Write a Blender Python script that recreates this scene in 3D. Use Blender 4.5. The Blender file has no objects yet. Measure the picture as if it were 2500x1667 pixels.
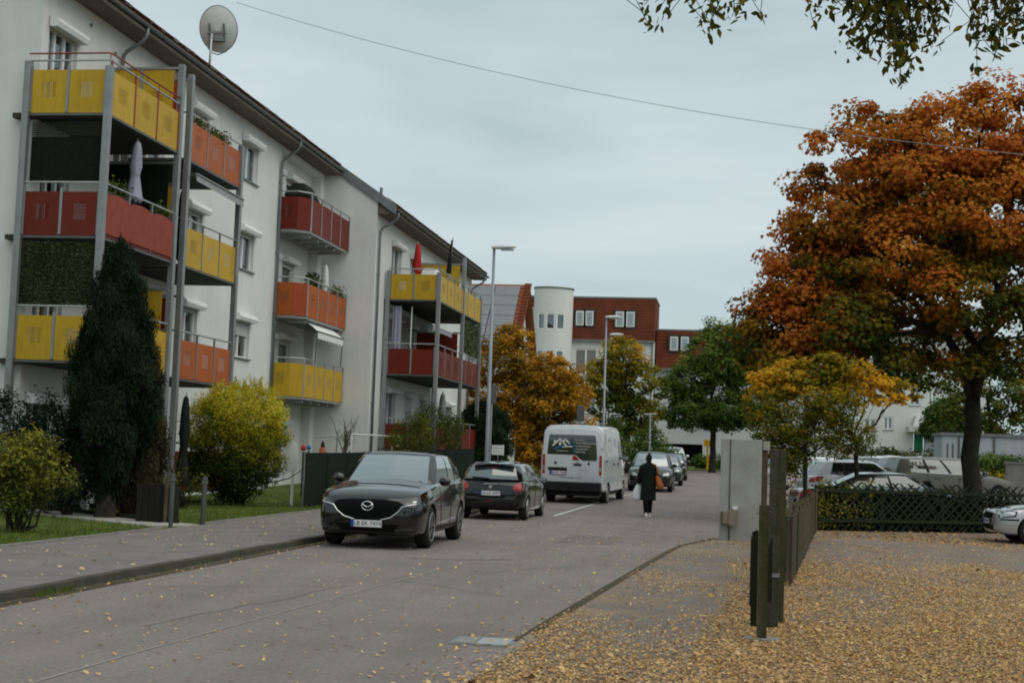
import bpy, bmesh, math, random
import numpy as np
from mathutils import Vector, Matrix
from mathutils.bvhtree import BVHTree

R = math.radians
scene = bpy.context.scene
COL = scene.collection

# ------------------------------------------------------------------ camera
def look_basis(pitch, roll, yaw):
    y, p, r = R(yaw), R(pitch), R(roll)
    fw = Vector((-math.sin(y)*math.cos(p), math.cos(y)*math.cos(p), math.sin(p)))
    rt = Vector((math.cos(y), math.sin(y), 0)); up = rt.cross(fw)
    return fw, math.cos(r)*rt+math.sin(r)*up, -math.sin(r)*rt+math.cos(r)*up
fw, rt, up = look_basis(4.53, 2.05, 9.05)
cam_data = bpy.data.cameras.new('camera'); cam_data.lens = 50; cam_data.sensor_width = 36
cam_data.sensor_fit = 'HORIZONTAL'; cam_data.clip_end = 3000; cam_data.clip_start = .1
cam = bpy.data.objects.new('camera', cam_data); COL.objects.link(cam)
M3 = Matrix((rt, up, -fw)).transposed()
cam.matrix_world = Matrix.Translation((0, 0, 1.65)) @ M3.to_4x4()
scene.camera = cam
scene.cycles.filter_width = 1.9
scene.render.resolution_x = 1024; scene.render.resolution_y = 682

# ------------------------------------------------------------------ sky, sun, exposure
SUN_EL, SUN_AZ = 58.0, 112.0          # azimuth clockwise from +Y: soft light from the open street side, right of the camera
world = bpy.data.worlds.new('World'); scene.world = world; world.use_nodes = True
nt = world.node_tree; nt.nodes.clear()
def wn(t, **k):
    n = nt.nodes.new(t)
    for a, b in k.items(): setattr(n, a, b)
    return n
out = wn('ShaderNodeOutputWorld'); bg = wn('ShaderNodeBackground'); bg.inputs['Strength'].default_value = 1.0
sky = wn('ShaderNodeTexSky', sky_type='NISHITA', sun_disc=False, sun_elevation=R(SUN_EL), sun_rotation=R(SUN_AZ))
sky.dust_density = 3.0; sky.air_density = 1.2
skl = wn('ShaderNodeVectorMath', operation='SCALE'); skl.inputs['Scale'].default_value = .10
tc = wn('ShaderNodeTexCoord'); mp = wn('ShaderNodeMapping'); mp.inputs['Scale'].default_value = (1.6, 1.6, 7.0)
n1 = wn('ShaderNodeTexNoise'); n1.inputs['Scale'].default_value = 1.5; n1.inputs['Detail'].default_value = 7; n1.inputs['Roughness'].default_value = .52
n1.inputs['Distortion'].default_value = .3
rp = wn('ShaderNodeValToRGB')
rp.color_ramp.elements[0].position = .33; rp.color_ramp.elements[0].color = (.425, .530, .560, 1)
rp.color_ramp.elements[1].position = .67; rp.color_ramp.elements[1].color = (.62, .705, .728, 1)
mx = wn('ShaderNodeMix', data_type='RGBA'); mx.inputs['Factor'].default_value = .90
nt.links.new(tc.outputs['Generated'], mp.inputs['Vector']); nt.links.new(mp.outputs[0], n1.inputs['Vector'])
nt.links.new(n1.outputs['Fac'], rp.inputs['Fac']); nt.links.new(sky.outputs[0], skl.inputs[0])
nt.links.new(skl.outputs[0], mx.inputs[6]); nt.links.new(rp.outputs[0], mx.inputs[7])
nt.links.new(mx.outputs[2], bg.inputs['Color']); nt.links.new(bg.outputs[0], out.inputs['Surface'])
sun_data = bpy.data.lights.new('sun', 'SUN'); sun_data.energy = 1.4; sun_data.angle = R(80); sun_data.color = (1, .925, .80)
sun = bpy.data.objects.new('sun', sun_data); COL.objects.link(sun)
_d = Vector((math.sin(R(SUN_AZ))*math.cos(R(SUN_EL)), math.cos(R(SUN_AZ))*math.cos(R(SUN_EL)), math.sin(R(SUN_EL))))
sun.rotation_euler = _d.to_track_quat('Z', 'Y').to_euler()
vs = scene.view_settings; vs.view_transform = 'Standard'; vs.look = 'None'; vs.exposure = 0.14; vs.gamma = 1.0; vs.use_curve_mapping = False

# ------------------------------------------------------------------ ground height
def sstep(a, b, x):
    t = min(1, max(0, (x-a)/(b-a))); return t*t*(3-2*t)
def zg(x, y):
    d = y-34
    z = 0 if d <= 0 else (.016*d*d/16 if d < 8 else .016*(d-4))
    if y > 125: z = .016*87
    z += .38*sstep(2.0, 5.0, x)*sstep(41.5, 47, y)
    z += 1.2*sstep(6, 14, x)*sstep(55, 80, y)
    return z

# ------------------------------------------------------------------ materials
MATS = {}
def new_mat(name):
    m = bpy.data.materials.new(name); m.use_nodes = True; t = m.node_tree
    b = next(n for n in t.nodes if n.type == 'BSDF_PRINCIPLED')
    MATS[name] = m
    return m, t, b
def lk(t, a, b): t.links.new(a, b)
def nd(t, typ, **k):
    n = t.nodes.new(typ)
    for a, b in k.items():
        if a in n.inputs: n.inputs[a].default_value = b
        else: setattr(n, a, b)
    return n
def c4(c, k=1.0): return (c[0]*k, c[1]*k, c[2]*k, 1)
def mat(name, col, rough=.7, var=.15, scale=3.0, bump=0.0, bscale=60, metal=0.0, spec=.2, coat=0.0, detail=6, col2=None, streak=0, lo=.3, hi=.7):
    """base colour with two scales of noise variation, optional vertical streaks and bump"""
    m, t, b = new_mat(name)
    b.inputs['Roughness'].default_value = rough; b.inputs['Metallic'].default_value = metal
    b.inputs['Specular IOR Level'].default_value = spec
    if coat: b.inputs['Coat Weight'].default_value = coat; b.inputs['Coat Roughness'].default_value = .04; b.inputs['Coat IOR'].default_value = 1.5
    tc = nd(t, 'ShaderNodeTexCoord')
    n = nd(t, 'ShaderNodeTexNoise', Scale=scale, Detail=detail, Roughness=.6); lk(t, tc.outputs['Object'], n.inputs['Vector'])
    r = nd(t, 'ShaderNodeValToRGB'); e = r.color_ramp.elements
    e[0].position = lo; e[1].position = hi
    c2 = col2 if col2 else tuple(c*(1+var) for c in col)
    e[0].color = c4(col, 1-var if not col2 else 1); e[1].color = c4(c2)
    lk(t, n.outputs['Fac'], r.inputs['Fac']); last = r.outputs[0]
    if streak:
        mp = nd(t, 'ShaderNodeMapping'); mp.inputs['Scale'].default_value = (2.2, 2.2, .12)
        lk(t, tc.outputs['Object'], mp.inputs['Vector'])
        n2 = nd(t, 'ShaderNodeTexNoise', Scale=1.6, Detail=7, Roughness=.7); lk(t, mp.outputs[0], n2.inputs['Vector'])
        r2 = nd(t, 'ShaderNodeValToRGB'); r2.color_ramp.elements[0].position = .42; r2.color_ramp.elements[1].position = .62
        r2.color_ramp.elements[0].color = (1-streak, 1-streak, 1-streak*1.1, 1); r2.color_ramp.elements[1].color = (1, 1, 1, 1)
        lk(t, n2.outputs['Fac'], r2.inputs['Fac'])
        mm = nd(t, 'ShaderNodeMix', data_type='RGBA', blend_type='MULTIPLY'); mm.inputs['Factor'].default_value = 1
        lk(t, last, mm.inputs[6]); lk(t, r2.outputs[0], mm.inputs[7]); last = mm.outputs[2]
    lk(t, last, b.inputs['Base Color'])
    if bump:
        nb = nd(t, 'ShaderNodeTexNoise', Scale=bscale, Detail=5, Roughness=.65); lk(t, tc.outputs['Object'], nb.inputs['Vector'])
        bp = nd(t, 'ShaderNodeBump', Strength=bump, Distance=.02); lk(t, nb.outputs['Fac'], bp.inputs['Height']); lk(t, bp.outputs[0], b.inputs['Normal'])
    return m
def leaf_mat(name, stops, trans=.3, rough=.6):
    m, t, b = new_mat(name)
    at = nd(t, 'ShaderNodeAttribute', attribute_name='tone')
    r = nd(t, 'ShaderNodeValToRGB'); els = r.color_ramp.elements
    while len(els) < len(stops): els.new(.5)
    for e, (p, c) in zip(els, stops): e.position = p; e.color = c4(c)
    lk(t, at.outputs['Fac'], r.inputs['Fac'])
    lk(t, r.outputs[0], b.inputs['Base Color']); b.inputs['Roughness'].default_value = rough; b.inputs['Specular IOR Level'].default_value = .08
    tr = nd(t, 'ShaderNodeBsdfTranslucent'); lk(t, r.outputs[0], tr.inputs['Color'])
    ms = nd(t, 'ShaderNodeMixShader'); ms.inputs[0].default_value = trans
    o = next(n for n in t.nodes if n.type == 'OUTPUT_MATERIAL')
    lk(t, b.outputs[0], ms.inputs[1]); lk(t, tr.outputs[0], ms.inputs[2]); lk(t, ms.outputs[0], o.inputs['Surface'])
    return m
def glass_mat(name, tint=(.02, .024, .024), refl=.3, through=False):
    m, t, b = new_mat(name)
    b.inputs['Base Color'].default_value = c4(tint); b.inputs['Roughness'].default_value = .2
    if through:
        b = nd(t, 'ShaderNodeBsdfTransparent'); b.inputs['Color'].default_value = c4(tint)
    g = nd(t, 'ShaderNodeBsdfGlossy'); g.inputs['Roughness'].default_value = .03; g.inputs['Color'].default_value = (.9, .95, .96, 1)
    tc = nd(t, 'ShaderNodeTexCoord'); n = nd(t, 'ShaderNodeTexNoise', Scale=1.3, Detail=2); lk(t, tc.outputs['Object'], n.inputs['Vector'])
    bp = nd(t, 'ShaderNodeBump', Strength=.05, Distance=.02); lk(t, n.outputs['Fac'], bp.inputs['Height']); lk(t, bp.outputs[0], g.inputs['Normal'])
    fr = nd(t, 'ShaderNodeFresnel', IOR=1.5)
    mr = nd(t, 'ShaderNodeMapRange'); mr.inputs['To Min'].default_value = refl; mr.inputs['To Max'].default_value = 1
    lk(t, fr.outputs[0], mr.inputs['Value'])
    ms = nd(t, 'ShaderNodeMixShader'); o = next(x for x in t.nodes if x.type == 'OUTPUT_MATERIAL')
    lk(t, mr.outputs[0], ms.inputs[0]); lk(t, b.outputs[0], ms.inputs[1]); lk(t, g.outputs[0], ms.inputs[2]); lk(t, ms.outputs[0], o.inputs['Surface'])
    return m
def panel_mat(name, col, perf=True):
    """powder-coated balcony sheet, a square field of punched holes in its middle"""
    m, t, b = new_mat(name)
    b.inputs['Roughness'].default_value = .5; b.inputs['Specular IOR Level'].default_value = .22
    tc = nd(t, 'ShaderNodeTexCoord'); n = nd(t, 'ShaderNodeTexNoise', Scale=2.2, Detail=6, Roughness=.65); lk(t, tc.outputs['Object'], n.inputs['Vector'])
    oi = nd(t, 'ShaderNodeObjectInfo')
    ad = nd(t, 'ShaderNodeMath', operation='MULTIPLY_ADD'); lk(t, oi.outputs['Random'], ad.inputs[0]); ad.inputs[1].default_value = .25; lk(t, n.outputs['Fac'], ad.inputs[2])
    r = nd(t, 'ShaderNodeValToRGB'); r.color_ramp.elements[0].position = .3; r.color_ramp.elements[1].position = .9
    r.color_ramp.elements[0].color = c4(col, .80); r.color_ramp.elements[1].color = c4(col, 1.12)
    lk(t, ad.outputs[0], r.inputs['Fac'])
    mpp = nd(t, 'ShaderNodeMapping'); mpp.inputs['Scale'].default_value = (9, 9, .7); lk(t, tc.outputs['Object'], mpp.inputs['Vector'])
    vo = nd(t, 'ShaderNodeVectorMath', operation='ADD'); lk(t, mpp.outputs[0], vo.inputs[0]); sc_ = nd(t, 'ShaderNodeVectorMath', operation='SCALE'); sc_.inputs['Scale'].default_value = .37; lk(t, oi.outputs['Location'], sc_.inputs[0]); lk(t, sc_.outputs[0], vo.inputs[1])
    ns = nd(t, 'ShaderNodeTexNoise', Scale=1.0, Detail=6, Roughness=.7); lk(t, vo.outputs[0], ns.inputs['Vector'])
    rs = nd(t, 'ShaderNodeValToRGB'); rs.color_ramp.elements[0].position = .36; rs.color_ramp.elements[1].position = .6; rs.color_ramp.elements[0].color = (.86, .85, .84, 1); rs.color_ramp.elements[1].color = (1, 1, 1, 1); lk(t, ns.outputs['Fac'], rs.inputs['Fac'])
    mg = nd(t, 'ShaderNodeMix', data_type='RGBA', blend_type='MULTIPLY'); mg.inputs['Factor'].default_value = 1; lk(t, r.outputs[0], mg.inputs[6]); lk(t, rs.outputs[0], mg.inputs[7]); lk(t, mg.outputs[2], b.inputs['Base Color'])
    if perf:
        sx = nd(t, 'ShaderNodeSeparateXYZ'); lk(t, tc.outputs['UV'], sx.inputs[0])
        def M(op, a, bb):
            q = nd(t, 'ShaderNodeMath', operation=op)
            for i, s in enumerate((a, bb)):
                if s is None: continue
                if isinstance(s, (int, float)): q.inputs[i].default_value = s
                else: lk(t, s, q.inputs[i])
            return q.outputs[0]
        masks = []
        for ax, lo_, hi_, cnt in ((sx.outputs[0], .30, .70, 22), (sx.outputs[1], .36, .74, 22)):
            ins = M('MULTIPLY', M('GREATER_THAN', ax, lo_), M('LESS_THAN', ax, hi_))
            fr = M('FRACT', M('MULTIPLY', ax, cnt), None)
            dot = M('LESS_THAN', M('ABSOLUTE', M('SUBTRACT', fr, .5), None), .27)
            masks.append(M('MULTIPLY', ins, dot))
        k = M('MULTIPLY', masks[0], masks[1])
        tr = nd(t, 'ShaderNodeBsdfTransparent'); ms = nd(t, 'ShaderNodeMixShader'); o = next(x for x in t.nodes if x.type == 'OUTPUT_MATERIAL')
        lk(t, k, ms.inputs[0]); lk(t, b.outputs[0], ms.inputs[1]); lk(t, tr.outputs[0], ms.inputs[2]); lk(t, ms.outputs[0], o.inputs['Surface'])
    return m

mat('render', (.725, .73, .715), .9, .06, .7, .4, 60, streak=.055)
mat('render_grey', (.54, .545, .54), .9, .05, .8, .25, 60, streak=.025)
mat('render_far', (.72, .72, .70), .9, .05, .5, .15, 30, streak=.02)
mat('soffit', (.15, .135, .11), .85, .15, 2)
mat('slab', (.38, .385, .37), .85, .12, 2.0, .2, 50, streak=.08); mat('slab_shaded', (.05, .055, .045), .85, .15, 2.0, .2, 50)  # second slab colour is darkened to carry the shade under tower balconies
mat('steel', (.30, .31, .315), .5, .12, 3, metal=.55, streak=.12)
mat('steel_dark', (.13, .135, .13), .5, .12, 3, metal=.4)
mat('rail_red', (.26, .055, .045), .5, .1, 3)
mat('rail', (.42, .43, .43), .4, .1, 3, metal=.6)
mat('zinc', (.22, .24, .245), .5, .15, 3, metal=.5, streak=.15)
mat('roof_tile', (.17, .070, .040), .85, .3, 3, .5, 12, col2=(.075, .050, .036)); mat('post_grey', (.085, .09, .088), .6, .15, 4, streak=.15); mat('box_brown', (.24, .195, .15), .8, .12, 5)
mat('mansard', (.135, .036, .018), .85, .25, .9, .3, 5)
mat('frame_white', (.78, .79, .79), .4, .03, 2)
mat('frame_dark', (.05, .045, .04), .5, .1, 2)
mat('shutter', (.60, .61, .60), .6, .05, 3)
mat('curtain', (.50, .50, .47), .9, .1, 8)
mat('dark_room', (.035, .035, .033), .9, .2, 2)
glass_mat('pane', (.72, .76, .76), .10, True); glass_mat('pane_far', (.20, .225, .235), .12); glass_mat('car_glass', (.012, .015, .014), .10)
glass_mat('rear_glass', (.03, .036, .037), .16); glass_mat('windscreen', (.07, .085, .088), .30)
panel_mat('panel_yellow', (.53, .335, .024)); panel_mat('panel_orange', (.41, .100, .020)); panel_mat('panel_red', (.15, .017, .008))
panel_mat('panel_red_plain', (.16, .018, .009), False); panel_mat('panel_yellow_plain', (.50, .315, .026), False); panel_mat('panel_orange_plain', (.36, .07, .018), False)
mat('cloth_lilac', (.34, .33, .42), .9, .12, 5); mat('cloth_dark', (.012, .016, .013), .9, .2, 5); mat('cloth_white', (.72, .72, .69), .9, .06, 5)
mat('cloth_red', (.42, .03, .03), .9, .15, 5); mat('cloth_grey', (.30, .30, .31), .9, .12, 5); mat('sheen_mouth_pink', (.27, .062, .045), .85, .1, 4)  # the pink paints sky sheen on red panels; also colours the mouth
mat('screen_dark', (.006, .011, .006), .95, .4, 14, .4, 40); mat('screen_green', (.003, .010, .005), .9, .25, 2, .3, 60)
mat('asphalt_pave', (.195, .172, .163), .92, .14, 1.2, .5, 130)
mat('kerb', (.095, .088, .074), .9, .25, 2.5, .4, 50, col2=(.055, .057, .036))
mat('kerb_grey', (.25, .235, .22), .9, .15, 3, .4, 60)
mat('dirt', (.075, .06, .04), .95, .3, 5, .5, 60)
mat('concrete', (.37, .36, .335), .9, .12, 2.4, .9, 45, streak=.07)
mat('path_stone', (.34, .325, .285), .9, .12, 3, .3, 60)
mat('soil_grass', (.055, .085, .018), .95, .35, .9, .6, 30, col2=(.105, .13, .028))
mat('line_paint', (.55, .55, .53), .8, .2, 6)
mat('seam', (.262, .24, .222), .9, .12, 5)
mat('wood_fence', (.105, .095, .055), .95, .3, 9, .8, 22, col2=(.06, .076, .028), streak=.5); mat('crack_dark', (.13, .115, .10), .95, .2, 9)
mat('wood_brown', (.10, .075, .05), .9, .3, 5, .6, 25, streak=.25)
mat('wood_dark', (.026, .028, .015), .9, .35, 5, .5, 25, col2=(.016, .024, .010)); mat('wood_weathered', (.10, .094, .075), .95, .3, 9, .8, 22, col2=(.06, .066, .04), streak=.5)
mat('bark', (.016, .015, .010), .95, .35, 5, 1.0, 12, col2=(.050, .044, .030)); mat('bark_grey', (.11, .095, .07), .95, .3, 5, .8, 18)
mat('lamp_pole', (.27, .30, .34), .5, .1, 1.5, metal=.35); mat('lamp_head', (.68, .70, .70), .35, .04, 3)
mat('sign_white', (.74, .75, .74), .5, .05, 5); mat('sign_black', (.02, .02, .02), .6, 0, 3)
mat('plate_white', (.72, .73, .72), .4, .03, 5); mat('plate_blue', (.02, .07, .32), .4, 0, 5); mat('plate_ink', (.012, .012, .012), .5, 0, 5)
def paint(name, c, metal=0, rough=.22): return mat(name, c, rough, .06, .8, metal=metal, coat=1.0, spec=.15)
paint('paint_black', (.005, .0048, .005), .0, .12); paint('paint_dark', (.004, .006, .0055), .0, .14); paint('paint_white', (.72, .74, .75)); paint('paint_silver', (.50, .52, .53), .6, .3)
paint('paint_anthracite', (.035, .04, .045), .3, .2); paint('paint_cream', (.17, .163, .135), .0, .4); paint('paint_vanwhite', (.70, .73, .75), 0, .35)
paint('paint_green', (.018, .022, .020), .2, .2)
mat('rubber', (.018, .018, .017), .85, .2, 6); mat('plastic_black', (.016, .017, .016), .55, .2, 6); mat('rim', (.34, .345, .34), .35, .1, 5, metal=.8)
mat('chrome', (.75, .76, .74), .14, .03, 5, metal=1.0); mat('tail_red', (.36, .012, .012), .15, .12, 9, coat=1); mat('tail_dark', (.10, .006, .006), .15, .1, 9, coat=1)
mat('lamp_clear', (.42, .44, .44), .1, .35, 14, metal=.5, coat=1); mat('lamp_smoke', (.07, .075, .07), .1, .5, 16, metal=.4, coat=1); mat('grille', (.004, .005, .004), .7, .2, 20, spec=.08)
mat('decal_white', (.78, .78, .76), .5, .03, 4); mat('decal_blue', (.04, .18, .42), .5, .05, 4); mat('decal_teal', (.02, .30, .32), .5, .05, 4); mat('decal_grey', (.42, .44, .46), .6, .15, 4)
mat('coat_black', (.009, .010, .009), .9, .25, 6, .3, 30); mat('trouser', (.006, .007, .006), .9, .2, 6); mat('skin', (.42, .25, .17), .6, .08, 5); mat('hair', (.020, .013, .009), .6, .3, 20)
mat('shoe', (.72, .69, .62), .7, .06, 8); mat('bag_brown', (.40, .115, .035), .55, .2, 7, .2, 20); mat('bag_white', (.74, .75, .77), .45, .06, 6, .3, 9)
mat('dish', (.66, .69, .67), .45, .08, 3); mat('ochre_paint', (.62, .34, .02), .6, .08, 4); mat('teal_door', (.02, .17, .10), .5, .1, 4)
mat('solar', (.17, .175, .19), .35, .1, 2, spec=.6); mat('tile_orange', (.25, .08, .038), .8, .25, 5, .4, 10)
mat('terracotta', (.36, .12, .05), .8, .15, 6); mat('shed_grey', (.42, .46, .50), .7, .06, 1.5, streak=.12)
mat('toy_blue', (.03, .16, .42), .5, .05, 3); mat('toy_yellow', (.5, .26, .03), .5, .1, 3); mat('bin_brown', (.016, .014, .009), .85, .25, 5)

# road and lot asphalt: worn, patched, with dust and fine stones
def asphalt(name, a, b_, brown, kb):
    m, t, b = new_mat(name); b.inputs['Roughness'].default_value = .93; b.inputs['Specular IOR Level'].default_value = .3
    tc = nd(t, 'ShaderNodeTexCoord')
    n1 = nd(t, 'ShaderNodeTexNoise', Scale=.35, Detail=6, Roughness=.6); n2 = nd(t, 'ShaderNodeTexNoise', Scale=70, Detail=4, Roughness=.75)
    mp = nd(t, 'ShaderNodeMapping'); mp.inputs['Scale'].default_value = (1.6, .12, 1)
    n3 = nd(t, 'ShaderNodeTexNoise', Scale=1.0, Detail=5, Roughness=.6)
    lk(t, tc.outputs['Object'], n1.inputs['Vector']); lk(t, tc.outputs['Object'], n2.inputs['Vector']); lk(t, tc.outputs['Object'], mp.inputs['Vector']); lk(t, mp.outputs[0], n3.inputs['Vector'])
    r1 = nd(t, 'ShaderNodeValToRGB'); r1.color_ramp.elements[0].position = .35; r1.color_ramp.elements[1].position = .65
    r1.color_ramp.elements[0].color = c4(a); r1.color_ramp.elements[1].color = c4(b_); lk(t, n1.outputs['Fac'], r1.inputs['Fac'])
    r3 = nd(t, 'ShaderNodeValToRGB'); r3.color_ramp.elements[0].position = .40; r3.color_ramp.elements[1].position = .62
    r3.color_ramp.elements[0].color = (.93, .925, .92, 1); r3.color_ramp.elements[1].color = (1.05, 1.05, 1.05, 1); lk(t, n3.outputs['Fac'], r3.inputs['Fac'])
    r2 = nd(t, 'ShaderNodeValToRGB'); r2.color_ramp.elements[0].position = .33; r2.color_ramp.elements[1].position = .72
    r2.color_ramp.elements[0].color = (.66, .65, .64, 1); r2.color_ramp.elements[1].color = (1.36, 1.34, 1.30, 1); lk(t, n2.outputs['Fac'], r2.inputs['Fac'])
    m1 = nd(t, 'ShaderNodeMix', data_type='RGBA', blend_type='MULTIPLY'); m1.inputs['Factor'].default_value = 1
    m2 = nd(t, 'ShaderNodeMix', data_type='RGBA', blend_type='MULTIPLY'); m2.inputs['Factor'].default_value = 1
    lk(t, r1.outputs[0], m1.inputs[6]); lk(t, r3.outputs[0], m1.inputs[7]); lk(t, m1.outputs[2], m2.inputs[6]); lk(t, r2.outputs[0], m2.inputs[7])
    n4 = nd(t, 'ShaderNodeTexNoise', Scale=.8, Detail=8, Roughness=.7); lk(t, tc.outputs['Object'], n4.inputs['Vector'])
    r4 = nd(t, 'ShaderNodeValToRGB'); r4.color_ramp.elements[0].position = .45; r4.color_ramp.elements[1].position = .7
    r4.color_ramp.elements[0].color = (0, 0, 0, 1); r4.color_ramp.elements[1].color = (kb, kb, kb, 1); lk(t, n4.outputs['Fac'], r4.inputs['Fac'])
    n5 = nd(t, 'ShaderNodeTexNoise', Scale=19, Detail=5, Roughness=.7); lk(t, tc.outputs['Object'], n5.inputs['Vector'])
    r5 = nd(t, 'ShaderNodeValToRGB'); r5.color_ramp.elements[0].position = .36; r5.color_ramp.elements[1].position = .66
    r5.color_ramp.elements[0].color = (.80, .79, .78, 1); r5.color_ramp.elements[1].color = (1.16, 1.155, 1.15, 1); lk(t, n5.outputs['Fac'], r5.inputs['Fac'])
    m5 = nd(t, 'ShaderNodeMix', data_type='RGBA', blend_type='MULTIPLY'); m5.inputs['Factor'].default_value = 1; lk(t, m2.outputs[2], m5.inputs[6]); lk(t, r5.outputs[0], m5.inputs[7])
    m3 = nd(t, 'ShaderNodeMix', data_type='RGBA'); lk(t, r4.outputs[0], m3.inputs['Factor']); lk(t, m5.outputs[2], m3.inputs[6]); m3.inputs[7].default_value = c4(brown)
    lk(t, m3.outputs[2], b.inputs['Base Color'])
    bp = nd(t, 'ShaderNodeBump', Strength=.5, Distance=.01); lk(t, n2.outputs['Fac'], bp.inputs['Height']); lk(t, bp.outputs[0], b.inputs['Normal'])
asphalt('asphalt_road', (.194, .169, .163), (.235, .207, .200), (.23, .192, .17), .45)
asphalt('asphalt_lot', (.175, .151, .137), (.215, .188, .171), (.28, .195, .115), .8)

asphalt('asphalt_patch', (.158, .140, .130), (.188, .168, .157), (.18, .155, .135), .3)

for b_ in MATS['paint_black'].node_tree.nodes:
    if b_.type == 'BSDF_PRINCIPLED': b_.inputs['Coat IOR'].default_value = 1.6
for b_ in MATS['paint_cream'].node_tree.nodes:
    if b_.type == 'BSDF_PRINCIPLED': b_.inputs['Coat Weight'].default_value = .4
# ------------------------------------------------------------------ mesh helpers
class MB:
    def __init__(s): s.v = []; s.f = []; s.mi = []
    def vert(s, p): s.v.append(tuple(p)); return len(s.v)-1
    def face(s, pts, m=0):
        i0 = len(s.v); s.v += [tuple(p) for p in pts]; s.f.append(tuple(range(i0, i0+len(pts)))); s.mi.append(m); return s
    def box(s, x0, x1, y0, y1, z0, z1, m=0):
        i = len(s.v); s.v += [(x0,y0,z0),(x1,y0,z0),(x1,y1,z0),(x0,y1,z0),(x0,y0,z1),(x1,y0,z1),(x1,y1,z1),(x0,y1,z1)]
        for q in ((0,3,2,1),(4,5,6,7),(0,1,5,4),(1,2,6,5),(2,3,7,6),(3,0,4,7)): s.f.append(tuple(i+k for k in q)); s.mi.append(m)
        return s
    def hexa(s, p, m=0):
        i = len(s.v); s.v += [tuple(q) for q in p]
        for q in ((0,3,2,1),(4,5,6,7),(0,1,5,4),(1,2,6,5),(2,3,7,6),(3,0,4,7)): s.f.append(tuple(i+k for k in q)); s.mi.append(m)
        return s
    def bar(s, a, b, w, h, upv=(0,0,1), m=0):
        a, b = Vector(a), Vector(b); d = (b-a).normalized(); u = Vector(upv); sd = d.cross(u)
        if sd.length < 1e-4: sd = d.cross(Vector((1,0,0)))
        sd.normalize(); u = sd.cross(d).normalized()
        P = []
        for e in (a, b):
            P += [e-sd*w/2-u*h/2, e+sd*w/2-u*h/2, e+sd*w/2+u*h/2, e-sd*w/2+u*h/2]
        i = len(s.v); s.v += [tuple(q) for q in P]
        for q in ((3,2,1,0),(4,5,6,7),(0,1,5,4),(1,2,6,5),(2,3,7,6),(3,0,4,7)): s.f.append(tuple(i+k for k in q)); s.mi.append(m)
        return s
    def tube(s, pts, rad, n=8, m=0, cap=True):
        pts = [Vector(p) for p in pts]; k = len(pts)
        if not isinstance(rad, (list, tuple)): rad = [rad]*k
        rings = []; prev = None
        for i, p in enumerate(pts):
            d = (pts[min(i+1,k-1)]-pts[max(i-1,0)])
            d = d.normalized() if d.length > 1e-9 else Vector((0,0,1))
            if prev is None:
                a = d.orthogonal().normalized()
            else:
                a = prev-d*prev.dot(d); a = a.normalized() if a.length > 1e-6 else d.orthogonal().normalized()
            prev = a; b = d.cross(a)
            i0 = len(s.v)
            for j in range(n):
                t = 2*math.pi*j/n; s.v.append(tuple(p+(a*math.cos(t)+b*math.sin(t))*rad[i]))
            rings.append(i0)
        for q in range(k-1):
            for j in range(n):
                s.f.append((rings[q]+j, rings[q]+(j+1)%n, rings[q+1]+(j+1)%n, rings[q+1]+j)); s.mi.append(m)
        if cap:
            s.f.append(tuple(rings[0]+j for j in reversed(range(n)))); s.mi.append(m)
            s.f.append(tuple(rings[-1]+j for j in range(n))); s.mi.append(m)
        return s
    def lathe(s, prof, n=16, org=(0,0,0), axis='Z', m=0):
        o = Vector(org); k = len(prof); i0 = len(s.v)
        for r, h in prof:
            for j in range(n):
                t = 2*math.pi*j/n; c, q = r*math.cos(t), r*math.sin(t)
                p = {'Z': (c,q,h), 'X': (h,c,q), 'Y': (q,h,c)}[axis]; s.v.append(tuple(o+Vector(p)))
        for a in range(k-1):
            for j in range(n):
                s.f.append((i0+a*n+j, i0+a*n+(j+1)%n, i0+(a+1)*n+(j+1)%n, i0+(a+1)*n+j)); s.mi.append(m)
        s.f.append(tuple(i0+j for j in reversed(range(n)))); s.mi.append(m)
        s.f.append(tuple(i0+(k-1)*n+j for j in range(n))); s.mi.append(m)
        return s
    def grid(s, P, m=0, close_u=False):
        """P[i][j] rows of points"""
        i0 = len(s.v); a, b = len(P), len(P[0])
        for row in P: s.v += [tuple(p) for p in row]
        for i in range(a-1):
            for j in range(b-1 if not close_u else b):
                s.f.append((i0+i*b+j, i0+i*b+(j+1)%b, i0+(i+1)*b+(j+1)%b, i0+(i+1)*b+j)); s.mi.append(m)
        return s
    def mesh(s, name, mats, smooth=False, angle=None):
        me = bpy.data.meshes.new(name); me.from_pydata(s.v, [], s.f)
        for q in (mats if isinstance(mats, (list, tuple)) else [mats]): me.materials.append(MATS[q] if isinstance(q, str) else q)
        me.polygons.foreach_set('material_index', s.mi)
        if smooth:
            me.polygons.foreach_set('use_smooth', [True]*len(s.f))
            if angle:
                bm = bmesh.new(); bm.from_mesh(me); bmesh.ops.remove_doubles(bm, verts=bm.verts, dist=1e-4)
                bmesh.ops.recalc_face_normals(bm, faces=bm.faces); bm.to_mesh(me); bm.free()
                me.set_sharp_from_angle(angle=R(angle))
        me.update(); return me
    def build(s, name, mats, parent=None, smooth=False, angle=None, bevel=0):
        return put(name, s.mesh(name, mats, smooth, angle), parent, bevel=bevel)
def put(name, me, parent=None, loc=None, rot=None, bevel=0):
    o = bpy.data.objects.new(name, me); COL.objects.link(o)
    if loc is not None: o.location = loc
    if rot is not None: o.rotation_euler = rot
    if parent is not None:
        o.parent = parent
        if parent.get('_w') is not None: o.matrix_parent_inverse = Matrix.Translation(-Vector(parent.location))
    if bevel:
        b = o.modifiers.new('bevel', 'BEVEL'); b.width = bevel; b.segments = 2; b.limit_method = 'ANGLE'
    return o
WORLDROOTS = []
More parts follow.
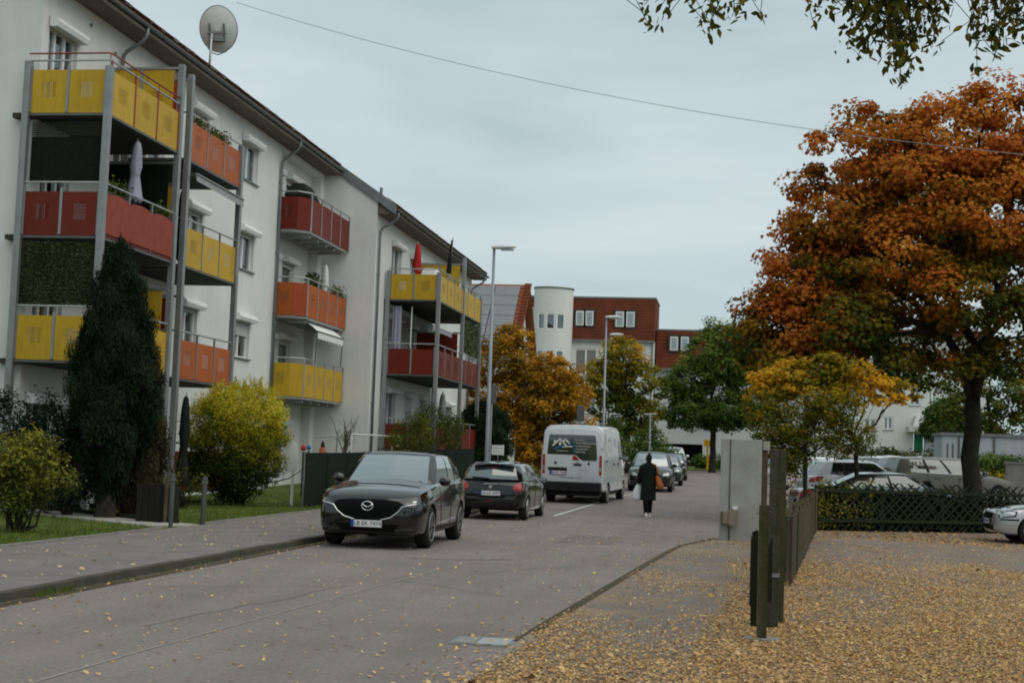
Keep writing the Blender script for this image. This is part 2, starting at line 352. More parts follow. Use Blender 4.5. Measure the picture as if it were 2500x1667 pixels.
def thing(name, label, cat, loc=(0,0,0), group=None, world=True):
    o = bpy.data.objects.new(name, None); COL.objects.link(o); o.location = loc; o.empty_display_size = .2
    o['label'] = label; o['category'] = cat
    if group: o['group'] = group
    if world: o['_w'] = 1; WORLDROOTS.append(o)
    return o
def tag(o, label, cat, group=None):
    o['label'] = label; o['category'] = cat
    if group: o['group'] = group
    return o
def struct(o): o['kind'] = 'structure'; return o
def stuff(o, label=None, cat=None):
    o['kind'] = 'stuff'
    if label: o['label'] = label
    if cat: o['category'] = cat
    return o
def copy_tree(o, parent=None):
    c = o.copy(); COL.objects.link(c); c.parent = parent
    if parent is not None: c.matrix_parent_inverse = o.matrix_parent_inverse.copy()
    for ch in o.children: copy_tree(ch, c)
    return c
TXT = {}
def text_mesh(s, size, mname, ext=.002):
    k = (s, size, mname)
    if k in TXT: return TXT[k]
    cu = bpy.data.curves.new('lettering', 'FONT'); cu.body = s; cu.size = size; cu.extrude = ext; cu.align_x = 'CENTER'; cu.align_y = 'CENTER'; cu.resolution_u = 2
    ob = bpy.data.objects.new('lettering_tmp', cu); COL.objects.link(ob)
    dg = bpy.context.evaluated_depsgraph_get(); me = bpy.data.meshes.new_from_object(ob.evaluated_get(dg))
    bpy.data.objects.remove(ob); bpy.data.curves.remove(cu)
    me.materials.clear(); me.materials.append(MATS[mname]); TXT[k] = me; return me

# ------------------------------------------------------------------ leaves and trees
SH = {
 'kite': ([(0,-.5,0),(.34,-.05,.07),(0,.5,0),(-.34,-.05,.07)], [(0,1,2,3)]),
 'maple': ([(0,-.42,0),(.30,-.30,.04),(.50,.06,.09),(.20,.12,.03),(0,.55,-.04),(-.20,.12,.03),(-.50,.06,.09),(-.30,-.30,.04)], [(0,1,2,3,4,5,6,7)]),
 'lance': ([(0,-.5,0),(.14,-.30,.03),(.215,0,.05),(.13,.28,.02),(0,.55,-.05),(-.13,.28,.02),(-.215,0,.05),(-.14,-.30,.03)], [(0,1,2,3,4),(0,4,5,6,7)]),
 'needle': ([(-.16,-.5,0),(.16,-.5,0),(.10,.2,.03),(0,.6,.08),(-.10,.2,.03)], [(0,1,2,3,4)]),
 'blade': ([(-.05,0,0),(.05,0,0),(0,1,.12)], [(0,1,2)]),
}
def leaves(name, P, N, size, tone, mname, parent=None, shape='kite', T=None, rng=None):
    P = np.asarray(P, float); n = len(P); rng = rng or np.random.default_rng(1)
    N = np.asarray(N, float); N /= np.linalg.norm(N, axis=1, keepdims=True)+1e-9
    if T is None: T = rng.normal(size=(n,3))
    T = T-N*(T*N).sum(1, keepdims=True); T /= np.linalg.norm(T, axis=1, keepdims=True)+1e-9
    B = np.cross(N, T); V, F = SH[shape]; V = np.array(V); k = len(V); size = np.broadcast_to(np.asarray(size, float), (n,))
    W = (P[:,None,:] + size[:,None,None]*(V[None,:,0,None]*B[:,None,:] + V[None,:,1,None]*T[:,None,:] + V[None,:,2,None]*N[:,None,:])).reshape(-1,3)
    me = bpy.data.meshes.new(name); me.vertices.add(n*k); me.vertices.foreach_set('co', W.ravel())
    fl = [np.arange(n)[:,None]*k+np.array(f)[None,:] for f in F]
    # faces interleaved leaf by leaf
    loops = np.concatenate(fl, axis=1).ravel(); sizes = np.tile([len(f) for f in F], n)
    me.loops.add(len(loops)); me.loops.foreach_set('vertex_index', loops.astype(np.int32))
    me.polygons.add(len(sizes)); me.polygons.foreach_set('loop_start', np.concatenate([[0], np.cumsum(sizes)[:-1]]).astype(np.int32))
    me.polygons.foreach_set('loop_total', sizes.astype(np.int32))
    at = me.attributes.new('tone', 'FLOAT', 'FACE'); at.data.foreach_set('value', np.repeat(np.clip(np.broadcast_to(tone,(n,)),0,1), len(F)).astype(np.float32))
    me.materials.append(MATS[mname]); me.update(calc_edges=True); me.validate()
    return put(name, me, parent)
def crown_points(blobs, nclump, per, cr, rng, flat=.5, shell=.55, up=.9, droop=0, outw=.9, rough=.55):
    """leaf clumps spread through ellipsoid blobs; returns points, normals, clump id, clump centres"""
    vol = np.array([b[3]*b[4]*b[5] for b in blobs]); pick = rng.choice(len(blobs), nclump, p=vol/vol.sum())
    d = rng.normal(size=(nclump,3)); d /= np.linalg.norm(d,axis=1,keepdims=True)
    r = shell+(1-shell)*rng.random(nclump)**.6
    B = np.array(blobs)[pick]; C = B[:,:3]+d*r[:,None]*B[:,3:6]
    cid = np.repeat(np.arange(nclump), per); q = rng.normal(size=(nclump*per,3))
    q /= np.linalg.norm(q,axis=1,keepdims=True); q *= rng.random((nclump*per,1))**.33
    cs = cr*(.6+.8*rng.random(nclump)); P = C[cid]+q*np.stack([cs,cs,cs*flat],1)[cid]
    N = rng.normal(size=P.shape)*rough+np.array([0,0,up])+d[cid]*.4+q*outw
    return P, N, cid, C
def limb(mb, a, b, r0, r1, rng, seg=5, wob=.08, sag=0, n=7):
    a, b = np.array(a, float), np.array(b, float); L = np.linalg.norm(b-a); pts = []; rad = []
    for i in range(seg+1):
        t = i/seg; p = a+(b-a)*t
        if 0 < i < seg: p = p+rng.normal(size=3)*wob*L*np.array([1,1,.5])
        p = p+np.array([0,0,sag*L*4*t*(1-t)])
        pts.append(p); rad.append(r0+(r1-r0)*t**.8)
    mb.tube(pts, rad, n); return pts
def tree(name, label, base, trunk_h, trunk_r, blobs, nclump, per, cr, size, mname, tonef, seed, shape='kite', bark='bark', flat=.5, shell=.55, twigs=3, group=None, up=.9, lean=(0,0), droop=False, main=5):
    rng = np.random.default_rng(seed); root = thing(name, label, 'tree', base, group)
    x, y, z = base; mb = MB(); top = (x+lean[0], y+lean[1], z+trunk_h)
    fl = [(x, y, z-.25, 1.5), (x, y, z+.05, 1.25), (x, y, z+.35, 1.02)]
    pts = [(p[0],p[1],p[2]) for p in fl]; rad = [trunk_r*p[3] for p in fl]
    for i in range(1,5):
        t = i/4; pts.append((x+lean[0]*t+rng.normal()*trunk_r*.18, y+lean[1]*t+rng.normal()*trunk_r*.18, z+.35+(trunk_h-.35)*t)); rad.append(trunk_r*(1-.18*t))
    mb.tube(pts, rad, 12)
    mains = []
    for bi, b in enumerate(blobs):
        c = np.array(b[:3]); e = c+np.array([0,0,b[5]*.15])
        if bi < main:
            st = np.array(top)+np.array([0,0,-.12*trunk_h*rng.random()]); lp = limb(mb, st, e, trunk_r*.52, trunk_r*.20, rng, 6, .05, .05, 8); mains += lp[2:5]
        else:
            st = min(mains, key=lambda p: np.linalg.norm((np.array(p)-c)*[1,1,1.4])+(.0 if p[2] < c[2]+.5 else 2)); lp = limb(mb, st, e, trunk_r*.28, trunk_r*.10, rng, 6, .05, .03, 7)
        for k in range(twigs*2):
            s = lp[rng.integers(2, len(lp))]; d = rng.normal(size=3); d /= np.linalg.norm(d); d[2] = d[2]*.5+.25
            q = c+d*np.array(b[3:6])*.85; tp = limb(mb, s, q, trunk_r*.17, trunk_r*.03, rng, 4, .07, .03, 5)
            for kk in range(2):
                d2 = rng.normal(size=3); d2 /= np.linalg.norm(d2)
                limb(mb, tp[2+kk], np.array(tp[2+kk])+d2*np.array(b[3:6])*.45, trunk_r*.06, trunk_r*.015, rng, 3, .06, 0, 4)
    mb.build('trunk', bark, root, smooth=True)
    P, N, cid, C = crown_points(blobs, nclump, per, cr, rng, flat, shell, up)
    ctone = rng.normal(size=len(C))*.13; tn = tonef(P, C, cid, rng)+ctone[cid]+rng.normal(size=len(P))*.07
    T = None
    if droop: T = rng.normal(size=P.shape)*.5+np.array([0,0,-1.0])
    cr_ = leaves('crown', P, N, size*(.7+.6*rng.random(len(P))), tn, mname, root, shape, T, rng)
    return root
def shrub(name, label, base, blobs, n, per, cr, size, mname, tonef, seed, shape='kite', cat='shrub', stems=9, group=None, flat=.9, shell=.5, up=.6, stem_r=.018, bark='bark'):
    rng = np.random.default_rng(seed); root = thing(name, label, cat, base, group); x, y, z = base; mb = MB()
    for i in range(stems):
        b = blobs[rng.integers(len(blobs))]; d = rng.normal(size=3)*.5
        e = np.array(b[:3])+d*np.array(b[3:6])
        limb(mb, (x+rng.normal()*.10*b[3], y+rng.normal()*.10*b[3], z-.05), e, stem_r*1.6, stem_r*.4, rng, 5, .06, 0, 5)
    mb.build('stem', bark, root, smooth=True)
    P, N, cid, C = crown_points(blobs, n, per, cr, rng, flat, shell, up); keep = P[:,2] > z+.02
    P, N, cid = P[keep], N[keep], cid[keep]
    ctone = rng.normal(size=len(C))*.12; tn = tonef(P, C, cid, rng)+ctone[cid]+rng.normal(size=len(P))*.07
    leaves('foliage', P, N, size*(.7+.6*rng.random(len(P))), tn, mname, root, shape, None, rng)
    return root

# ------------------------------------------------------------------ walls and windows
def wall_faces(mb, o, u, v, W, Hh, holes, depth, nrm, m=0):
    """rectangular wall o + s*u + t*v with rectangular holes (s0,s1,t0,t1); reveals go inwards"""
    o, u, v, nrm = Vector(o), Vector(u), Vector(v), Vector(nrm)
    S = sorted({0, W, *[h[0] for h in holes], *[h[1] for h in holes]}); T = sorted({0, Hh, *[h[2] for h in holes], *[h[3] for h in holes]})
    flip = u.cross(v).dot(nrm) < 0
    def q(a): mb.face(a[::-1] if flip else a, m)
    P = lambda s, t, d=0: o+u*s+v*t-nrm*d
    for i in range(len(S)-1):
        for j in range(len(T)-1):
            sc, tc_ = (S[i]+S[i+1])/2, (T[j]+T[j+1])/2
            if any(h[0] < sc < h[1] and h[2] < tc_ < h[3] for h in holes): continue
            q([P(S[i],T[j]), P(S[i+1],T[j]), P(S[i+1],T[j+1]), P(S[i],T[j+1])])
    for s0,s1,t0,t1 in holes:
        q([P(s0,t0), P(s0,t0,depth), P(s1,t0,depth), P(s1,t0)]); q([P(s0,t1,depth), P(s0,t1), P(s1,t1), P(s1,t1,depth)])
        q([P(s0,t0,depth), P(s0,t0), P(s0,t1), P(s0,t1,depth)]); q([P(s1,t0), P(s1,t0,depth), P(s1,t1,depth), P(s1,t1)])
def window(parent, o, u, v, nrm, w, h, depth=.14, cells=2, box=False, sill=True, shut=0.0, frame='frame_white', glass='pane', curtain=0, fw_=.06, trans=None):
    """a framed window set into a hole whose lower-left corner on the wall face is o"""
    o, u, v, nrm = Vector(o), Vector(u).normalized(), Vector(v).normalized(), Vector(nrm).normalized()
    P = lambda s, t, d: o+u*s+v*t-nrm*d
    mb = MB()
    def bx(s0, s1, t0, t1, d0, d1, b=mb):
        b.hexa([P(s0,t0,d0), P(s1,t0,d0), P(s1,t0,d1), P(s0,t0,d1), P(s0,t1,d0), P(s1,t1,d0), P(s1,t1,d1), P(s0,t1,d1)])
    d0, d1 = depth-.05, depth+.02
    bx(.003, fw_, .003, h-.003, d0, d1); bx(w-fw_, w-.003, .003, h-.003, d0, d1); bx(fw_, w-fw_, .003, fw_, d0, d1); bx(fw_, w-fw_, h-fw_, h-.003, d0, d1)
    for c in range(1, cells):
        s = w*c/cells; bx(s-fw_*.7, s+fw_*.7, fw_, h-fw_, d0, d1)
    if trans: bx(fw_, w-fw_, trans-fw_*.5, trans+fw_*.5, d0+.004, d1-.004)
    f = mb.build('window', frame, parent)
    g = MB(); bx(fw_*.5, w-fw_*.5, fw_*.5, h-fw_*.5, depth, depth+.012, g); g.build('pane', glass, f)
    if curtain:
        c_ = MB(); ww = w*curtain; n = 10
        c_.grid([[P(w-ww+ww*i/n-.01, t, depth+.05+(.012 if i % 2 else -.012)) for i in range(n+1)] for t in (fw_, h-fw_)]); c_.build('curtain', 'curtain', f)
    if sill:
        s_ = MB(); bx(-.06, w+.06, -.05, -.004, -.07, depth-.055, s_); s_.build('sill', 'zinc', f)
    if box:
        b_ = MB(); n = 6; prof = [(-.02, 0), (-.22, 0), (-.26, .10), (-.22, .20), (-.12, .25), (-.02, .25)]
        A = [P(-.06, h+t-.05, d) for d, t in prof]; B_ = [P(w+.10, h+t-.05, d) for d, t in prof]
        b_.face(A); b_.face(B_[::-1])
        for i in range(len(prof)): j = (i+1) % len(prof); b_.face([A[i], B_[i], B_[j], A[j]])
        b_.build('shutter_box', 'frame_white', f)
    if shut:
        k = int(h*shut/.055); s_ = MB()
        for i in range(k):
            t = h-i*.055; bx(.03, w-.03, t-.05, t-.004, depth-.085, depth-.06, s_)
        s_.build('roller_shutter', 'shutter', f)
    return f
PANELS = {}
def panel_mesh(w, h, mname):
    k = (round(w,3), round(h,3), mname)
    if k in PANELS: return PANELS[k]
    mb = MB().box(-w/2, w/2, -.008, .008, 0, h); me = mb.mesh('panel', mname)
    uv = me.uv_layers.new(name='UVMap')
    for l in me.loops:
        c = me.vertices[l.vertex_index].co; uv.data[l.index].uv = ((c.x+w/2)/w, c.z/h)
    PANELS[k] = me; return me
def panel(parent, a, b, z, h, mname, gap=.03, name='panel'):
    """sheet between plan points a and b"""
    a, b = Vector((*a, 0)), Vector((*b, 0)); d = b-a; w = d.length-2*gap
    c = (a+b)/2; return put(name, panel_mesh(w, h, mname), parent, loc=(c.x, c.y, z), rot=(0, 0, math.atan2(d.y, d.x)))
def umbrella(name, label, x, y, z, h, r, mname, tilt=0.0, group=None, foot=0.0):
    """closed parasol: folds of cloth hanging round a pole"""
    root = thing(name, label, 'parasol', (x, y, z), group); rng = np.random.default_rng(int(h*100+x*7))
    mb = MB(); mb.tube([(x, y, z-foot), (x+tilt*h, y, z+h+.05)], .02, 8); mb.build('pole', 'steel', root, smooth=True)
    cl = MB(); prof = [(.015,1.0),(.35,.96),(.55,.85),(.72,.62),(.55,.50),(.62,.42),(1.0,.18),(1.12,.10),(.95,.08)]; n = 16; rows = []
    for k, (rr, t) in enumerate(prof):
        zz = z+h*t; row = []
        for j in range(n):
            a = 2*math.pi*j/n; q = r*rr*(1+(.22 if j % 2 else -.16)*(0.3 if k == 0 else 1)+.05*rng.normal())
            row.append((x+tilt*h*t+q*math.cos(a), y+q*math.sin(a), zz+(.05*h*(j % 2) if k > 6 else 0)))
        rows.append(row)
    cl.grid(rows, close_u=True); cl.build('canopy', mname, root, smooth=True)
    st = MB(); st.tube([(x+tilt*h*.5+r*.62*math.cos(a), y+r*.62*math.sin(a), z+h*.5) for a in [2*math.pi*i/10 for i in range(11)]], .012, 5, cap=False); st.build('strap', mname, root)
    return root
def flower_box(name, label, a, b, z, seed, bloom=None, hang=.12, hgt=.22, mname='leaf_green'):
    root = thing(name, label, 'planter', (a[0], a[1], z)); rng = np.random.default_rng(seed); A, B = np.array([*a, z]), np.array([*b, z])
    mb = MB(); mb.bar(A+[0,0,.07], B+[0,0,.07], .16, .14); mb.build('trough', 'wood_brown', root)
    L = np.linalg.norm(B-A); n = int(170*L); t = rng.random(n); P = A+(B-A)*t[:,None]+rng.normal(size=(n,3))*[.08,.08,.07]+[0,0,.14+hgt*.3]
    P[:,2] += (np.sin(t*17+seed)*.5+.5)*hgt*rng.random(n); k = rng.random(n) < .25; P[k,2] -= hang*rng.random(k.sum())*2
    leaves('foliage', P, rng.normal(size=(n,3))+[0,0,.6], .09, .35+.5*rng.random(n), mname, root, 'kite', None, rng)
    if bloom:
        m = int(26*L); t = rng.random(m); P = A+(B-A)*t[:,None]+rng.normal(size=(m,3))*[.09,.09,.05]+[0,0,.2+hgt*.5]
        leaves('flower', P, rng.normal(size=(m,3)), .08, rng.random(m), bloom, root, 'kite', None, rng)
    return root
leaf_mat('leaf_green', [(0,(0.0156,0.0286,0.0104)),(.5,(0.0650,0.1105,0.0260)),(1,(0.1690,0.2080,0.0455))])
leaf_mat('leaf_bloom_red', [(0,(.35,.05,.03)),(1,(.5,.16,.08))]); leaf_mat('leaf_bloom_pink', [(0,(.42,.14,.13)),(1,(.6,.4,.36))])
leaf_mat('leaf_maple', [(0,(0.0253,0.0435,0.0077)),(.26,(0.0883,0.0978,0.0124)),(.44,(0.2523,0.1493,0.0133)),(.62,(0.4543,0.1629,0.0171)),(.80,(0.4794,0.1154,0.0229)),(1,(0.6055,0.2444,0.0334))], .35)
leaf_mat('leaf_gold', [(0,(0.0700,0.0700,0.0112)),(.35,(0.2380,0.1470,0.0140)),(.65,(0.4760,0.2310,0.0168)),(1,(0.6720,0.3780,0.0420))], .35)
leaf_mat('leaf_goldgreen', [(0,(0.0290,0.0493,0.0093)),(.35,(0.1015,0.1232,0.0139)),(.65,(0.2900,0.2248,0.0186)),(.85,(0.6090,0.3697,0.0232)),(1,(0.8000,0.4495,0.0348))], .42)
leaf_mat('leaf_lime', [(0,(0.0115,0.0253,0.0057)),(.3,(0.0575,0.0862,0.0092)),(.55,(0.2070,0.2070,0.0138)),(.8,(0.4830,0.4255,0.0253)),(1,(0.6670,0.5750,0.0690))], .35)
leaf_mat('leaf_conifer', [(0,(.004,.009,.004)),(.5,(.009,.022,.009)),(1,(.022,.042,.014))], .1)
leaf_mat('leaf_conifer_brown', [(0,(.014,.014,.007)),(.5,(.035,.032,.014)),(1,(.06,.05,.02))], .1)
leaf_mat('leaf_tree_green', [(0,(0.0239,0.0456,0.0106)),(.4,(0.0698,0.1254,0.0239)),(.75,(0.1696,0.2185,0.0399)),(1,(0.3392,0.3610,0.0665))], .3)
leaf_mat('leaf_bush', [(0,(0.0243,0.0378,0.0086)),(.4,(0.0810,0.1013,0.0173)),(.75,(0.2295,0.2160,0.0324)),(1,(0.4590,0.4050,0.0648))], .3)
leaf_mat('leaf_litter', [(0,(0.1700,0.0908,0.0392)),(.3,(0.3683,0.2097,0.0860)),(.6,(0.5949,0.3702,0.1643)),(.88,(0.7600,0.5521,0.2973)),(1,(0.7600,0.6009,0.1253))], .15, .75)
leaf_mat('leaf_pale', [(0,(.38,.26,.12)),(1,(.62,.50,.30))], .15, .75)
leaf_mat('leaf_hang', [(0,(0.0372,0.0507,0.0118)),(.45,(0.1014,0.1048,0.0169)),(.8,(0.2535,0.1859,0.0237)),(1,(0.5070,0.3718,0.0338))], .4)
leaf_mat('grass', [(0,(0.0403,0.0713,0.0092)),(.5,(0.0978,0.1437,0.0184)),(1,(0.1955,0.2300,0.0414))], .3, .7)
leaf_mat('reed', [(0,(.02,.035,.014)),(.5,(.055,.075,.03)),(.8,(.11,.13,.06)),(1,(.24,.25,.15))], .2)
# ================================================================== GROUND
YS = [-12, 0, 6, 12, 18, 24, 28, 32, 34, 36, 38, 40, 42, 44, 46, 48, 52, 56, 60, 65, 70, 75, 80, 90, 100, 110, 118, 125]
KR = [(-12, -2.6), (6, -2.05), (10.2, -1.91), (13.8, -1.78), (18.3, -1.54), (23.3, -1.27), (27.7, -1.02), (30.6, -.45), (34, .3), (38, .9), (44, 1.2), (60, 1.6), (80, 1.8), (125, 2.2)]
def kr(y):
    for (a, xa), (b, xb) in zip(KR, KR[1:]):
        if a <= y <= b: return xa+(xb-xa)*(y-a)/(b-a)
    return KR[-1][1]
def sheet(name, xs_of_y, ys, dz, m, nx=1):
    rows = []
    for y in ys:
        a, b = xs_of_y(y); rows.append([(a+(b-a)*i/nx, y, zg(a+(b-a)*i/nx, y)+dz) for i in range(nx+1)])
    return MB().grid(rows).build(name, m, smooth=True)
g = MB(); xs = [-900, -300, -120, -60, -30, -16, -10, -4, 0, 2, 3, 4, 5, 6, 8, 10, 12, 14, 20, 40, 120, 300, 900]
ys = [-60, -12]+YS[1:]+[160, 250, 500, 1200]
g.grid([[(x, y, zg(x, y)-.12) for x in xs] for y in ys]); struct(g.build('ground', 'soil_grass', smooth=True))
struct(sheet('road', lambda y: (-7.18, kr(y)), YS, 0, 'asphalt_road', 4))
lot = [y for y in YS if y <= 70]
LX = [i/10 for i in range(11)]
struct(sheet('parking_lot', lambda y: (kr(y)+.02, 26), lot, .012, 'asphalt_lot', 24))
struct(sheet('pavement', lambda y: (-10.15, -7.29), YS, .088, 'asphalt_pave', 1))
struct(sheet('lawn', lambda y: (-60, -10.15), YS, .085, 'soil_grass', 8))
# long seam of a road repair, a paler strip
def strip(name, pts, w, dz, m, parent=None):
    mb = MB(); rows = []
    for i, (x, y) in enumerate(pts):
        a = pts[max(i-1, 0)]; b = pts[min(i+1, len(pts)-1)]; d = Vector((b[0]-a[0], b[1]-a[1])).normalized(); n = Vector((-d.y, d.x))*w/2
        rows.append([(x+n.x, y+n.y, zg(x, y)+dz), (x-n.x, y-n.y, zg(x, y)+dz)])
    mb.grid(rows); return mb.build(name, m, parent)
road = bpy.data.objects['road']
strip('seam', [(-4.75, 6), (-4.6, 10.7), (-4.42, 14), (-4.3, 16.2), (-4.09, 19.6), (-3.7, 22.6), (-3.2, 26), (-2.6, 30), (-1.9, 34.1)], .035, .004, 'seam', road)
strip('seam', [(-3.6, 19.2), (-2.9, 20.9), (-2.2, 21.6)], .04, .004, 'seam', road)
strip('seam', [(-4.9, 21.6), (-4.2, 21.75), (-3.4, 22.3)], .05, .005, 'crack_dark', road)
rq = random.Random(9)
def crack(x, y, dx, dy, n, w=.012):
    P = [(x, y)]
    for i in range(n): P.append((P[-1][0]+dx+rq.uniform(-.06, .06), P[-1][1]+dy+rq.uniform(-.06, .06)))
    strip('crack', P, w, .0035, 'crack_dark', road)
for a in ((-6.6, 15.5, .16, .10, 14), (-5.2, 12.2, .05, .3, 16), (-2.6, 16.5, -.14, .12, 12), (-3.3, 26, .12, .22, 14), (-5.6, 29.6, .2, .05, 12), (-3.9, 33, .04, .35, 14)): crack(*a)
for (xa, xb, ya, yb_) in ((-3.4, -2.3, 27.2, 30.2),): MB().grid([[(xa, ya, .0025), (xb, ya+.06, .0025)], [(xa+.05, yb_, .0025), (xb, yb_-.04, .0025)]]).build('repair_patch', 'asphalt_patch', road)
strip('bay_line', [(-4.83, 38.6), (-4.44, 47.6)], .11, .006, 'line_paint', road)
strip('bay_line', [(-4.4, 52.3), (-3.4, 58.0)], .10, .006, 'line_paint', road)
strip('bay_line', [(-7.1, 40.3), (-4.75, 40.45)], .10, .007, 'line_paint', road)
strip('gutter_dirt', [(-7.05, 2), (-7.06, 14), (-7.05, 24), (-7.04, 34), (-7.05, 60)], .16, .005, 'dirt', road)
strip('edge_dirt', [(kr(y)-.02, y) for y in (12.6, 14, 16, 18, 20, 22, 24, 26, 28, 30, 31)], .11, .018, 'dirt', road)
# kerb stones
kb = MB().box(-.055, .055, -.495, .495, -.25, 0).mesh('kerb_stone', 'kerb'); rng = random.Random(3)
kroot = thing('kerb', 'dark mossy kerb stones along the left edge of the road', 'kerb', (-7.24, 12, 0))
for i in range(62):
    y = 3.5+i; put('kerb_stone', kb, kroot, loc=(-7.24+rng.uniform(-.006, .006), y, zg(-7.2, y)+.10+rng.uniform(-.006, .006)), rot=(0, rng.uniform(-.02, .02), rng.uniform(-.006, .006)), bevel=.015)
kb2 = MB().box(-.05, .05, -.49, .49, -.2, 0).mesh('kerb_stone', 'kerb_grey')
kroot = thing('kerb', 'pale flush kerb stones half under leaves on the right of the road', 'kerb', (-1.9, 9, 0))
for i in range(9):
    y = 4.6+i; put('kerb_stone', kb2, kroot, loc=(kr(y)+.02, y, .022+rng.uniform(-.003, .003)), rot=(0, 0, -(kr(y+.5)-kr(y-.5))), bevel=.012)
# edge stones of lawn
eb = MB().box(-.03, .03, -.49, .49, -.2, 0).mesh('edging_stone', 'kerb_grey')
kroot = thing('lawn_edging', 'thin grey edging stones between lawn and pavement', 'edging', (-10.17, 20, 0))
for i in range(40):
    y = 6+i
    if 24.4 < y < 26.6: continue
    put('edging_stone', eb, kroot, loc=(-10.17, y, zg(-10, y)+.125+rng.uniform(-.004, .004)))
# garden path of slabs with dark edging
proot = thing('garden_path', 'pale slab path from the pavement between two grey posts', 'path', (-10.2, 25.5, .1))
sl = MB().box(-.36, .36, -.55, .55, -.05, 0).mesh('slab', 'path_stone')
for i in range(9):
    t = i/8; x = -10.55-t*5.9; y = 25.55+t*4.1
    put('slab', sl, proot, loc=(x, y, .118+rng.uniform(-.004, .004)), rot=(0, 0, -.606), bevel=.01)
mb = MB()
for sgn in (.62,):
    mb.bar((-10.2-.35*sgn, 25.3+.95*sgn, .14), (-16.4-.35*sgn, 29.6+.95*sgn, .14), .06, .12)
mb.build('edging_board', 'wood_dark', proot)
# manhole plate and drain
mr = thing('drain_cover', 'square grey steel cover in the road beside the right kerb', 'drain cover', (-2.15, 12.5, 0))
MB().box(-2.42, -1.86, 12.24, 12.76, -.1, .008).build('frame', 'zinc', mr)
MB().box(-2.37, -2.20, 12.29, 12.71, -.1, .013).build('lid', 'kerb_grey', mr); MB().box(-2.185, -1.91, 12.29, 12.71, -.1, .013).build('lid', 'rail', mr)
# ---- fallen leaves
rng = np.random.default_rng(11)
def scatter(n, x0, x1, y0, y1, dens, size, name, label, mname, dz=.016, tones=(.56, .17), lift=.012, flat=1.0):
    y = y0+(y1-y0)*rng.random(n)**1.25; x = x0+(x1-x0)*rng.random(n); k = rng.random(n) < dens(x, y); x, y = x[k], y[k]; n = len(x)
    z = np.array([zg(a, b) if b > 34 else 0.0 for a, b in zip(x, y)])+dz+lift*rng.random(n)
    N = rng.normal(size=(n, 3))*.30+[0, 0, flat]
    o = leaves(name, np.stack([x, y, z], 1), N, size*(.45+1.3*rng.random(n)**1.6), tones[0]+tones[1]*rng.normal(size=n), mname, None, 'kite', None, rng)
    return stuff(o, label, 'leaves')
_a = rng.random((40, 2))*6.28
def blot(x, y, s, o=0):
    v = 0
    for i in range(6): v = v+np.sin(x*s*(1+.45*i)*math.cos(_a[i+o, 0])+y*s*.6*(1+.45*i)*math.sin(_a[i+o, 0])+_a[i+o, 1]*3)/(1+.35*i)
    return v
def dens_lot(x, y):
    kx = np.interp(y, [k[0] for k in KR], [k[1] for k in KR])
    v = blot(x, y, 1.3)*.16
    near = np.clip((19-y)/9, 0, 1); right = np.clip((x+.2)/.7, 0, 1)
    d = .10+.72*np.clip(near*1.3-.08+v, 0, 1)+.55*right*np.clip((27-y)/9, 0, 1)
    d = d+.35*np.exp(-((x-(.4+.073*(y-14)))/.45)**2)*np.clip((30-y)/10, 0, 1)
    d = np.where((x < -.1) & (y > 15.5), d*.28, d); d = np.where((x > .6) & (x < 1.9) & (y > 15.3) & (y < 20), d*.42, d)
    d = np.where(x < -.3, d*(.62+.38*np.clip((11.5-y)/2, 0, 1)), d); d = np.where(y > 25, d*.42, d)+v*.35
    return np.where(x > kx-.02, np.clip(d, .03, 1), 0)
scatter(800000, -2.3, 7.5, 7.5, 38, dens_lot, .0265, 'leaf_litter', 'thick carpet of dry yellow-brown fallen leaves on the parking lot', 'leaf_litter')
scatter(2600, -2.0, 7.5, 7.5, 30, lambda x, y: np.clip(dens_lot(x, y), 0, .9), .052, 'broad_leaves', 'larger curled brown and yellow leaves lying on the litter', 'leaf_litter', .03, (.45, .3), .02, .8)
def dens_road(x, y):
    kx = np.interp(y, [k[0] for k in KR], [k[1] for k in KR])
    d = .06+.5*np.exp(-((x-kx+.1)/.28)**2)*np.clip((15-y)/3, 0.06, 1)+.25*np.exp(-((x+6.98)/.14)**2)+.10*np.exp(-((x-kx+.1)/.12)**2)
    d = d+.05*np.clip((14-y)/6, 0, 1)
    return np.where((x < kx) & (x > -7.15), d, 0)
scatter(46000, -7.2, 1.2, 7.5, 45, dens_road, .036, 'scattered_leaves', 'loose pale leaves strewn over the road surface', 'leaf_litter', .006, (.72, .2), .012)
scatter(1100, -10.1, -7.4, 10, 34, lambda x, y: .5+0*x, .05, 'pavement_leaves', 'few pale leaves on the left pavement', 'leaf_pale', .108, (.6, .3), .008)
scatter(5000, 2.0, 8, 33, 38.6, lambda x, y: np.clip(.25+.9*np.exp(-((y-37.4-.5*(x-2.2))/.6)**2), 0, 1), .07, 'fence_leaves', 'reddish leaves gathered along the foot of the lattice fence', 'leaf_litter', .018, (.33, .16), .02)
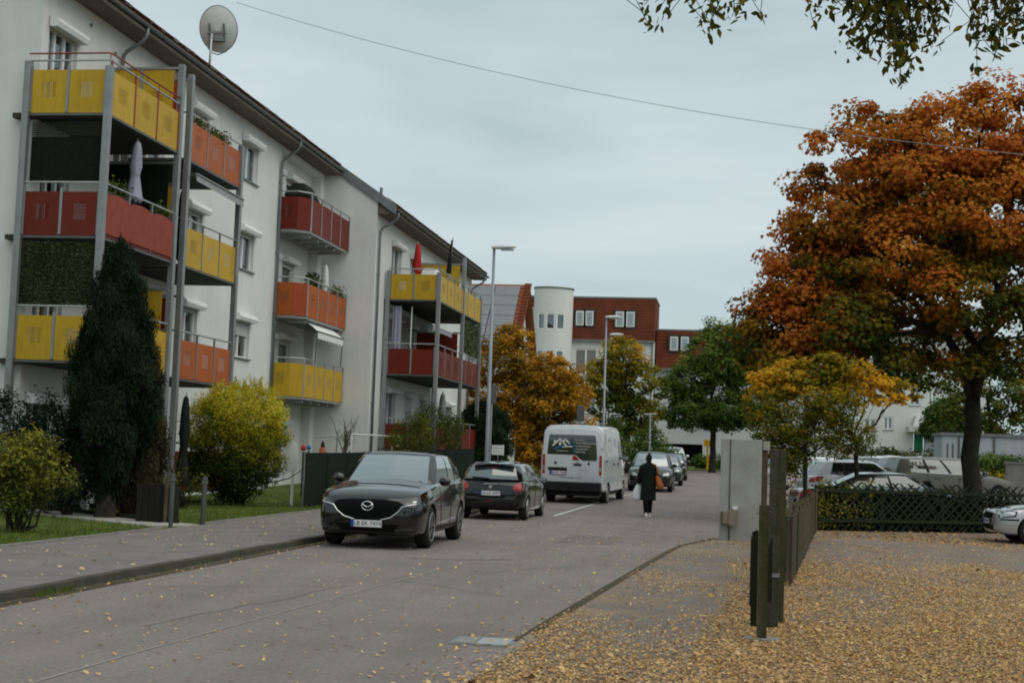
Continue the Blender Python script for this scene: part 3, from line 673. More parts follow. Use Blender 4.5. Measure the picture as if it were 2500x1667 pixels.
# ---- grass
n = 42000; y = 12+32*rng.random(n)**1.3; x = -10.2-7*rng.random(n)**1.4
k = ~((np.abs((x+10.5)*.57+(y-25.5)*.82) < .62) & (x < -10.2)); x, y = x[k], y[k]; n = len(x)
z = np.array([zg(a, b) for a, b in zip(x, y)])+.08
stuff(leaves('grass', np.stack([x, y, z], 1), rng.normal(size=(n, 3))+[.9, -.6, .0], .07+.07*rng.random(n)**2, .5+.25*rng.normal(size=n)+.25*blot(x, y, .8, 7)*.2, 'grass', None, 'blade', rng.normal(size=(n, 3))*.45+[0, 0, 1], rng), 'short green lawn grass left of the pavement', 'grass')
n = 900; t = rng.random(n); yy = np.where(rng.random(n) < .35, 13.9+.9*rng.random(n), 10+24*t); xx = -7.14+.05*rng.normal(size=n)
stuff(leaves('kerb_weeds', np.stack([xx, yy, 0*xx+.0], 1), rng.normal(size=(n, 3)), .05+.07*rng.random(n)**2, .6+.2*rng.normal(size=n), 'grass', None, 'blade', rng.normal(size=(n, 3))*.6+[.1, 0, 1], rng), 'green weeds growing in the gutter along the left kerb', 'weeds')
# ================================================================== APARTMENT BLOCKS ON THE LEFT
XA, XB = -15.6, -13.5
TAN = math.tan(R(34))
def roof_z(x): return 10.6+(-12.8-x)*TAN          # one roof plane over both blocks
def gutter(parent, x, z, y0, y1):
    mb = MB(); pr = [(math.cos(a)*.075, math.sin(a)*.075) for a in [math.pi+i*math.pi/6 for i in range(7)]]
    mb.grid([[(x+p, y, z+q) for p, q in pr] for y in (y0, y1)]); mb.grid([[(x+p*.86, y, z+q*.86) for p, q in pr] for y in (y0, y1)])
    g_ = mb.build('gutter', 'zinc', parent, smooth=True)
    br = MB()
    for i in range(int((y1-y0)/.8)): y = y0+.4+i*.8; br.box(x-.085, x+.075, y-.012, y+.012, z-.086, z-.078)
    br.build('bracket', 'zinc', g_); return g_
def downpipe(parent, x, y, z_top, xg, zb=-.2, name='downpipe', r=.05):
    mb = MB(); mb.tube([(xg, y, z_top), (xg-.02, y, z_top-.22), (xg-.14, y, z_top-.36), (x+.16, y, z_top-.62), (x+.09, y, z_top-.75), (x+.08, y, z_top-1.0), (x+.08, y, zb)], r, 10)
    p = mb.build(name, 'zinc', parent, smooth=True)
    c = MB()
    for z in [zb+1.2+2.4*i for i in range(int((z_top-2-zb)/2.4)+1)]: c.lathe([(r+.012, z-.03), (r+.012, z+.03)], 10, (x+.08, y, 0)); c.box(x, x+.05, y-.015, y+.015, z-.015, z+.015)
    c.build('pipe_clamp', 'zinc', p); return p
def roof(parent, x_eave, y0, y1, x_ridge=-21.3):
    mb = MB(); t = .24
    a, b = (x_eave, roof_z(x_eave)), (x_ridge, roof_z(x_ridge)); c = (2*x_ridge-x_eave+1, roof_z(x_eave)-1*TAN*0)
    for (p, q) in ((a, b), (b, c)):
        mb.hexa([(p[0], y0, p[1]), (p[0], y1, p[1]), (q[0], y1, q[1]), (q[0], y0, q[1]), (p[0], y0, p[1]+t), (p[0], y1, p[1]+t), (q[0], y1, q[1]+t), (q[0], y0, q[1]+t)])
    r_ = mb.build('roof', 'roof_tile', parent)
    # eave tiles seen edge-on against the sky: one course, each tile its own piece
    tl = MB(); tl.grid([[(.0+.42*s, -.145+.29*i/4, .02*math.sin(math.pi*i/4)*1.4+TAN*.42*s*-1+.0) for i in range(5)] for s in (0, 1)])
    tl.box(.40, .425, -.145, .145, -TAN*.42-.01, -TAN*.42+.018); me = tl.mesh('eave_tile', 'roof_tile', True)
    n = int((y1-y0)/.30); rr = random.Random(7)
    for i in range(n):
        xx = x_eave-.36
        put('eave_tile', me, r_, loc=(xx, y0+.15+i*.30, roof_z(xx)+t+.012+rr.uniform(0, .02)), rot=(rr.uniform(-.03, .03), 0, 0))
    return r_
A = thing('apartment_block', 'white rendered four-storey apartment block with yellow and orange balconies', 'building', (-20, 38, 0))
mb = MB(); yA0, yA1, yR1, yB = 29.25, 46.3, 51.0, 51.5
HOLA = []
for z in (10.07, 7.21, 4.40): HOLA.append((42.4-yA0, 43.95-yA0, z, z+1.2)); HOLA.append((38.0-yA0, 39.4-yA0, z-.1, z+1.15))
for z in (9.05, 6.2, 3.45, .5): HOLA.append((29.6-yA0, 31.0-yA0, z, z+1.95)); HOLA.append((34.6-yA0, 36.4-yA0, z-.1, z+2.0))
Z0 = -.3; zt = 12.02
sh = [(a, b, c-Z0, d-Z0) for a, b, c, d in HOLA]
wall_faces(mb, (XA, yA0, Z0), (0, 1, 0), (0, 0, 1), yA1-yA0, zt-Z0, sh, .16, (1, 0, 0))
mb.face([(-27, yA0, Z0), (XA, yA0, Z0), (XA, yA0, zt), (-21.3, yA0, roof_z(-21.3)), (-27, yA0, zt)])       # near end wall
XR = -15.95
HR = []
for z in (9.15, 6.2, 3.45, .45): HR += [(46.5-yA1, 47.25-yA1, z-Z0+.4, z-Z0+1.95), (48.0-yA1, 49.3-yA1, z-Z0, z-Z0+2.0)]
wall_faces(mb, (XR, yA1, Z0), (0, 1, 0), (0, 0, 1), yR1-yA1, 11.75-Z0, HR, .14, (1, 0, 0))
mb.face([(XA, yA1, Z0), (XR, yA1, Z0), (XR, yA1, 11.75), (XA, yA1, 11.75)])
mb.face([(XR, yR1, Z0), (XA, yR1, Z0), (XA, yR1, 11.75), (XR, yR1, 11.75)])
mb.face([(XR, yA1, 11.75), (XR, yR1, 11.75), (XA, yR1, 11.75), (XA, yA1, 11.75)])
mb.face([(XA, yA1, 11.75), (XA, yR1, 11.75), (XA, yR1, zt), (XA, yA1, zt)]); mb.face([(XA, yR1, Z0), (XA, yB, Z0), (XA, yB, zt), (XA, yR1, zt)])
mb.face([(-27, yB, Z0), (-27, yA0, Z0), (-27, yA0, zt), (-27, yB, zt)])
mb.face([(-27, yA0, zt), (XA, yA0, zt), (XA, yB, zt), (-27, yB, zt)])
mb.build('wall', 'render', A)
XE = -14.95
sf = MB(); sf.hexa([(XA, yA0-.5, 11.93), (XE, yA0-.5, 11.93), (XE, yB, 11.93), (XA, yB, 11.93), (XA, yA0-.5, 12.3), (XE+.01, yA0-.5, 12.02), (XE+.01, yB, 12.02), (XA, yB, 12.3)]); sf.build('soffit', 'soffit', A)
roof(A, XE-.02, yA0-.5, yB)
gutter(A, XE+.05, roof_z(XE)+.06, yA0-.5, yB)
downpipe(A, XA, 33.3, roof_z(XE), XE+.05); downpipe(A, XA, 46.15, roof_z(XE), XE+.05)
for h in HOLA:
    door = h[3]-h[2] > 1.5
    window(A, (XA, yA0+h[0], h[2]), (0, 1, 0), (0, 0, 1), (1, 0, 0), h[1]-h[0], h[3]-h[2], .15, 3 if h[0] < 1 and door else 2, box=True, sill=not door, shut=.42 if (abs(h[2]-4.40) < .01) else (.14 if not door and h[2] < 8 else 0), curtain=.55 if not door else .3)
for h in HR:
    window(A, (XR, yA1+h[0], h[2]+Z0), (0, 1, 0), (0, 0, 1), (1, 0, 0), h[1]-h[0], h[3]-h[2], .13, 1, box=True, sill=False, shut=.12, curtain=.6)
for (y, z) in ((31.6, 11.6), (33.0, 11.3), (31.6, 8.3)): MB().lathe([(.05, 0), (.05, .03)], 10, (XA, y, z), 'X').build('vent_cap', 'zinc', A)

B = thing('apartment_block', 'white three-storey block stepping forward behind the tall nearest street lamp', 'building', (-18, 60, 0))
mb = MB(); yB1 = 71.0; ztB = 10.5; fB = [1.72, 4.6, 7.48]; HB = []
for z in fB:
    HB += [(54.0-yB, 55.6-yB, z+.1-Z0, z+2.2-Z0), (57.2-yB, 58.4-yB, z+.1-Z0, z+2.15-Z0), (60.0-yB, 61.2-yB, z+.9-Z0, z+2.15-Z0), (65.5-yB, 66.9-yB, z+.9-Z0, z+2.1-Z0)]
wall_faces(mb, (XB, yB, Z0), (0, 1, 0), (0, 0, 1), yB1-yB, ztB-Z0, HB, .15, (1, 0, 0))
mb.face([(-27, yB+.002, Z0), (XB, yB, Z0), (XB, yB, roof_z(XB)), (-21.3, yB+.002, roof_z(-21.3)), (-27, yB+.002, 12.4)])
mb.face([(XB, yB1, Z0), (-27, yB1, Z0), (-27, yB1, 12.4), (-21.3, yB1, roof_z(-21.3)), (XB, yB1, roof_z(XB))])
mb.face([(-27, yB1, Z0), (-27, yB, Z0), (-27, yB, 12.4), (-27, yB1, 12.4)]); mb.face([(-27, yB, ztB), (XB, yB, ztB), (XB, yB1, ztB), (-27, yB1, ztB)])
mb.build('wall', 'render', B)
XEB = -12.8
sf = MB(); sf.hexa([(XB, yB+.02, 10.48), (XEB, yB+.02, 10.48), (XEB, yB1+.4, 10.48), (XB, yB1+.4, 10.48), (XB, yB+.02, 10.85), (XEB+.01, yB+.02, 10.58), (XEB+.01, yB1+.4, 10.58), (XB, yB1+.4, 10.85)]); sf.build('soffit', 'soffit', B)
roof(B, XEB, yB-.05, yB1+.4)
vg = MB(); vg.hexa([(XEB+.03, yB-.09, roof_z(XEB)-.16), (XEB+.03, yB-.06, roof_z(XEB)-.16), (-21.3, yB-.06, roof_z(-21.3)-.16), (-21.3, yB-.09, roof_z(-21.3)-.16), (XEB+.03, yB-.09, roof_z(XEB)+.2), (XEB+.03, yB-.06, roof_z(XEB)+.2), (-21.3, yB-.06, roof_z(-21.3)+.2), (-21.3, yB-.09, roof_z(-21.3)+.2)]); vg.build('verge_flashing', 'zinc', B)
gutter(B, XEB+.07, roof_z(XEB)+.06, yB-.05, yB1+.4); downpipe(B, XB, 51.75, roof_z(XEB), XEB+.05); downpipe(B, XB, 70.6, roof_z(XEB), XEB+.05)
MB().tube([(-15.6, 60, roof_z(-15.6)), (-15.6, 60, roof_z(-15.6)+.6)], .07, 10).build('vent_pipe', 'zinc', B)
for i, h in enumerate(HB):
    door = h[3]-h[2] > 1.6
    window(B, (XB, yB+h[0], h[2]+Z0), (0, 1, 0), (0, 0, 1), (1, 0, 0), h[1]-h[0], h[3]-h[2], .14, 2, box=True, sill=not door, shut=(0, .3, 0)[i % 3], curtain=.4)

# ------------------------------------------------------------------ bow balconies of the recess (concrete slab, bent sheets)
def bow(z, mname, sheet_label, seed):
    y0, y1 = 46.2, 51.42; xf = -14.55; pts = [(XR, y0), (-14.92, y0), (xf, y0+.42), (xf, y1)]
    s = MB(); P = [(XR, y0+.02)]+[(-14.94, y0+.03), (xf-.02, y0+.44), (xf-.02, y1-.01), (XR, y1-.45 if False else y1-.42)]
    n = len(P); lo_ = [(x, y, z-.20) for x, y in P]; hi_ = [(x, y, z-.02) for x, y in P]
    s.face(lo_[::-1]); s.face(hi_)
    for i in range(n): j = (i+1) % n; s.face([lo_[i], lo_[j], hi_[j], hi_[i]])
    bal = s.build('balcony', 'slab', A); bal['label'] = sheet_label
    for i in range(5): y = y0+.8+i*1.0; MB().box(XA+.02, xf-.12, y-.05, y+.05, z-.32, z-.202).build('beam', 'slab', bal)
    h = 1.02
    panel(bal, (XA+.05, y0), (-14.92, y0), z-.12, h+.1, mname, .0); panel(bal, (-14.92, y0), (xf, y0+.42), z-.12, h+.1, mname+'_plain' if mname != 'panel_red' else 'panel_red_plain', .0)
    for i in range(4):
        ya = y0+.42+(y1-y0-.42)*i/4; yb_ = y0+.42+(y1-y0-.42)*(i+1)/4; panel(bal, (xf, ya), (xf, yb_), z-.12, h+.1, 'panel_red_plain' if mname == 'panel_red' else mname, .02)
    for i in range(5): ya = y0+.42+(y1-y0-.42)*i/4; MB().box(xf-.02, xf+.03, ya-.02, ya+.02, z-.14, z+h+.14).build('baluster', 'rail', bal)
    MB().tube([(XA+.05, y0, z+h+.16), (-14.92, y0, z+h+.16), (xf, y0+.42, z+h+.16), (xf, y1-.02, z+h+.16)], .026, 8).build('handrail', 'rail', bal)
    return bal
bow(9.14, 'panel_red', 'dark red sheet balcony under the eave', 1); bow(6.20, 'panel_orange', 'orange sheet balcony with flowers on its rail', 2); bow(3.46, 'panel_yellow', 'yellow sheet balcony with a striped awning frame', 3)
# things on the bow balconies
bx = thing('folded_cover', 'black hipped cover standing on the dark red balcony', 'cover', (-15.2, 46.7, 9.2))
m = MB(); m.hexa([(-15.5, 46.3, 10.2), (-14.65, 46.5, 10.2), (-14.65, 48.0, 10.2), (-15.5, 48.0, 10.2), (-15.3, 46.7, 10.72), (-14.9, 46.8, 10.72), (-14.9, 47.7, 10.72), (-15.3, 47.7, 10.72)]); m.build('hood', 'cloth_dark', bx, bevel=.05)
MB().box(-15.35, -14.75, 46.5, 47.9, 9.13, 10.19).build('body', 'plastic_black', bx)
umbrella('parasol', 'white closed parasol on the orange balcony', -14.85, 49.6, 6.19, 2.1, .17, 'cloth_white')
flower_box('flower_box', 'pink flowers in a trough at the far end of the orange balcony', (-14.66, 49.9), (-14.66, 51.3), 7.16, 5, 'leaf_bloom_pink', .2, .2)
shrub('potted_plant', 'dark leafy pot plant on the orange balcony beside the parasol', (-14.9, 48.2, 6.19), [(-14.9, 48.2, 7.25, .3, .3, .55)], 40, 12, .14, .12, 'leaf_green', lambda P, C, c, r: .25+0*P[:, 0], 8, cat='plant', stems=5)
aw = thing('awning', 'pale scalloped awning under the orange balcony', 'awning', (-14.6, 49, 5.9))
m = MB(); rows = []
for k, (x, z) in enumerate(((-14.72, 5.95), (-14.50, 5.80), (-14.30, 5.62))): rows.append([(x, 47.2+3.2*i/16, z) for i in range(17)])
m.grid(rows); m.grid([[(-14.30, 47.2+3.2*i/16, 5.62) for i in range(17)], [(-14.29, 47.2+3.2*i/16, 5.42-(.07 if i % 2 else 0)) for i in range(17)]]); m.build('canvas', 'cloth_white', aw)
m = MB(); m.tube([(-14.35, 47.2, 4.6), (-14.32, 47.2, 5.66)], .025, 6); m.tube([(-14.35, 50.4, 4.6), (-14.32, 50.4, 5.66)], .025, 6); m.tube([(-14.3, 47.15, 5.63), (-14.3, 50.45, 5.63)], .028, 6); m.build('frame', 'steel_dark', aw)

# ------------------------------------------------------------------ steel balcony towers
def tower(name, label, xb, xf, y0, y1, floors, nside, nfront, posts, zroof=None, z0=0, postw=.15, slabm='slab_shaded'):
    T = thing(name, label, 'balcony tower', ((xb+xf)/2, (y0+y1)/2, z0))
    for (x, y, zt_) in posts:
        MB().box(x-postw/2, x+postw/2, y-postw/2, y+postw/2, z0-.3, zt_).build('post', 'steel', T, bevel=.012)
    for f in floors:
        z, mc = f['z'], f['mat']; h = .94
        MB().box(xb-.35 if xb > -15 or True else xb, xf-.05, y0+.05, y1-.05, z-.13, z-.02).build('floor_slab', slabm, T)
        MB().box(xb, xf, y0-.02, y0+.045, z-.10, z-.05).build('edge_beam', 'steel_dark', T); MB().box(xf-.045, xf+.02, y0+.05, y1, z-.10, z-.05).build('edge_beam', 'steel_dark', T)
        if f.get('side', True):
            for i in range(nside):
                a = xb+.08+(xf-xb-.16)*i/nside; b = xb+.08+(xf-xb-.16)*(i+1)/nside; panel(T, (a, y0), (b, y0), z-.04, h+.03, f.get('smat', mc), .035)
            for i in range(nside+1): a = xb+.08+(xf-xb-.16)*i/nside; MB().box(a-.03, a+.03, y0-.022, y0+.022, z-.02, z+1.02).build('mullion', 'steel', T)
        for i in range(nfront):
            a = y0+.08+(y1-y0-.16)*i/nfront; b = y0+.08+(y1-y0-.16)*(i+1)/nfront; panel(T, (xf, a), (xf, b), z-.04, h+.03, mc, .03)
        for i in range(nfront+1): a = y0+.08+(y1-y0-.16)*i/nfront; MB().box(xf-.022, xf+.022, a-.022, a+.022, z-.02, z+1.16).build('mullion', 'rail_red' if mc.startswith('panel_yellow') and f.get('redrail') else 'steel', T)
        if f.get('rail', True): MB().tube([(xb, y0, z+1.14), (xf, y0, z+1.14), (xf, y1, z+1.14)], .024, 8).build('handrail', 'rail', T)
        if f.get('redrail'):
            m = MB(); m.tube([(xb, y0, z+1.30), (xf-.05, y0, z+1.30), (xf, y0+.05, z+1.30), (xf, y1, z+1.30)], .02, 8)
            for i in range(7):
                t = i/6; m.tube([(xf, y0+(y1-y0)*t, z+1.14), (xf, y0+(y1-y0)*t, z+1.30)], .012, 5)
            m.build('upper_handrail', 'rail_red', T)
        for (ya, hh, mt) in f.get('privacy', []):
            w = (xf-xb-.2)/2
            for i in range(2): panel(T, (xb+.05+w*i, ya), (xb+.05+w*(i+1), ya), z+.06, hh, mt, .03, 'privacy_panel')
            MB().box(xb-.01, xf, ya-.03, ya+.03, z+.07+hh, z+.13+hh).build('privacy_frame', 'steel', T); MB().box(xb+w+.02, xb+w+.08, ya-.025, ya+.025, z+.02, z+.06+hh).build('privacy_mullion', 'steel', T)
    return T
zt1 = 10.25
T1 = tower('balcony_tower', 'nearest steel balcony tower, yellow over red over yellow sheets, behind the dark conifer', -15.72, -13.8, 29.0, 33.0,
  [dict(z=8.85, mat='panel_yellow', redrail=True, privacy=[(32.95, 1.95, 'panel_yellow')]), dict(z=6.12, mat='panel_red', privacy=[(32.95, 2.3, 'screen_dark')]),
   dict(z=3.38, mat='panel_yellow', privacy=[(32.95, 1.9, 'panel_yellow')]), dict(z=.55, mat='panel_red_plain')], 2, 3,  # lowest floor added to deepen the shade at ground level
  [(-15.72, 29.0, 9.98), (-13.8, 29.0, 9.86), (-13.8, 33.0, 11.0), (-15.72, 33.0, 10.98)], slabm='slab_shaded')
T2 = tower('balcony_tower', 'second balcony tower with orange, yellow and orange sheets, behind the round yellow bush', -15.5, -13.85, 33.75, 37.6,
  [dict(z=8.85, mat='panel_orange', privacy=[(33.78, 1.9, 'panel_orange_plain')], side=False), dict(z=6.15, mat='panel_yellow', privacy=[(33.78, 1.9, 'panel_yellow')], side=False),
   dict(z=3.3, mat='panel_orange', privacy=[(33.78, 1.9, 'panel_red_plain')], side=False), dict(z=.5, mat='panel_orange_plain', side=False)], 2, 3,
  [(-13.85, 33.75, 10.95), (-13.85, 37.6, 9.98), (-15.5, 33.75, 10.9)])
T3 = tower('balcony_tower', 'third balcony tower with yellow over dark red sheets, beside the street lamp', -13.36, -11.36, 53.1, 62.1,
  [dict(z=7.48, mat='panel_yellow', privacy=[(58.0, 1.9, 'panel_yellow')]), dict(z=4.6, mat='panel_red', smat='panel_red_plain', privacy=[(58.0, 1.9, 'panel_red_plain')]), dict(z=1.72, mat='panel_red_plain')], 2, 6,
  [(-13.36, 53.1, 8.55), (-11.36, 53.1, 8.5), (-11.36, 58.0, 9.75), (-11.36, 62.1, 8.5), (-13.36, 62.1, 8.5)])
# screens, parasols and plants on the towers
rng = np.random.default_rng(5)
sc = thing('privacy_screen', 'black-green slatted screen above the red balcony on the nearest tower', 'screen', (-14.8, 29.1, 6.2))
m = MB().box(-15.6, -13.92, 29.10, 29.13, 7.30, 8.30); m.build('cloth', 'screen_dark', sc)
for i in range(7): MB().box(-15.6, -13.92, 29.085, 29.098, 8.32+i*.045, 8.35+i*.045).build('slat', 'wood_dark', sc)
rs = thing('ivy_mat', 'mottled green ivy mat hung between yellow and red balconies', 'screen', (-14.8, 29.0, 4.5))
MB().box(-15.66, -13.92, 29.07, 29.09, 4.60, 5.92).build('backing', 'screen_dark', rs)
n = 9000; P = np.stack([-15.68+1.8*rng.random(n), 29.03+.035*rng.random(n), 4.53+1.42*rng.random(n)], 1)
tn = .38+.22*rng.normal(size=n)+.22*np.clip((5.15-P[:, 2])*1.2, -.2, .5)*np.sin(P[:, 0]*9)
leaves('foliage', P, rng.normal(size=(n, 3))*.6+[0, -1, .2], .05, tn, 'reed', rs, 'kite', None, rng)
umbrella('parasol', 'lilac-grey closed parasol on the red balcony of the nearest tower', -13.95, 30.9, 7.0, 1.62, .17, 'cloth_lilac', .02, foot=.9)
cv = thing('sheen_sheet', 'pinkish layer standing in for sky sheen on the front red sheets', 'cover', (-13.75, 31, 6.2)); m = MB(); rows = []
for k in range(6):
    rows.append([(-13.762+.012*math.sin(i*1.9+k)*(k/5), 29.15+3.7*i/48, 6.98+.10*abs(math.sin(math.pi*i/16))**.6*(1-k/5)-k*.165) for i in range(49)])
m.grid(rows); m.build('cloth', 'sheen_mouth_pink', cv, smooth=True)  # painted sheen: paler layer over the red panels for reflected sky
flower_box('flower_box', 'green leafy trough on the red balcony rail of the nearest tower', (-13.93, 29.3), (-13.93, 30.4), 7.0, 9, None, .1, .28)
flower_box('flower_box', 'small green trough at the far end of the red balcony rail', (-13.93, 32.0), (-13.93, 32.8), 6.98, 10, None, .1, .2)
flower_box('flower_box', 'trough of straggly red and green flowers on the top orange balcony', (-13.98, 34.3), (-13.98, 36.9), 9.66, 12, 'leaf_bloom_red', .05, .16)
umbrella('parasol', 'dark closed parasol on the yellow balcony of the second tower', -14.3, 34.7, 6.15, 2.05, .15, 'cloth_dark')
aw = thing('awning', 'grey awning cassette and frame below the top orange balcony', 'awning', (-14, 36, 8.5))
m = MB(); m.grid([[(-14.3, 33.9, 8.62), (-14.3, 37.4, 8.62)], [(-13.65, 33.9, 8.45), (-13.65, 37.4, 8.42)], [(-13.63, 33.9, 8.26), (-13.63, 37.4, 8.2)]]); m.build('canvas', 'cloth_grey', aw)
m = MB(); m.tube([(-13.65, 33.9, 8.44), (-13.65, 37.4, 8.42)], .035, 8); m.tube([(-13.7, 37.25, 6.3), (-13.68, 37.25, 8.44)], .025, 6); m.build('frame', 'steel', aw)
umbrella('parasol', 'dark closed parasol behind the bush at ground level', -13.62, 33.95, .3, 2.55, .15, 'cloth_dark')
umbrella('parasol', 'red closed parasol on the top yellow balcony of the third tower', -12.55, 54.4, 7.48, 2.35, .2, 'cloth_red')
fl = thing('furled_flag', 'dark furled flag on a pole above the third tower', 'flag', (-11.5, 55.7, 7.5))
MB().tube([(-11.55, 55.7, 8.0), (-11.42, 55.7, 10.25)], .018, 6).build('pole', 'steel', fl); m = MB()
m.grid([[(-11.47+.1*(t+.2)*math.cos(a)-.02*k, 55.7+.09*math.sin(a), 10.15-1.35*t) for a in [2*math.pi*i/8 for i in range(8)]] for k, t in enumerate((0, .2, .45, .7, 1))], close_u=True); m.build('cloth', 'cloth_dark', fl, smooth=True)
ch = thing('grill_cover', 'pale boxy cover beside the red parasol', 'cover', (-12.0, 54.6, 7.5)); MB().hexa([(-12.4, 54.2, 8.4), (-11.7, 54.2, 8.4), (-11.7, 55.4, 8.4), (-12.4, 55.4, 8.4), (-12.3, 54.3, 8.82), (-11.8, 54.3, 8.82), (-11.8, 55.3, 8.82), (-12.3, 55.3, 8.82)]).build('hood', 'cloth_white', ch, bevel=.05)
MB().box(-12.3, -11.8, 54.3, 55.3, 7.48, 8.39).build('body', 'plastic_black', ch)
cl = thing('hanging_cloth', 'grey-blue cloth hung at the back of the third tower', 'cloth', (-13.2, 53.4, 5)); m = MB()
m.grid([[(-13.2+.35*i/8+.02*math.sin(i*2), 53.35+.05*math.sin(i*1.7), 7.2-2.3*t-(.25*abs(i-4)/4)*t) for i in range(9)] for t in (0, .3, .6, 1)]); m.build('fabric', 'cloth_lilac', cl, smooth=True)
aw = thing('awning', 'folded grey awning between yellow and dark red balconies of the third tower', 'awning', (-12.5, 54.5, 6.5))
m = MB(); m.grid([[(-13.3, 53.9, 7.15), (-13.3, 57.5, 7.15)], [(-11.7, 53.9, 6.55), (-11.7, 57.5, 6.55)], [(-11.68, 53.9, 6.35), (-11.68, 57.5, 6.35)]]); m.build('canvas', 'cloth_grey', aw)
m = MB(); m.tube([(-11.7, 53.8, 6.56), (-11.7, 57.6, 6.56)], .03, 6); m.tube([(-12.5, 53.5, 4.7), (-12.48, 53.5, 7.2)], .028, 6); m.build('frame', 'frame_white', aw)
rs = thing('ivy_mat', 'mottled brown-green mat on the far end of the third tower', 'screen', (-11.4, 60, 6))
MB().box(-11.42, -11.40, 58.2, 61.9, 5.85, 7.2).build('backing', 'screen_dark', rs)
n = 2600; P = np.stack([-11.39+.03*rng.random(n), 58.2+3.7*rng.random(n), 5.8+1.45*rng.random(n)], 1); leaves('foliage', P, rng.normal(size=(n, 3))*.6+[1, -.2, .2], .09, .55+.3*rng.normal(size=n), 'reed', rs, 'kite', None, rng)
umbrella('parasol', 'pale closed parasol on the lowest balcony of the third tower', -11.9, 57.2, 1.72, 2.35, .2, 'cloth_grey')
# satellite dish on a mast above the eave
D = thing('satellite_dish', 'large pale satellite dish seen from behind, on the roof edge', 'satellite dish', (-15.05, 37.9, 12.2))
m = MB(); m.tube([(-15.05, 37.9, 12.0), (-15.02, 37.9, 13.3)], .035, 8); m.build('mast', 'rail', D, smooth=True)
fwd = Vector((-.10, .94, .32)).normalized(); sd = fwd.cross(Vector((0, 0, 1))).normalized(); uu = sd.cross(fwd); c = Vector((-14.93, 38.05, 13.47))
m = MB(); rows = []
for r_ in (0.02, .25, .5, .75, .93, 1.0): rows.append([c+sd*(.55*r_*math.cos(a))+uu*(.66*r_*math.sin(a))+fwd*(.16*r_*r_) for a in [2*math.pi*i/36 for i in range(36)]])
m.grid(rows, close_u=True); m.build('reflector', 'dish', D, smooth=True)
m = MB(); m.tube([rows[-1][i % 36] for i in range(37)], .014, 6, cap=False); m.build('rim', 'rail', D)
m = MB()
for s in (-.21, .21): m.bar(c+sd*s-fwd*.05+uu*-.36, c+sd*s-fwd*.05+uu*.16, .05, .05)
m.bar(c+sd*-.26-fwd*.06+uu*-.1, c+sd*.26-fwd*.06+uu*-.1, .05, .05); m.bar(c+sd*-.22-fwd*.08+uu*-.3, c+sd*.22-fwd*.08+uu*-.3, .16, .10)
m.build('bracket', 'zinc', D)
m = MB()
m.tube([c+sd*-.25+uu*-.42, c+sd*-.28+uu*-.55, c+sd*-.15+uu*-.68, c+uu*-.72, c+sd*.25+uu*-.62, c+sd*.32+uu*-.5], .018, 6); m.build('feed_arm', 'rail', D)
# ================================================================== FAR BUILDINGS
def far_window(parent, x, y, z, w, h, cells=2, frame='frame_white', depth=.10, surround=None):
    f = window(parent, (x, y, z), (1, 0, 0), (0, 0, 1), (0, -1, 0), w, h, depth, cells, sill=True, frame=frame, glass='pane_far', fw_=.10)
    return f
YF = 112.0
F = thing('mansard_building', 'pale block with red-tiled mansard roof and round stair tower at the street end', 'building', (-12, YF+5, 1.2))
m = MB(); hol = [(-12.75, -11.0, 8.1, 10.2), (-9.6, -7.9, 8.1, 10.2), (-12.75, -11.0, 5.1, 7.2), (-9.6, -7.9, 5.1, 7.2)]
x0, x1, z0, z1 = -19.0, -6.5, -.5, 10.9
wall_faces(m, (x0, YF, z0), (1, 0, 0), (0, 0, 1), x1-x0, z1-z0, [(a-x0, b-x0, c-z0, d-z0) for a, b, c, d in hol], .14, (0, -1, 0))
m.face([(x1, YF, z0), (x1, YF+11, z0), (x1, YF+11, z1), (x1, YF, z1)]); m.face([(x0, YF+11, z0), (x0, YF, z0), (x0, YF, z1), (x0, YF+11, z1)]); m.face([(x1, YF+11, z0), (x0, YF+11, z0), (x0, YF+11, z1), (x1, YF+11, z1)])
m.build('wall', 'render_far', F)
for a, b, c, d in hol: far_window(F, a, YF, c, b-a, d-c)
# mansard: steep tiled slope with tile courses as real steps
def mansard(parent, xa, xb, y, za, zb, setback, rows, sidewall=True):
    m = MB(); n = rows
    for i in range(n):
        t0, t1 = i/n, (i+1)/n; a, b = za+(zb-za)*t0, za+(zb-za)*t1; ya, yb_ = y-.18+setback*t0, y-.18+setback*t1
        m.hexa([(xa, ya-.03, a), (xb, ya-.03, a), (xb, y+6, a), (xa, y+6, a), (xa, yb_-.005, b), (xb, yb_-.005, b), (xb, y+6, b), (xa, y+6, b)])
    r_ = m.build('mansard_roof', 'mansard', parent)
    c_ = MB(); c_.box(xa-.05, xb+.06, y-.22+setback, y+6.05, zb+.004, zb+.12); c_.box(xa-.03, xb+.03, y-.32, y-.0, za-.16, za-.004); c_.build('coping', 'zinc', r_); return r_
mr_ = mansard(F, -19.0, -6.5, YF, 10.92, 14.3, .7, 14)
def dormer_pair(parent, xs, z, w, h, y):
    for x in xs:
        m = MB(); m.box(x-.14, x+w+.14, y-.02, y+.8, z-.14, z+h+.14); fr_ = m.build('dormer', 'frame_dark', parent)
        g_ = MB(); g_.box(x, x+w, y-.045, y-.022, z, z+h); g_.build('window', 'frame_white', fr_)
        g_ = MB(); g_.box(x+.1, x+w-.1, y-.06, y-.047, z+.1, z+h-.1); g_.build('pane', 'pane_far', fr_)
dormer_pair(F, (-12.75, -11.98), 12.05, .62, 1.15, YF-.02); dormer_pair(F, (-9.6, -8.75), 12.0, .66, 1.2, YF-.02); dormer_pair(F, (-17.2, -16.5), 12.3, .5, 1.1, YF-.02)
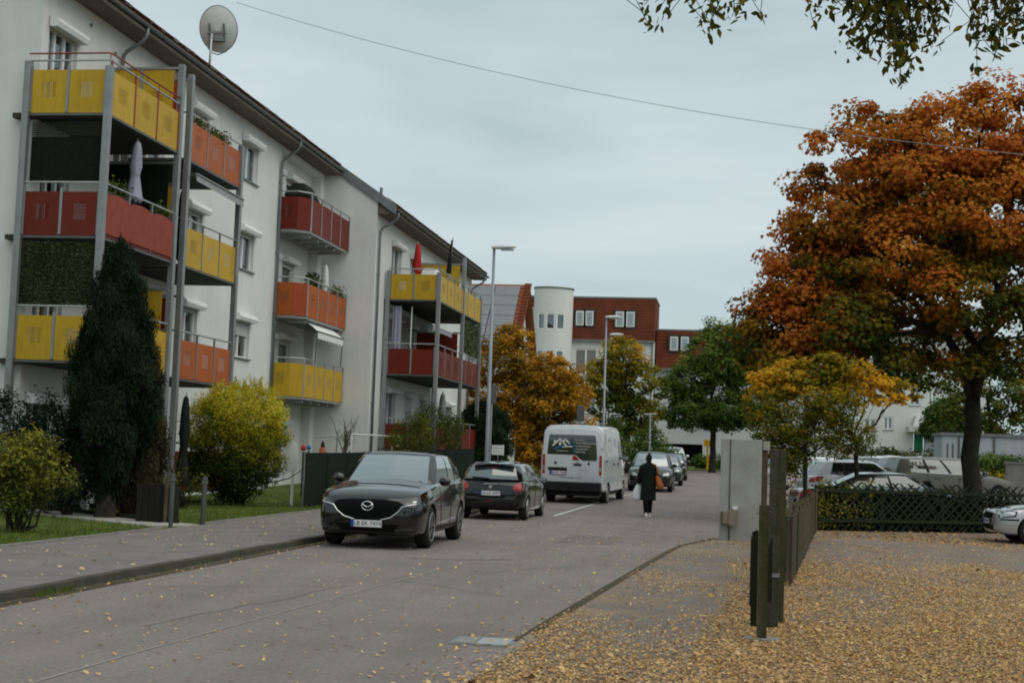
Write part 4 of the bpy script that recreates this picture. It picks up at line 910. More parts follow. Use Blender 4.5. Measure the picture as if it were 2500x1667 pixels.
# round stair tower
tc_ = Vector((-14.55, YF-.25, 0)); rT = 1.56; m = MB(); n = 40
zs = [-.5, 8.6, 9.95, 11.5, 12.85]; angs = [2*math.pi*i/n for i in range(n)]
def topz(a): return 14.84+.05*math.cos(a-2.2)
wina = [i for i in range(n) if -math.pi/2-.78 < ((angs[i]+math.pi/n+math.pi) % (2*math.pi))-math.pi < -math.pi/2+.78]
for k in range(len(zs)):
    za = zs[k]; zb_ = zs[k+1] if k+1 < len(zs) else None
    for i in range(n):
        a, b = angs[i], angs[(i+1) % n]
        if k in (1, 3) and i in wina: continue
        m.face([(tc_.x+rT*math.cos(a), tc_.y+rT*math.sin(a), za), (tc_.x+rT*math.cos(b), tc_.y+rT*math.sin(b), za), (tc_.x+rT*math.cos(b), tc_.y+rT*math.sin(b), zb_ or topz(b)), (tc_.x+rT*math.cos(a), tc_.y+rT*math.sin(a), zb_ or topz(a))])
st = m.build('stair_tower', 'render_far', F, smooth=True)
m = MB(); m.tube([(tc_.x+(rT+.02)*math.cos(a), tc_.y+(rT+.02)*math.sin(a), topz(a)+.05) for a in angs+angs[:1]], .07, 6, cap=False); m.face([(tc_.x+rT*math.cos(a), tc_.y+rT*math.sin(a), topz(a)) for a in angs]); m.build('roof_rim', 'zinc', st)
for (za, zb_) in ((8.6, 9.95), (11.5, 12.85)):
    ang = [-math.pi/2-.78+1.56*i/3 for i in range(4)]
    for i in range(3):
        P = [Vector((tc_.x+(rT-.06)*math.cos(a), tc_.y+(rT-.06)*math.sin(a), 0)) for a in (ang[i], ang[i+1])]
        u = (P[1]-P[0]).normalized(); nn = Vector((u.y, -u.x, 0)); q = MB(); w = (P[1]-P[0]).length
        def bx(s0, s1, t0, t1, d0, d1, b):
            pp = lambda s, t, d: P[0]+u*s+Vector((0, 0, t))+nn*d
            b.hexa([pp(s0,t0,d1), pp(s1,t0,d1), pp(s1,t0,d0), pp(s0,t0,d0), pp(s0,t1,d1), pp(s1,t1,d1), pp(s1,t1,d0), pp(s0,t1,d0)])
        bx(0, .13, za, zb_, -.05, .09, q); bx(w-.13, w, za, zb_, -.05, .09, q); bx(.13, w-.13, za, za+.13, -.05, .09, q); bx(.13, w-.13, zb_-.13, zb_, -.05, .09, q)
        f_ = q.build('window', 'frame_white', st) if False else q.build('window', 'frame_white', F)
        g_ = MB(); bx(.06, w-.06, za+.06, zb_-.06, -.03, .0, g_); g_.build('pane', 'pane', f_)
m = MB(); m.box(-6.7, -6.6, YF-.1, YF-.0, -.3, 10.9); m.build('downpipe', 'zinc', F)
# lower right wing with garage opening
G2 = thing('low_wing', 'lower wing with red-tiled mansard and dark garage opening behind the green tree', 'building', (0, YF+3, 1.2))
x0, x1, z0, z1 = -6.4, 6.0, -.5, 8.85; YW = YF+1.0
hol = [(-6.3, -2.55, .9, 2.95), (-1.0, 1.6, .9, 2.95), (2.6, 5.2, .9, 2.95), (-5.0, -3.6, 5.4, 7.0), (-.5, .9, 5.4, 7.0), (2.8, 4.2, 5.4, 7.0)]
m = MB(); wall_faces(m, (x0, YW, z0), (1, 0, 0), (0, 0, 1), x1-x0, z1-z0, [(a-x0, b-x0, c-z0, d-z0) for a, b, c, d in hol], .3, (0, -1, 0))
m.face([(x1, YW, z0), (x1, YW+9, z0), (x1, YW+9, z1), (x1, YW, z1)]); m.face([(x1, YW+9, z0), (x0, YW+9, z0), (x0, YW+9, z1), (x1, YW+9, z1)]); m.build('wall', 'render_grey', G2)
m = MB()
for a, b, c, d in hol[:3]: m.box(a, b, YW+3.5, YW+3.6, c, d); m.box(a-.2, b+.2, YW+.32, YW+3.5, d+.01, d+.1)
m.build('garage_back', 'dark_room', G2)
for a, b, c, d in hol[3:]: far_window(G2, a, YW, c, b-a, d-c)
mansard(G2, -6.4, 6.0, YW, 8.87, 11.9, .6, 12); dormer_pair(G2, (-5.3, -4.45, 1.2, 2.05), 10.3, .62, 1.1, YW-.02)
m = MB(); m.box(-3.9, -1.5, YW-.4, YW-.005, 4.55, 4.67); m.build('canopy', 'render_grey', G2)
# house with solar roof
Hh = thing('solar_house', 'tiled house with dark solar panels on its steep roof behind the yellow trees', 'building', (-17, 90, 0))
xa, xb, ya, ym, yb_ = -24.0, -13.1, 84.0, 88.8, 93.6; ze, zr = 7.6, 12.4
m = MB(); m.face([(xa, ya+.4, -.4), (xb-.5, ya+.4, -.4), (xb-.5, ya+.4, ze), (xa, ya+.4, ze)]); m.face([(xb-.5, ya+.4, -.4), (xb-.5, yb_-.4, -.4), (xb-.5, yb_-.4, ze), (xb-.5, ym, zr-.2), (xb-.5, ya+.4, ze)]); m.face([(xb-.5, yb_-.4, -.4), (xa, yb_-.4, -.4), (xa, yb_-.4, ze), (xb-.5, yb_-.4, ze)]); m.face([(xa, yb_-.4, -.4), (xa, ya+.4, -.4), (xa, ya+.4, ze), (xa, ym, zr-.2), (xa, yb_-.4, ze)])
m.build('wall', 'render_far', Hh)
m = MB(); nrow = 16
for i in range(nrow):
    t0, t1 = i/nrow, (i+1)/nrow
    for s in (1, -1):
        p = lambda t: (ym-(ym-ya)*(1-t)*s, ze+(zr-ze)*t)
        (y0, z0), (y1, z1) = p(t0), p(t1)
        m.hexa([(xa-.3, y0, z0-.1), (xb, y0, z0-.1), (xb, y1, z1-.1), (xa-.3, y1, z1-.1), (xa-.3, y0, z0+.07), (xb, y0, z0+.07), (xb, y1, z1+.01), (xa-.3, y1, z1+.01)])
hr = m.build('roof', 'tile_orange', Hh)
vt = MB()   # verge tiles on the right gable edge
for i in range(22):
    t = (i+.5)/22; vt.box(xb-.32, xb+.10, ym-(ym-ya)*(1-t)-.13, ym-(ym-ya)*(1-t)+.13, ze+(zr-ze)*t+.02, ze+(zr-ze)*t+.17)
vt.build('verge_tile', 'tile_orange', hr)
sl_dir = Vector((0, ym-ya, zr-ze)).normalized(); nn = Vector((0, -sl_dir.z, sl_dir.y)); L = (Vector((0, ym, zr))-Vector((0, ya, ze))).length
sp = MB().box(-.78, .78, -.47, .47, 0, .04).mesh('solar_panel', 'solar')
ang = math.atan2(zr-ze, ym-ya)
for r_ in range(6):
    for c_ in range(6):
        if r_ in (3, 4) and c_ > 3: continue
        p = Vector((xb-1.35-1.62*c_, ya, ze))+sl_dir*(1.05+r_*.98)+nn*.13
        put('solar_panel', sp, hr, loc=p, rot=(ang, 0, 0))
# white apartment house behind the big maple
Rb = thing('apartment_house', 'pale apartment house with green entrance door, half hidden behind the maple', 'building', (15, 118, 1.2))
YR = 116.0; k = YR/85.0
def rx(x): return x*k
def rz(z): return 1.65+(z-1.65)*k
x0, x1, z0, z1 = rx(4.6), rx(14.2), 0.5, rz(9.3); hol = []
for a, b, c, d in ((7.36, 8.05, 3.75, 4.45), (8.45, 8.97, 3.85, 4.6), (7.4, 8.0, 7.75, 8.5), (8.4, 9.0, 7.75, 8.5), (5.4, 6.4, 3.75, 4.5), (5.4, 6.4, 5.8, 6.5), (7.4, 8.1, 5.8, 6.5), (10.4, 11.5, 7.15, 7.7), (9.9, 10.5, 5.3, 6.2), (10.95, 11.4, 5.3, 6.2), (12.4, 13.3, 5.3, 6.1), (12.4, 13.3, 7.1, 7.8)): hol.append((rx(a), rx(b), rz(c), rz(d)))
door = (rx(10.15), rx(11.45), rz(2.6), rz(3.65))
m = MB(); wall_faces(m, (x0, YR, z0), (1, 0, 0), (0, 0, 1), x1-x0, z1-z0, [(a-x0, b-x0, c-z0, d-z0) for a, b, c, d in hol+[door]], .14, (0, -1, 0))
m.face([(x1, YR, z0), (x1, YR+10, z0), (x1, YR+10, z1), (x1, YR, z1)]); m.face([(x0, YR+10, z0), (x0, YR, z0), (x0, YR, z1), (x0, YR+10, z1)]); m.build('wall', 'render_far', Rb)
for a, b, c, d in hol: far_window(Rb, a, YR, c, b-a, d-c)
MB().box(x0-.4, x1+.4, YR-.5, YR+10.5, z1, z1+.5).build('roof', 'mansard', Rb)
dd = MB(); dd.box(door[0]+.05, door[0]+.75, YR+.10, YR+.15, door[2], door[3]); dd.build('door', 'teal_door', Rb); dd = MB(); dd.box(door[0]+.8, door[1]-.05, YR+.10, YR+.15, door[2], door[3]); dd.build('entrance_glazing', 'pane_far', Rb)
pc = MB(); pc.box(rx(9.75), rx(11.85), YR-1.5, YR-.01, rz(3.75), rz(4.05)); pc.hexa([(rx(10.0), YR-1.4, rz(4.06)), (rx(11.7), YR-1.4, rz(4.06)), (rx(11.7), YR-.02, rz(4.06)), (rx(10.0), YR-.02, rz(4.06)), (rx(10.2), YR-.9, rz(4.7)), (rx(11.5), YR-.9, rz(4.7)), (rx(11.5), YR-.02, rz(4.7)), (rx(10.2), YR-.02, rz(4.7))]); pc.build('porch_canopy', 'render_grey', Rb)
# grey shed behind the trunk
S = thing('metal_shed', 'flat-roofed pale grey metal shed behind the maple trunk', 'shed', (11.5, 71, 1.1))
MB().box(9.7, 14.2, 70, 73, .3, 3.28).build('wall', 'shed_grey', S); MB().box(9.6, 14.3, 69.9, 73.1, 3.282, 3.42).build('roof', 'zinc', S)
for x in (10.45, 12.05, 13.6): MB().box(x-.05, x+.05, 69.96, 69.998, .5, 3.27).build('post', 'steel_dark', S)
for x in (9.9, 10.15): MB().box(x, x+.06, 69.97, 69.998, 1.2, 2.9).build('door_frame', 'steel_dark', S)
# concrete wall block on the far right
W = thing('concrete_wall', 'short pale concrete wall right of the maple trunk', 'wall', (9.4, 48.5, .4)); MB().box(8.66, 11.5, 48, 48.25, 0, 1.93).build('wall_face', 'concrete', W, bevel=.02); MB().box(8.62, 11.55, 47.96, 48.29, 1.932, 1.99).build('coping', 'concrete', W)

# ================================================================== STREET FURNITURE
def street_lamp(label, x, y, h, reach=.75):
    z = zg(x, y)+.1; L = thing('street_lamp', label, 'street lamp', (x, y, z), 'grey street lamps along the left pavement')
    m = MB(); m.tube([(x, y, z-.2), (x, y, z+1.1), (x, y, z+1.25), (x-.01, y, z+h)], [.085, .085, .07, .045], 12); m.build('pole', 'lamp_pole', L, smooth=True)
    m = MB(); m.box(x-.045, x+.045, y-.088, y-.07, z+.6, z+.95); m.build('access_door', 'lamp_pole', L)
    m = MB(); rows = []
    for t, w, hh in ((0, .05, .04), (.06, .10, .07), (.3, .14, .10), (.6, .14, .095), (.88, .10, .06), (1, .03, .02)):
        xx = x-.10+(reach+.1)*t; zz = z+h+.02+.03*t; rows.append([(xx, y+w*math.cos(a), zz+hh*math.sin(a)*(1 if math.sin(a) > 0 else .55)) for a in [2*math.pi*i/12 for i in range(12)]])
    m.grid(rows, close_u=True); m.face(rows[0]); m.face(rows[-1]); hd = m.build('lamp_head', 'lamp_head', L, smooth=True)
    m = MB(); m.box(x+.22, x+reach-.08, y-.09, y+.09, z+h-.055, z+h-.02); m.build('lamp_glass', 'pane_far', hd)
    return L
street_lamp('nearest tall street lamp, its pole rising behind the dark hatchback', -7.85, 45, 8.05, .72)
street_lamp('middle street lamp, taller of the pair rising behind the white van', -6.9, 75, 8.35, .8)
street_lamp('farthest street lamp, shorter of the pair rising behind the white van', -7.8, 88, 8.35, .8)
sg = thing('information_sign', 'small white two-line sign on legs beside the nearest lamp pole', 'sign', (-7.6, 45.6, .2))
MB().box(-7.80, -7.44, 45.58, 45.60, 1.62, 1.93).build('sign_panel', 'sign_white', sg); MB().box(-7.435, -7.40, 45.57, 45.61, 1.6, 1.95).build('sign_edge', 'sign_white', sg)
MB().tube([(-7.6, 45.62, .1), (-7.6, 45.62, 1.62)], .02, 6).build('leg', 'steel', sg)
for k_, s in enumerate(('PRIVATPARKPLATZ', 'nur für Mieter')):
    put('lettering', text_mesh(s, .045 if k_ == 0 else .05, 'sign_black', .001), sg, loc=(-7.62, 45.575, 1.84-.12*k_), rot=(R(90), 0, 0))
# white post sign on the lawn
ws = thing('garden_sign', 'narrow white board on a white post beside the round yellow bush', 'sign', (-11.4, 36, .1))
MB().box(-11.44, -11.37, 35.97, 36.03, .05, 1.75).build('post', 'sign_white', ws, bevel=.006); MB().box(-11.62, -11.30, 35.955, 35.968, 1.0, 1.72).build('board', 'sign_white', ws)
# green screen fence in front of the second block
gf = thing('garden_fence', 'dark green screen fence along the lawn in front of the white block', 'fence', (-11.0, 48, .2))
for i in range(13):
    y = 35.6+i*2.0; z = zg(-11, y)
    MB().tube([(-11.0, y, z-.1), (-11.0, y, z+1.52)], .03, 6).build('post', 'steel_dark', gf)
    if i < 12: MB().hexa([(-10.975, y+.035, z+.02), (-10.955, y+.035, z+.02), (-10.955, y+1.965, zg(-11, y+2)+.02), (-10.975, y+1.965, zg(-11, y+2)+.02), (-10.975, y+.035, z+1.5), (-10.955, y+.035, z+1.5), (-10.955, y+1.965, zg(-11, y+2)+1.5), (-10.975, y+1.965, zg(-11, y+2)+1.5)]).build('screen_panel', 'screen_green', gf)
# tubular frames (drying frame) behind the fence
df = thing('drying_frame', 'white tubular clothes-drying frame behind the green fence', 'drying frame', (-12.2, 47, .2))
m = MB(); m.tube([(-12.3, 44.9, .1), (-12.3, 44.9, 2.12), (-12.3, 52.6, 2.16), (-12.3, 52.6, .1)], .025, 6); m.build('frame', 'frame_white', df)
m = MB(); m.tube([(-12.1, 49.6, .2), (-12.1, 49.6, 1.8), (-12.1, 51.4, 1.82), (-12.1, 51.4, .2)], .02, 6); m.build('crossbar', 'frame_white', df)
ps = thing('garden_post', 'single grey post leaning before the white side wall', 'post', (-12.6, 44, .1)); MB().tube([(-12.6, 44, .0), (-12.52, 44, 2.2)], .03, 6).build('pole', 'steel', ps)
toy = thing('toy_ball', 'red plastic ball on a stand behind the green fence', 'toy', (-12.5, 40.5, 1.3)); m = MB(); m.lathe([(.02, -.09), (.06, -.07), (.09, 0), (.06, .07), (.02, .09)], 12, (-12.9, 41.64, 1.62)); m.build('ball', 'cloth_red', toy, smooth=True); MB().tube([(-12.9, 41.64, 0), (-12.9, 41.64, 1.5)], .03, 6).build('stand', 'wood_dark', toy)
toy = thing('toy_ball', 'blue plastic ball beside the red one behind the green fence', 'toy', (-12.5, 41.3, 1.3)); m = MB(); m.lathe([(.02, -.08), (.055, -.06), (.08, 0), (.055, .06), (.02, .08)], 12, (-12.9, 42.2, 1.64)); m.build('ball', 'toy_blue', toy, smooth=True); MB().tube([(-12.9, 42.2, 0), (-12.9, 42.2, 1.54)], .03, 6).build('stand', 'wood_dark', toy)
gn = thing('garden_figure', 'small ochre garden figure with dark cap behind the green fence', 'ornament', (-12.6, 42.2, 1.3)); m = MB(); m.lathe([(.10, 1.2), (.12, 1.45), (.10, 1.60), (.06, 1.66)], 10, (-12.7, 43.0, 0)); m.build('body', 'terracotta', gn, smooth=True); m = MB(); m.lathe([(.06, 1.65), (.07, 1.72), (.04, 1.82), (.01, 1.86)], 10, (-12.7, 43.0, 0)); m.build('cap', 'hair', gn, smooth=True); MB().box(-12.85, -12.55, 42.85, 43.15, 0, 1.21).build('plinth', 'wood_brown', gn)
# bollards at the path and the bin
def bollard(label, x, y, h, r):
    b = thing('path_post', label, 'post', (x, y, .1), 'grey posts flanking the garden path'); MB().lathe([(r, 0), (r, h-.03), (r*.8, h), (.01, h+.005)], 12, (x, y, .06)).build('shaft', 'post_grey', b, smooth=True, angle=40)
    MB().lathe([(r+.012, h-.14), (r+.012, h-.08)], 12, (x, y, .06)).build('collar', 'steel_dark', b); return b
bollard('grey metal post at the path mouth beside the brown bin', -10.22, 25.05, 1.02, .04); bollard('grey metal post at the path mouth nearer the parked car', -10.14, 26.45, .95, .05)
bn = thing('garden_bin', 'dark brown wooden bin shelter behind the grey path post', 'bin', (-11.0, 26, .1))
for i in range(5): MB().box(-11.32+i*.125, -11.205+i*.125, 26.0, 26.03, .1, .84+.02*(i % 2)).build('plank', 'bin_brown', bn)
MB().box(-11.32, -10.7, 26.032, 26.6, .1, .8).build('body', 'bin_brown', bn); MB().box(-10.74, -10.69, 25.95, 25.998, .08, 1.0).build('corner_post', 'wood_brown', bn)
# yellow signpost before the garage
ys_ = thing('yellow_sign', 'yellow signpost in front of the dark garage opening', 'sign', (-1.9, 101, 1)); MB().tube([(-1.92, 101, .8), (-1.92, 101, 3.1)], .07, 8).build('post', 'ochre_paint', ys_); MB().box(-2.2, -1.55, 100.9, 100.92, 2.7, 3.15).build('sign_board', 'ochre_paint', ys_)
gs = thing('grey_sign', 'grey back of a road sign among the yellow trees above the van', 'sign', (-8.5, 70, .6)); MB().box(-6.9, -6.56, 62, 62.03, 3.18, 3.88).build('sign_board', 'steel_dark', gs, bevel=.03); MB().tube([(-6.73, 62.06, .4), (-6.73, 62.06, 3.9)], .035, 8).build('post', 'rail', gs)
gs = thing('grey_sign', 'grey back of a road sign behind the nearest lamp pole', 'sign', (-8.5, 52, .3)); MB().box(-9.15, -8.8, 52, 52.03, 3.5, 4.2).build('sign_board', 'steel_dark', gs, bevel=.03); MB().tube([(-8.97, 52.06, .2), (-8.97, 52.06, 4.2)], .03, 8).build('post', 'rail', gs)
gt = thing('t_post', 'thin T-shaped pole beside the van roof', 'pole', (-4.7, 82, .7)); m = MB(); m.tube([(-4.75, 80, .6), (-4.75, 80, 4.15)], .05, 8); m.tube([(-5.1, 80, 4.15), (-4.4, 80, 4.18)], .04, 6); m.build('pole', 'rail', gt)
# tall post in the yellow-green tree on the right
tp = thing('gatepost', 'tall grey square post standing in the yellow-green tree', 'post', (2.0, 40.5, .1)); MB().box(1.90, 2.04, 41.4, 41.54, 0, 3.80).build('shaft', 'lamp_pole', tp)
# overhead wire
wr = MB(); P0, P1 = Vector((-15.2, 40.2, 14.95)), Vector((9.8, 34.0, 8.72)); pts = []
for i in range(41):
    t = i/40; p = P0.lerp(P1, t); p.z -= .95*4*t*(1-t)*.80; pts.append(p)
wr.tube(pts, .008, 5); tag(wr.build('overhead_wire', 'steel'), 'thin overhead wire sagging across the sky', 'wire')

# ================================================================== RIGHT SIDE: PILLAR, FENCES
pl = thing('concrete_pillar', 'broad concrete pillar with a meter box at the lot corner', 'pillar', (.15, 30.8, 0))
MB().box(-.30, .56, 30.5, 30.85, -.2, 2.14).build('block', 'concrete', pl, bevel=.012)
MB().box(-.11, -.09, 30.487, 30.499, .0, 2.14).build('joint', 'kerb', pl); MB().box(-.06, -.02, 30.46, 30.498, .0, .33).build('conduit', 'concrete', pl)
mbx = MB().box(-.27, .03, 30.36, 30.495, .36, .62).build('meter_box', 'box_brown', pl, bevel=.01); MB().box(-.10, .08, 30.33, 30.358, .33, .66).build('meter_door', 'box_brown', mbx); MB().box(-.03, .07, 30.35, 30.49, .665, .73).build('meter_cap', 'plate_white', mbx)
MB().box(-.265, -.235, 30.345, 30.358, .36, .62).build('meter_hinge', 'wood_brown', mbx)
MB().box(.565, .68, 30.55, 30.8, -.1, 2.05).build('gate_post', 'wood_brown', pl); MB().box(.58, .72, 30.5, 30.83, 1.93, 2.12).build('hinge_block', 'path_stone', pl)
wf = thing('picket_fence', 'weathered broken wooden fence running from the lot entrance to the lattice', 'fence', (.4, 15, 0)); rr = random.Random(5)
def fx(y): return .30+.0755*(y-13.6)
# near posts: two square posts with split slats beside them
def slat(x, y, z0, z1, w, t, mname, name='slat', tilt=0., ang=0.):
    m = MB(); n = 4; jag = [rr.uniform(-.05, .05) for _ in range(n+1)]
    top = [(-w/2+w*i/n, z1+jag[i]) for i in range(n+1)]
    P = [(-w/2, z0), (w/2, z0)]+top[::-1]; m.face([(a, -t/2, b) for a, b in P]); m.face([(a, t/2, b) for a, b in P][::-1])
    for i in range(len(P)): j = (i+1) % len(P); m.face([(P[i][0], -t/2, P[i][1]), (P[i][0], t/2, P[i][1]), (P[j][0], t/2, P[j][1]), (P[j][0], -t/2, P[j][1])])
    me = m.mesh(name, mname); return put(name, me, wf, loc=(x, y, 0), rot=(0, tilt, ang))
MB().box(.235, .325, 13.60, 13.70, -.1, 1.26).build('post', 'wood_fence', wf, bevel=.006)
slat(.205, 13.80, .12, .98, .06, .03, 'wood_dark'); slat(.345, 13.78, .35, .92, .05, .03, 'wood_dark'); slat(.19, 13.86, .3, .95, .05, .03, 'wood_dark')
MB().box(.35, .46, 14.60, 14.71, -.1, 1.80).build('post', 'wood_weathered', wf, bevel=.006); MB().box(.46, .53, 15.10, 15.2, -.1, 1.80).build('post', 'wood_fence', wf, bevel=.006)
MB().box(.345, .465, 14.59, 14.72, .52, .56).build('post_band', 'steel', wf); MB().lathe([(.17, 0), (.17, .02), (.01, .022)], 14, (.28, 13.65, .012)).build('foot_plate', 'kerb_grey', wf)
y = 15.9
for i in range(78):
    y += .26; x = fx(y); h = .98+rr.uniform(-.05, .07); lo_ = max(.04, .42-.02*i+rr.uniform(-.1, .14)) if i < 14 else .03
    slat(x+rr.uniform(-.01, .01), y, lo_, h, rr.uniform(.10, .16), .03, rr.choice(['wood_fence', 'wood_brown', 'wood_dark', 'wood_brown']), tilt=rr.uniform(-.03, .03), ang=R(86)+rr.uniform(-.35, .1))
for z in (.45, .9):
    m = MB(); yy = 16.0
    while yy < 36: m.bar((fx(yy)-.05, yy, z), (fx(min(36.4, yy+2.5))-.05, min(36.4, yy+2.5), z), .05, .08); yy += 2.5
    m.build('rail', 'wood_brown', wf)
for i in range(9): yy = 18+i*2.3; MB().box(fx(yy)-.12, fx(yy)-.04, yy-.04, yy+.04, -.1, 1.0+zg(1, yy)).build('post', 'wood_fence', wf)
tw = MB(); rgn = np.random.default_rng(4)
for i in range(26):
    yy = 16.5+rgn.random()*7; limb(tw, (fx(yy)-.05, yy, .95), (fx(yy)+rgn.normal()*.15, yy+.8+rgn.random(), 1.02+rgn.normal()*.06), .012, .005, rgn, 4, .05, .05, 4)
tw.build('dry_vine', 'wood_brown', wf)
lf = thing('lattice_fence', 'dark wooden diagonal lattice fence overgrown with ivy', 'fence', (4.8, 38, 0)); lx0, ly0, lx1, ly1 = 2.10, 36.55, 8.6, 40.0
Lf = math.hypot(lx1-lx0, ly1-ly0); ux, uy = (lx1-lx0)/Lf, (ly1-ly0)/Lf; la = math.atan2(uy, ux)
def lp(s, z, off=0): return (lx0+ux*s-uy*off, ly0+uy*s+ux*off, z+zg(lx0+ux*s, ly0+uy*s))
me1 = MB().bar((-.62, 0, 0), (.62, 0, 1.18), .012, .045, (0, 1, 0)).mesh('lattice_slat', 'wood_dark'); me2 = MB().bar((.62, 0, 0), (-.62, 0, 1.18), .012, .045, (0, 1, 0)).mesh('lattice_slat', 'wood_dark')
me1 = MB().hexa([(-.64, -.009, 0), (-.58, -.009, 0), (-.58, .009, 0), (-.64, .009, 0), (.58, -.009, 1.16), (.64, -.009, 1.16), (.64, .009, 1.16), (.58, .009, 1.16)]).mesh('lattice_slat', 'wood_dark')
me2 = MB().hexa([(.58, -.009, 0), (.64, -.009, 0), (.64, .009, 0), (.58, .009, 0), (-.64, -.009, 1.16), (-.58, -.009, 1.16), (-.58, .009, 1.16), (-.64, .009, 1.16)]).mesh('lattice_slat', 'wood_dark')
ns = int((Lf-1.2)/.215)
for i in range(ns):
    s = .62+i*.215; p = lp(s, .05, -.012); q = lp(s, .05, .012); z_j = rr.uniform(-.05, .06)
    put('lattice_slat', me1, lf, loc=(p[0], p[1], p[2]+z_j), rot=(0, rr.uniform(-.02, .02), la)); put('lattice_slat', me2, lf, loc=(q[0], q[1], q[2]-z_j), rot=(0, rr.uniform(-.02, .02), la))
for z in (.28, 1.02): MB().bar(lp(0, z, -.045), lp(Lf, z, -.045), .035, .08).build('rail', 'wood_dark', lf)
for i in range(5): p = lp(.05+i*(Lf-.1)/4, 0, .05); MB().box(p[0]-.045, p[0]+.045, p[1]-.045, p[1]+.045, -.1, p[2]+1.12).build('post', 'wood_dark', lf)
# ================================================================== VEHICLES
def spline(keys, n):
    """Catmull-Rom through rows of numbers; first column is the parameter direction"""
    K = np.array(keys, float); out_ = []; m_ = len(K)
    for i in range(m_-1):
        p0, p1, p2, p3 = K[max(i-1, 0)], K[i], K[i+1], K[min(i+2, m_-1)]
        for j in range(n):
            t = j/n; a = .5*((2*p1)+(-p0+p2)*t+(2*p0-5*p1+4*p2-p3)*t*t+(-p0+3*p1-3*p2+p3)*t**3)
            out_.append(a)
    out_.append(K[-1]); return np.array(out_)
def lower_body(st, waist=.5, tuck=.86, n=4):
    """st rows: y, half width, z bottom, z shoulder, z top centre, shoulder inset"""
    rows = []
    for y, w, zb, zs, zt, ins in spline(st, n):
        h = zs-zb
        half = [(0, zb), (w*.55, zb), (w*tuck, zb+.01), (w*.955, zb+.05*h+.02), (w*.985, zb+.22*h), (w*1.0, zb+waist*h), (w*.992, zb+.72*h), (w*.972, zb+.88*h), (w*(1-ins*.5), zs-.012), (w*(1-ins), zs+(zt-zs)*.25), (w*.6, zs+(zt-zs)*.72), (w*.3, zs+(zt-zs)*.94), (0, zt)]
        P = [(x, y, z) for x, z in half]+[(-x, y, z) for x, z in half[-2:0:-1]]
        rows.append(P)
    mb = MB(); mb.grid(rows, close_u=True); mb.face(rows[0][::-1]); mb.face(rows[-1]); return mb
def cut_arches(me, axles, r, xin, xout):
    """boolean out the wheel arches; returns the new mesh"""
    ob = bpy.data.objects.new('tmp_body', me); COL.objects.link(ob); cutters = []
    for y, zc in axles:
        for s in (-1, 1):
            c = MB().lathe([(r, xin), (r, xout)], 28, (0, y, zc), 'X')
            if s < 0: c.v = [(-a, b, d) for a, b, d in c.v]; c.f = [f[::-1] for f in c.f]
            co = bpy.data.objects.new('tmp_cut', c.mesh('tmp_cut', 'plastic_black')); COL.objects.link(co); cutters.append(co)
            md = ob.modifiers.new('b', 'BOOLEAN'); md.object = co; md.operation = 'DIFFERENCE'; md.solver = 'EXACT'
    dg = bpy.context.evaluated_depsgraph_get(); nm = bpy.data.meshes.new_from_object(ob.evaluated_get(dg))
    bpy.data.objects.remove(ob)
    for c in cutters: bpy.data.objects.remove(c)
    return nm
def wheel(parent, x, y, r, w, side, rimr=.66, spokes=5, rim='rim'):
    t = MB(); s = side
    t.lathe([(r*.64, -w/2), (r*.90, -w/2), (r*.98, -w*.40), (r, -w*.2), (r, w*.2), (r*.98, w*.40), (r*.90, w/2), (r*.66, w/2)], 28, (x, y, r), 'X'); wh = t.build('wheel', 'rubber', parent, smooth=True, angle=50)
    xo = x+s*(w/2-.01); q = MB(); R_ = r*rimr
    q.tube([(xo+s*.012, y+R_*math.cos(a), r+R_*math.sin(a)) for a in [2*math.pi*i/24 for i in range(25)]], .018, 5, cap=False)
    for i in range(spokes):
        a = 2*math.pi*i/spokes+.3
        for da in (-.14, .14): q.bar((xo+s*.006, y+.05*math.cos(a+da*2), r+.05*math.sin(a+da*2)), (xo, y+R_*math.cos(a+da), r+R_*math.sin(a+da)), .02, .035, (1, 0, 0))
    q.lathe([(.06, -.01), (.06, .018), (.045, .025)], 12, (xo, y, r), 'X'); q.build('rim', rim, wh, smooth=False)
    d = MB(); d.lathe([(R_*.98, -.03), (R_*.98, -.02)], 20, (xo-s*.02, y, r), 'X'); d.build('brake_disc', 'plastic_black', wh)
    return wh
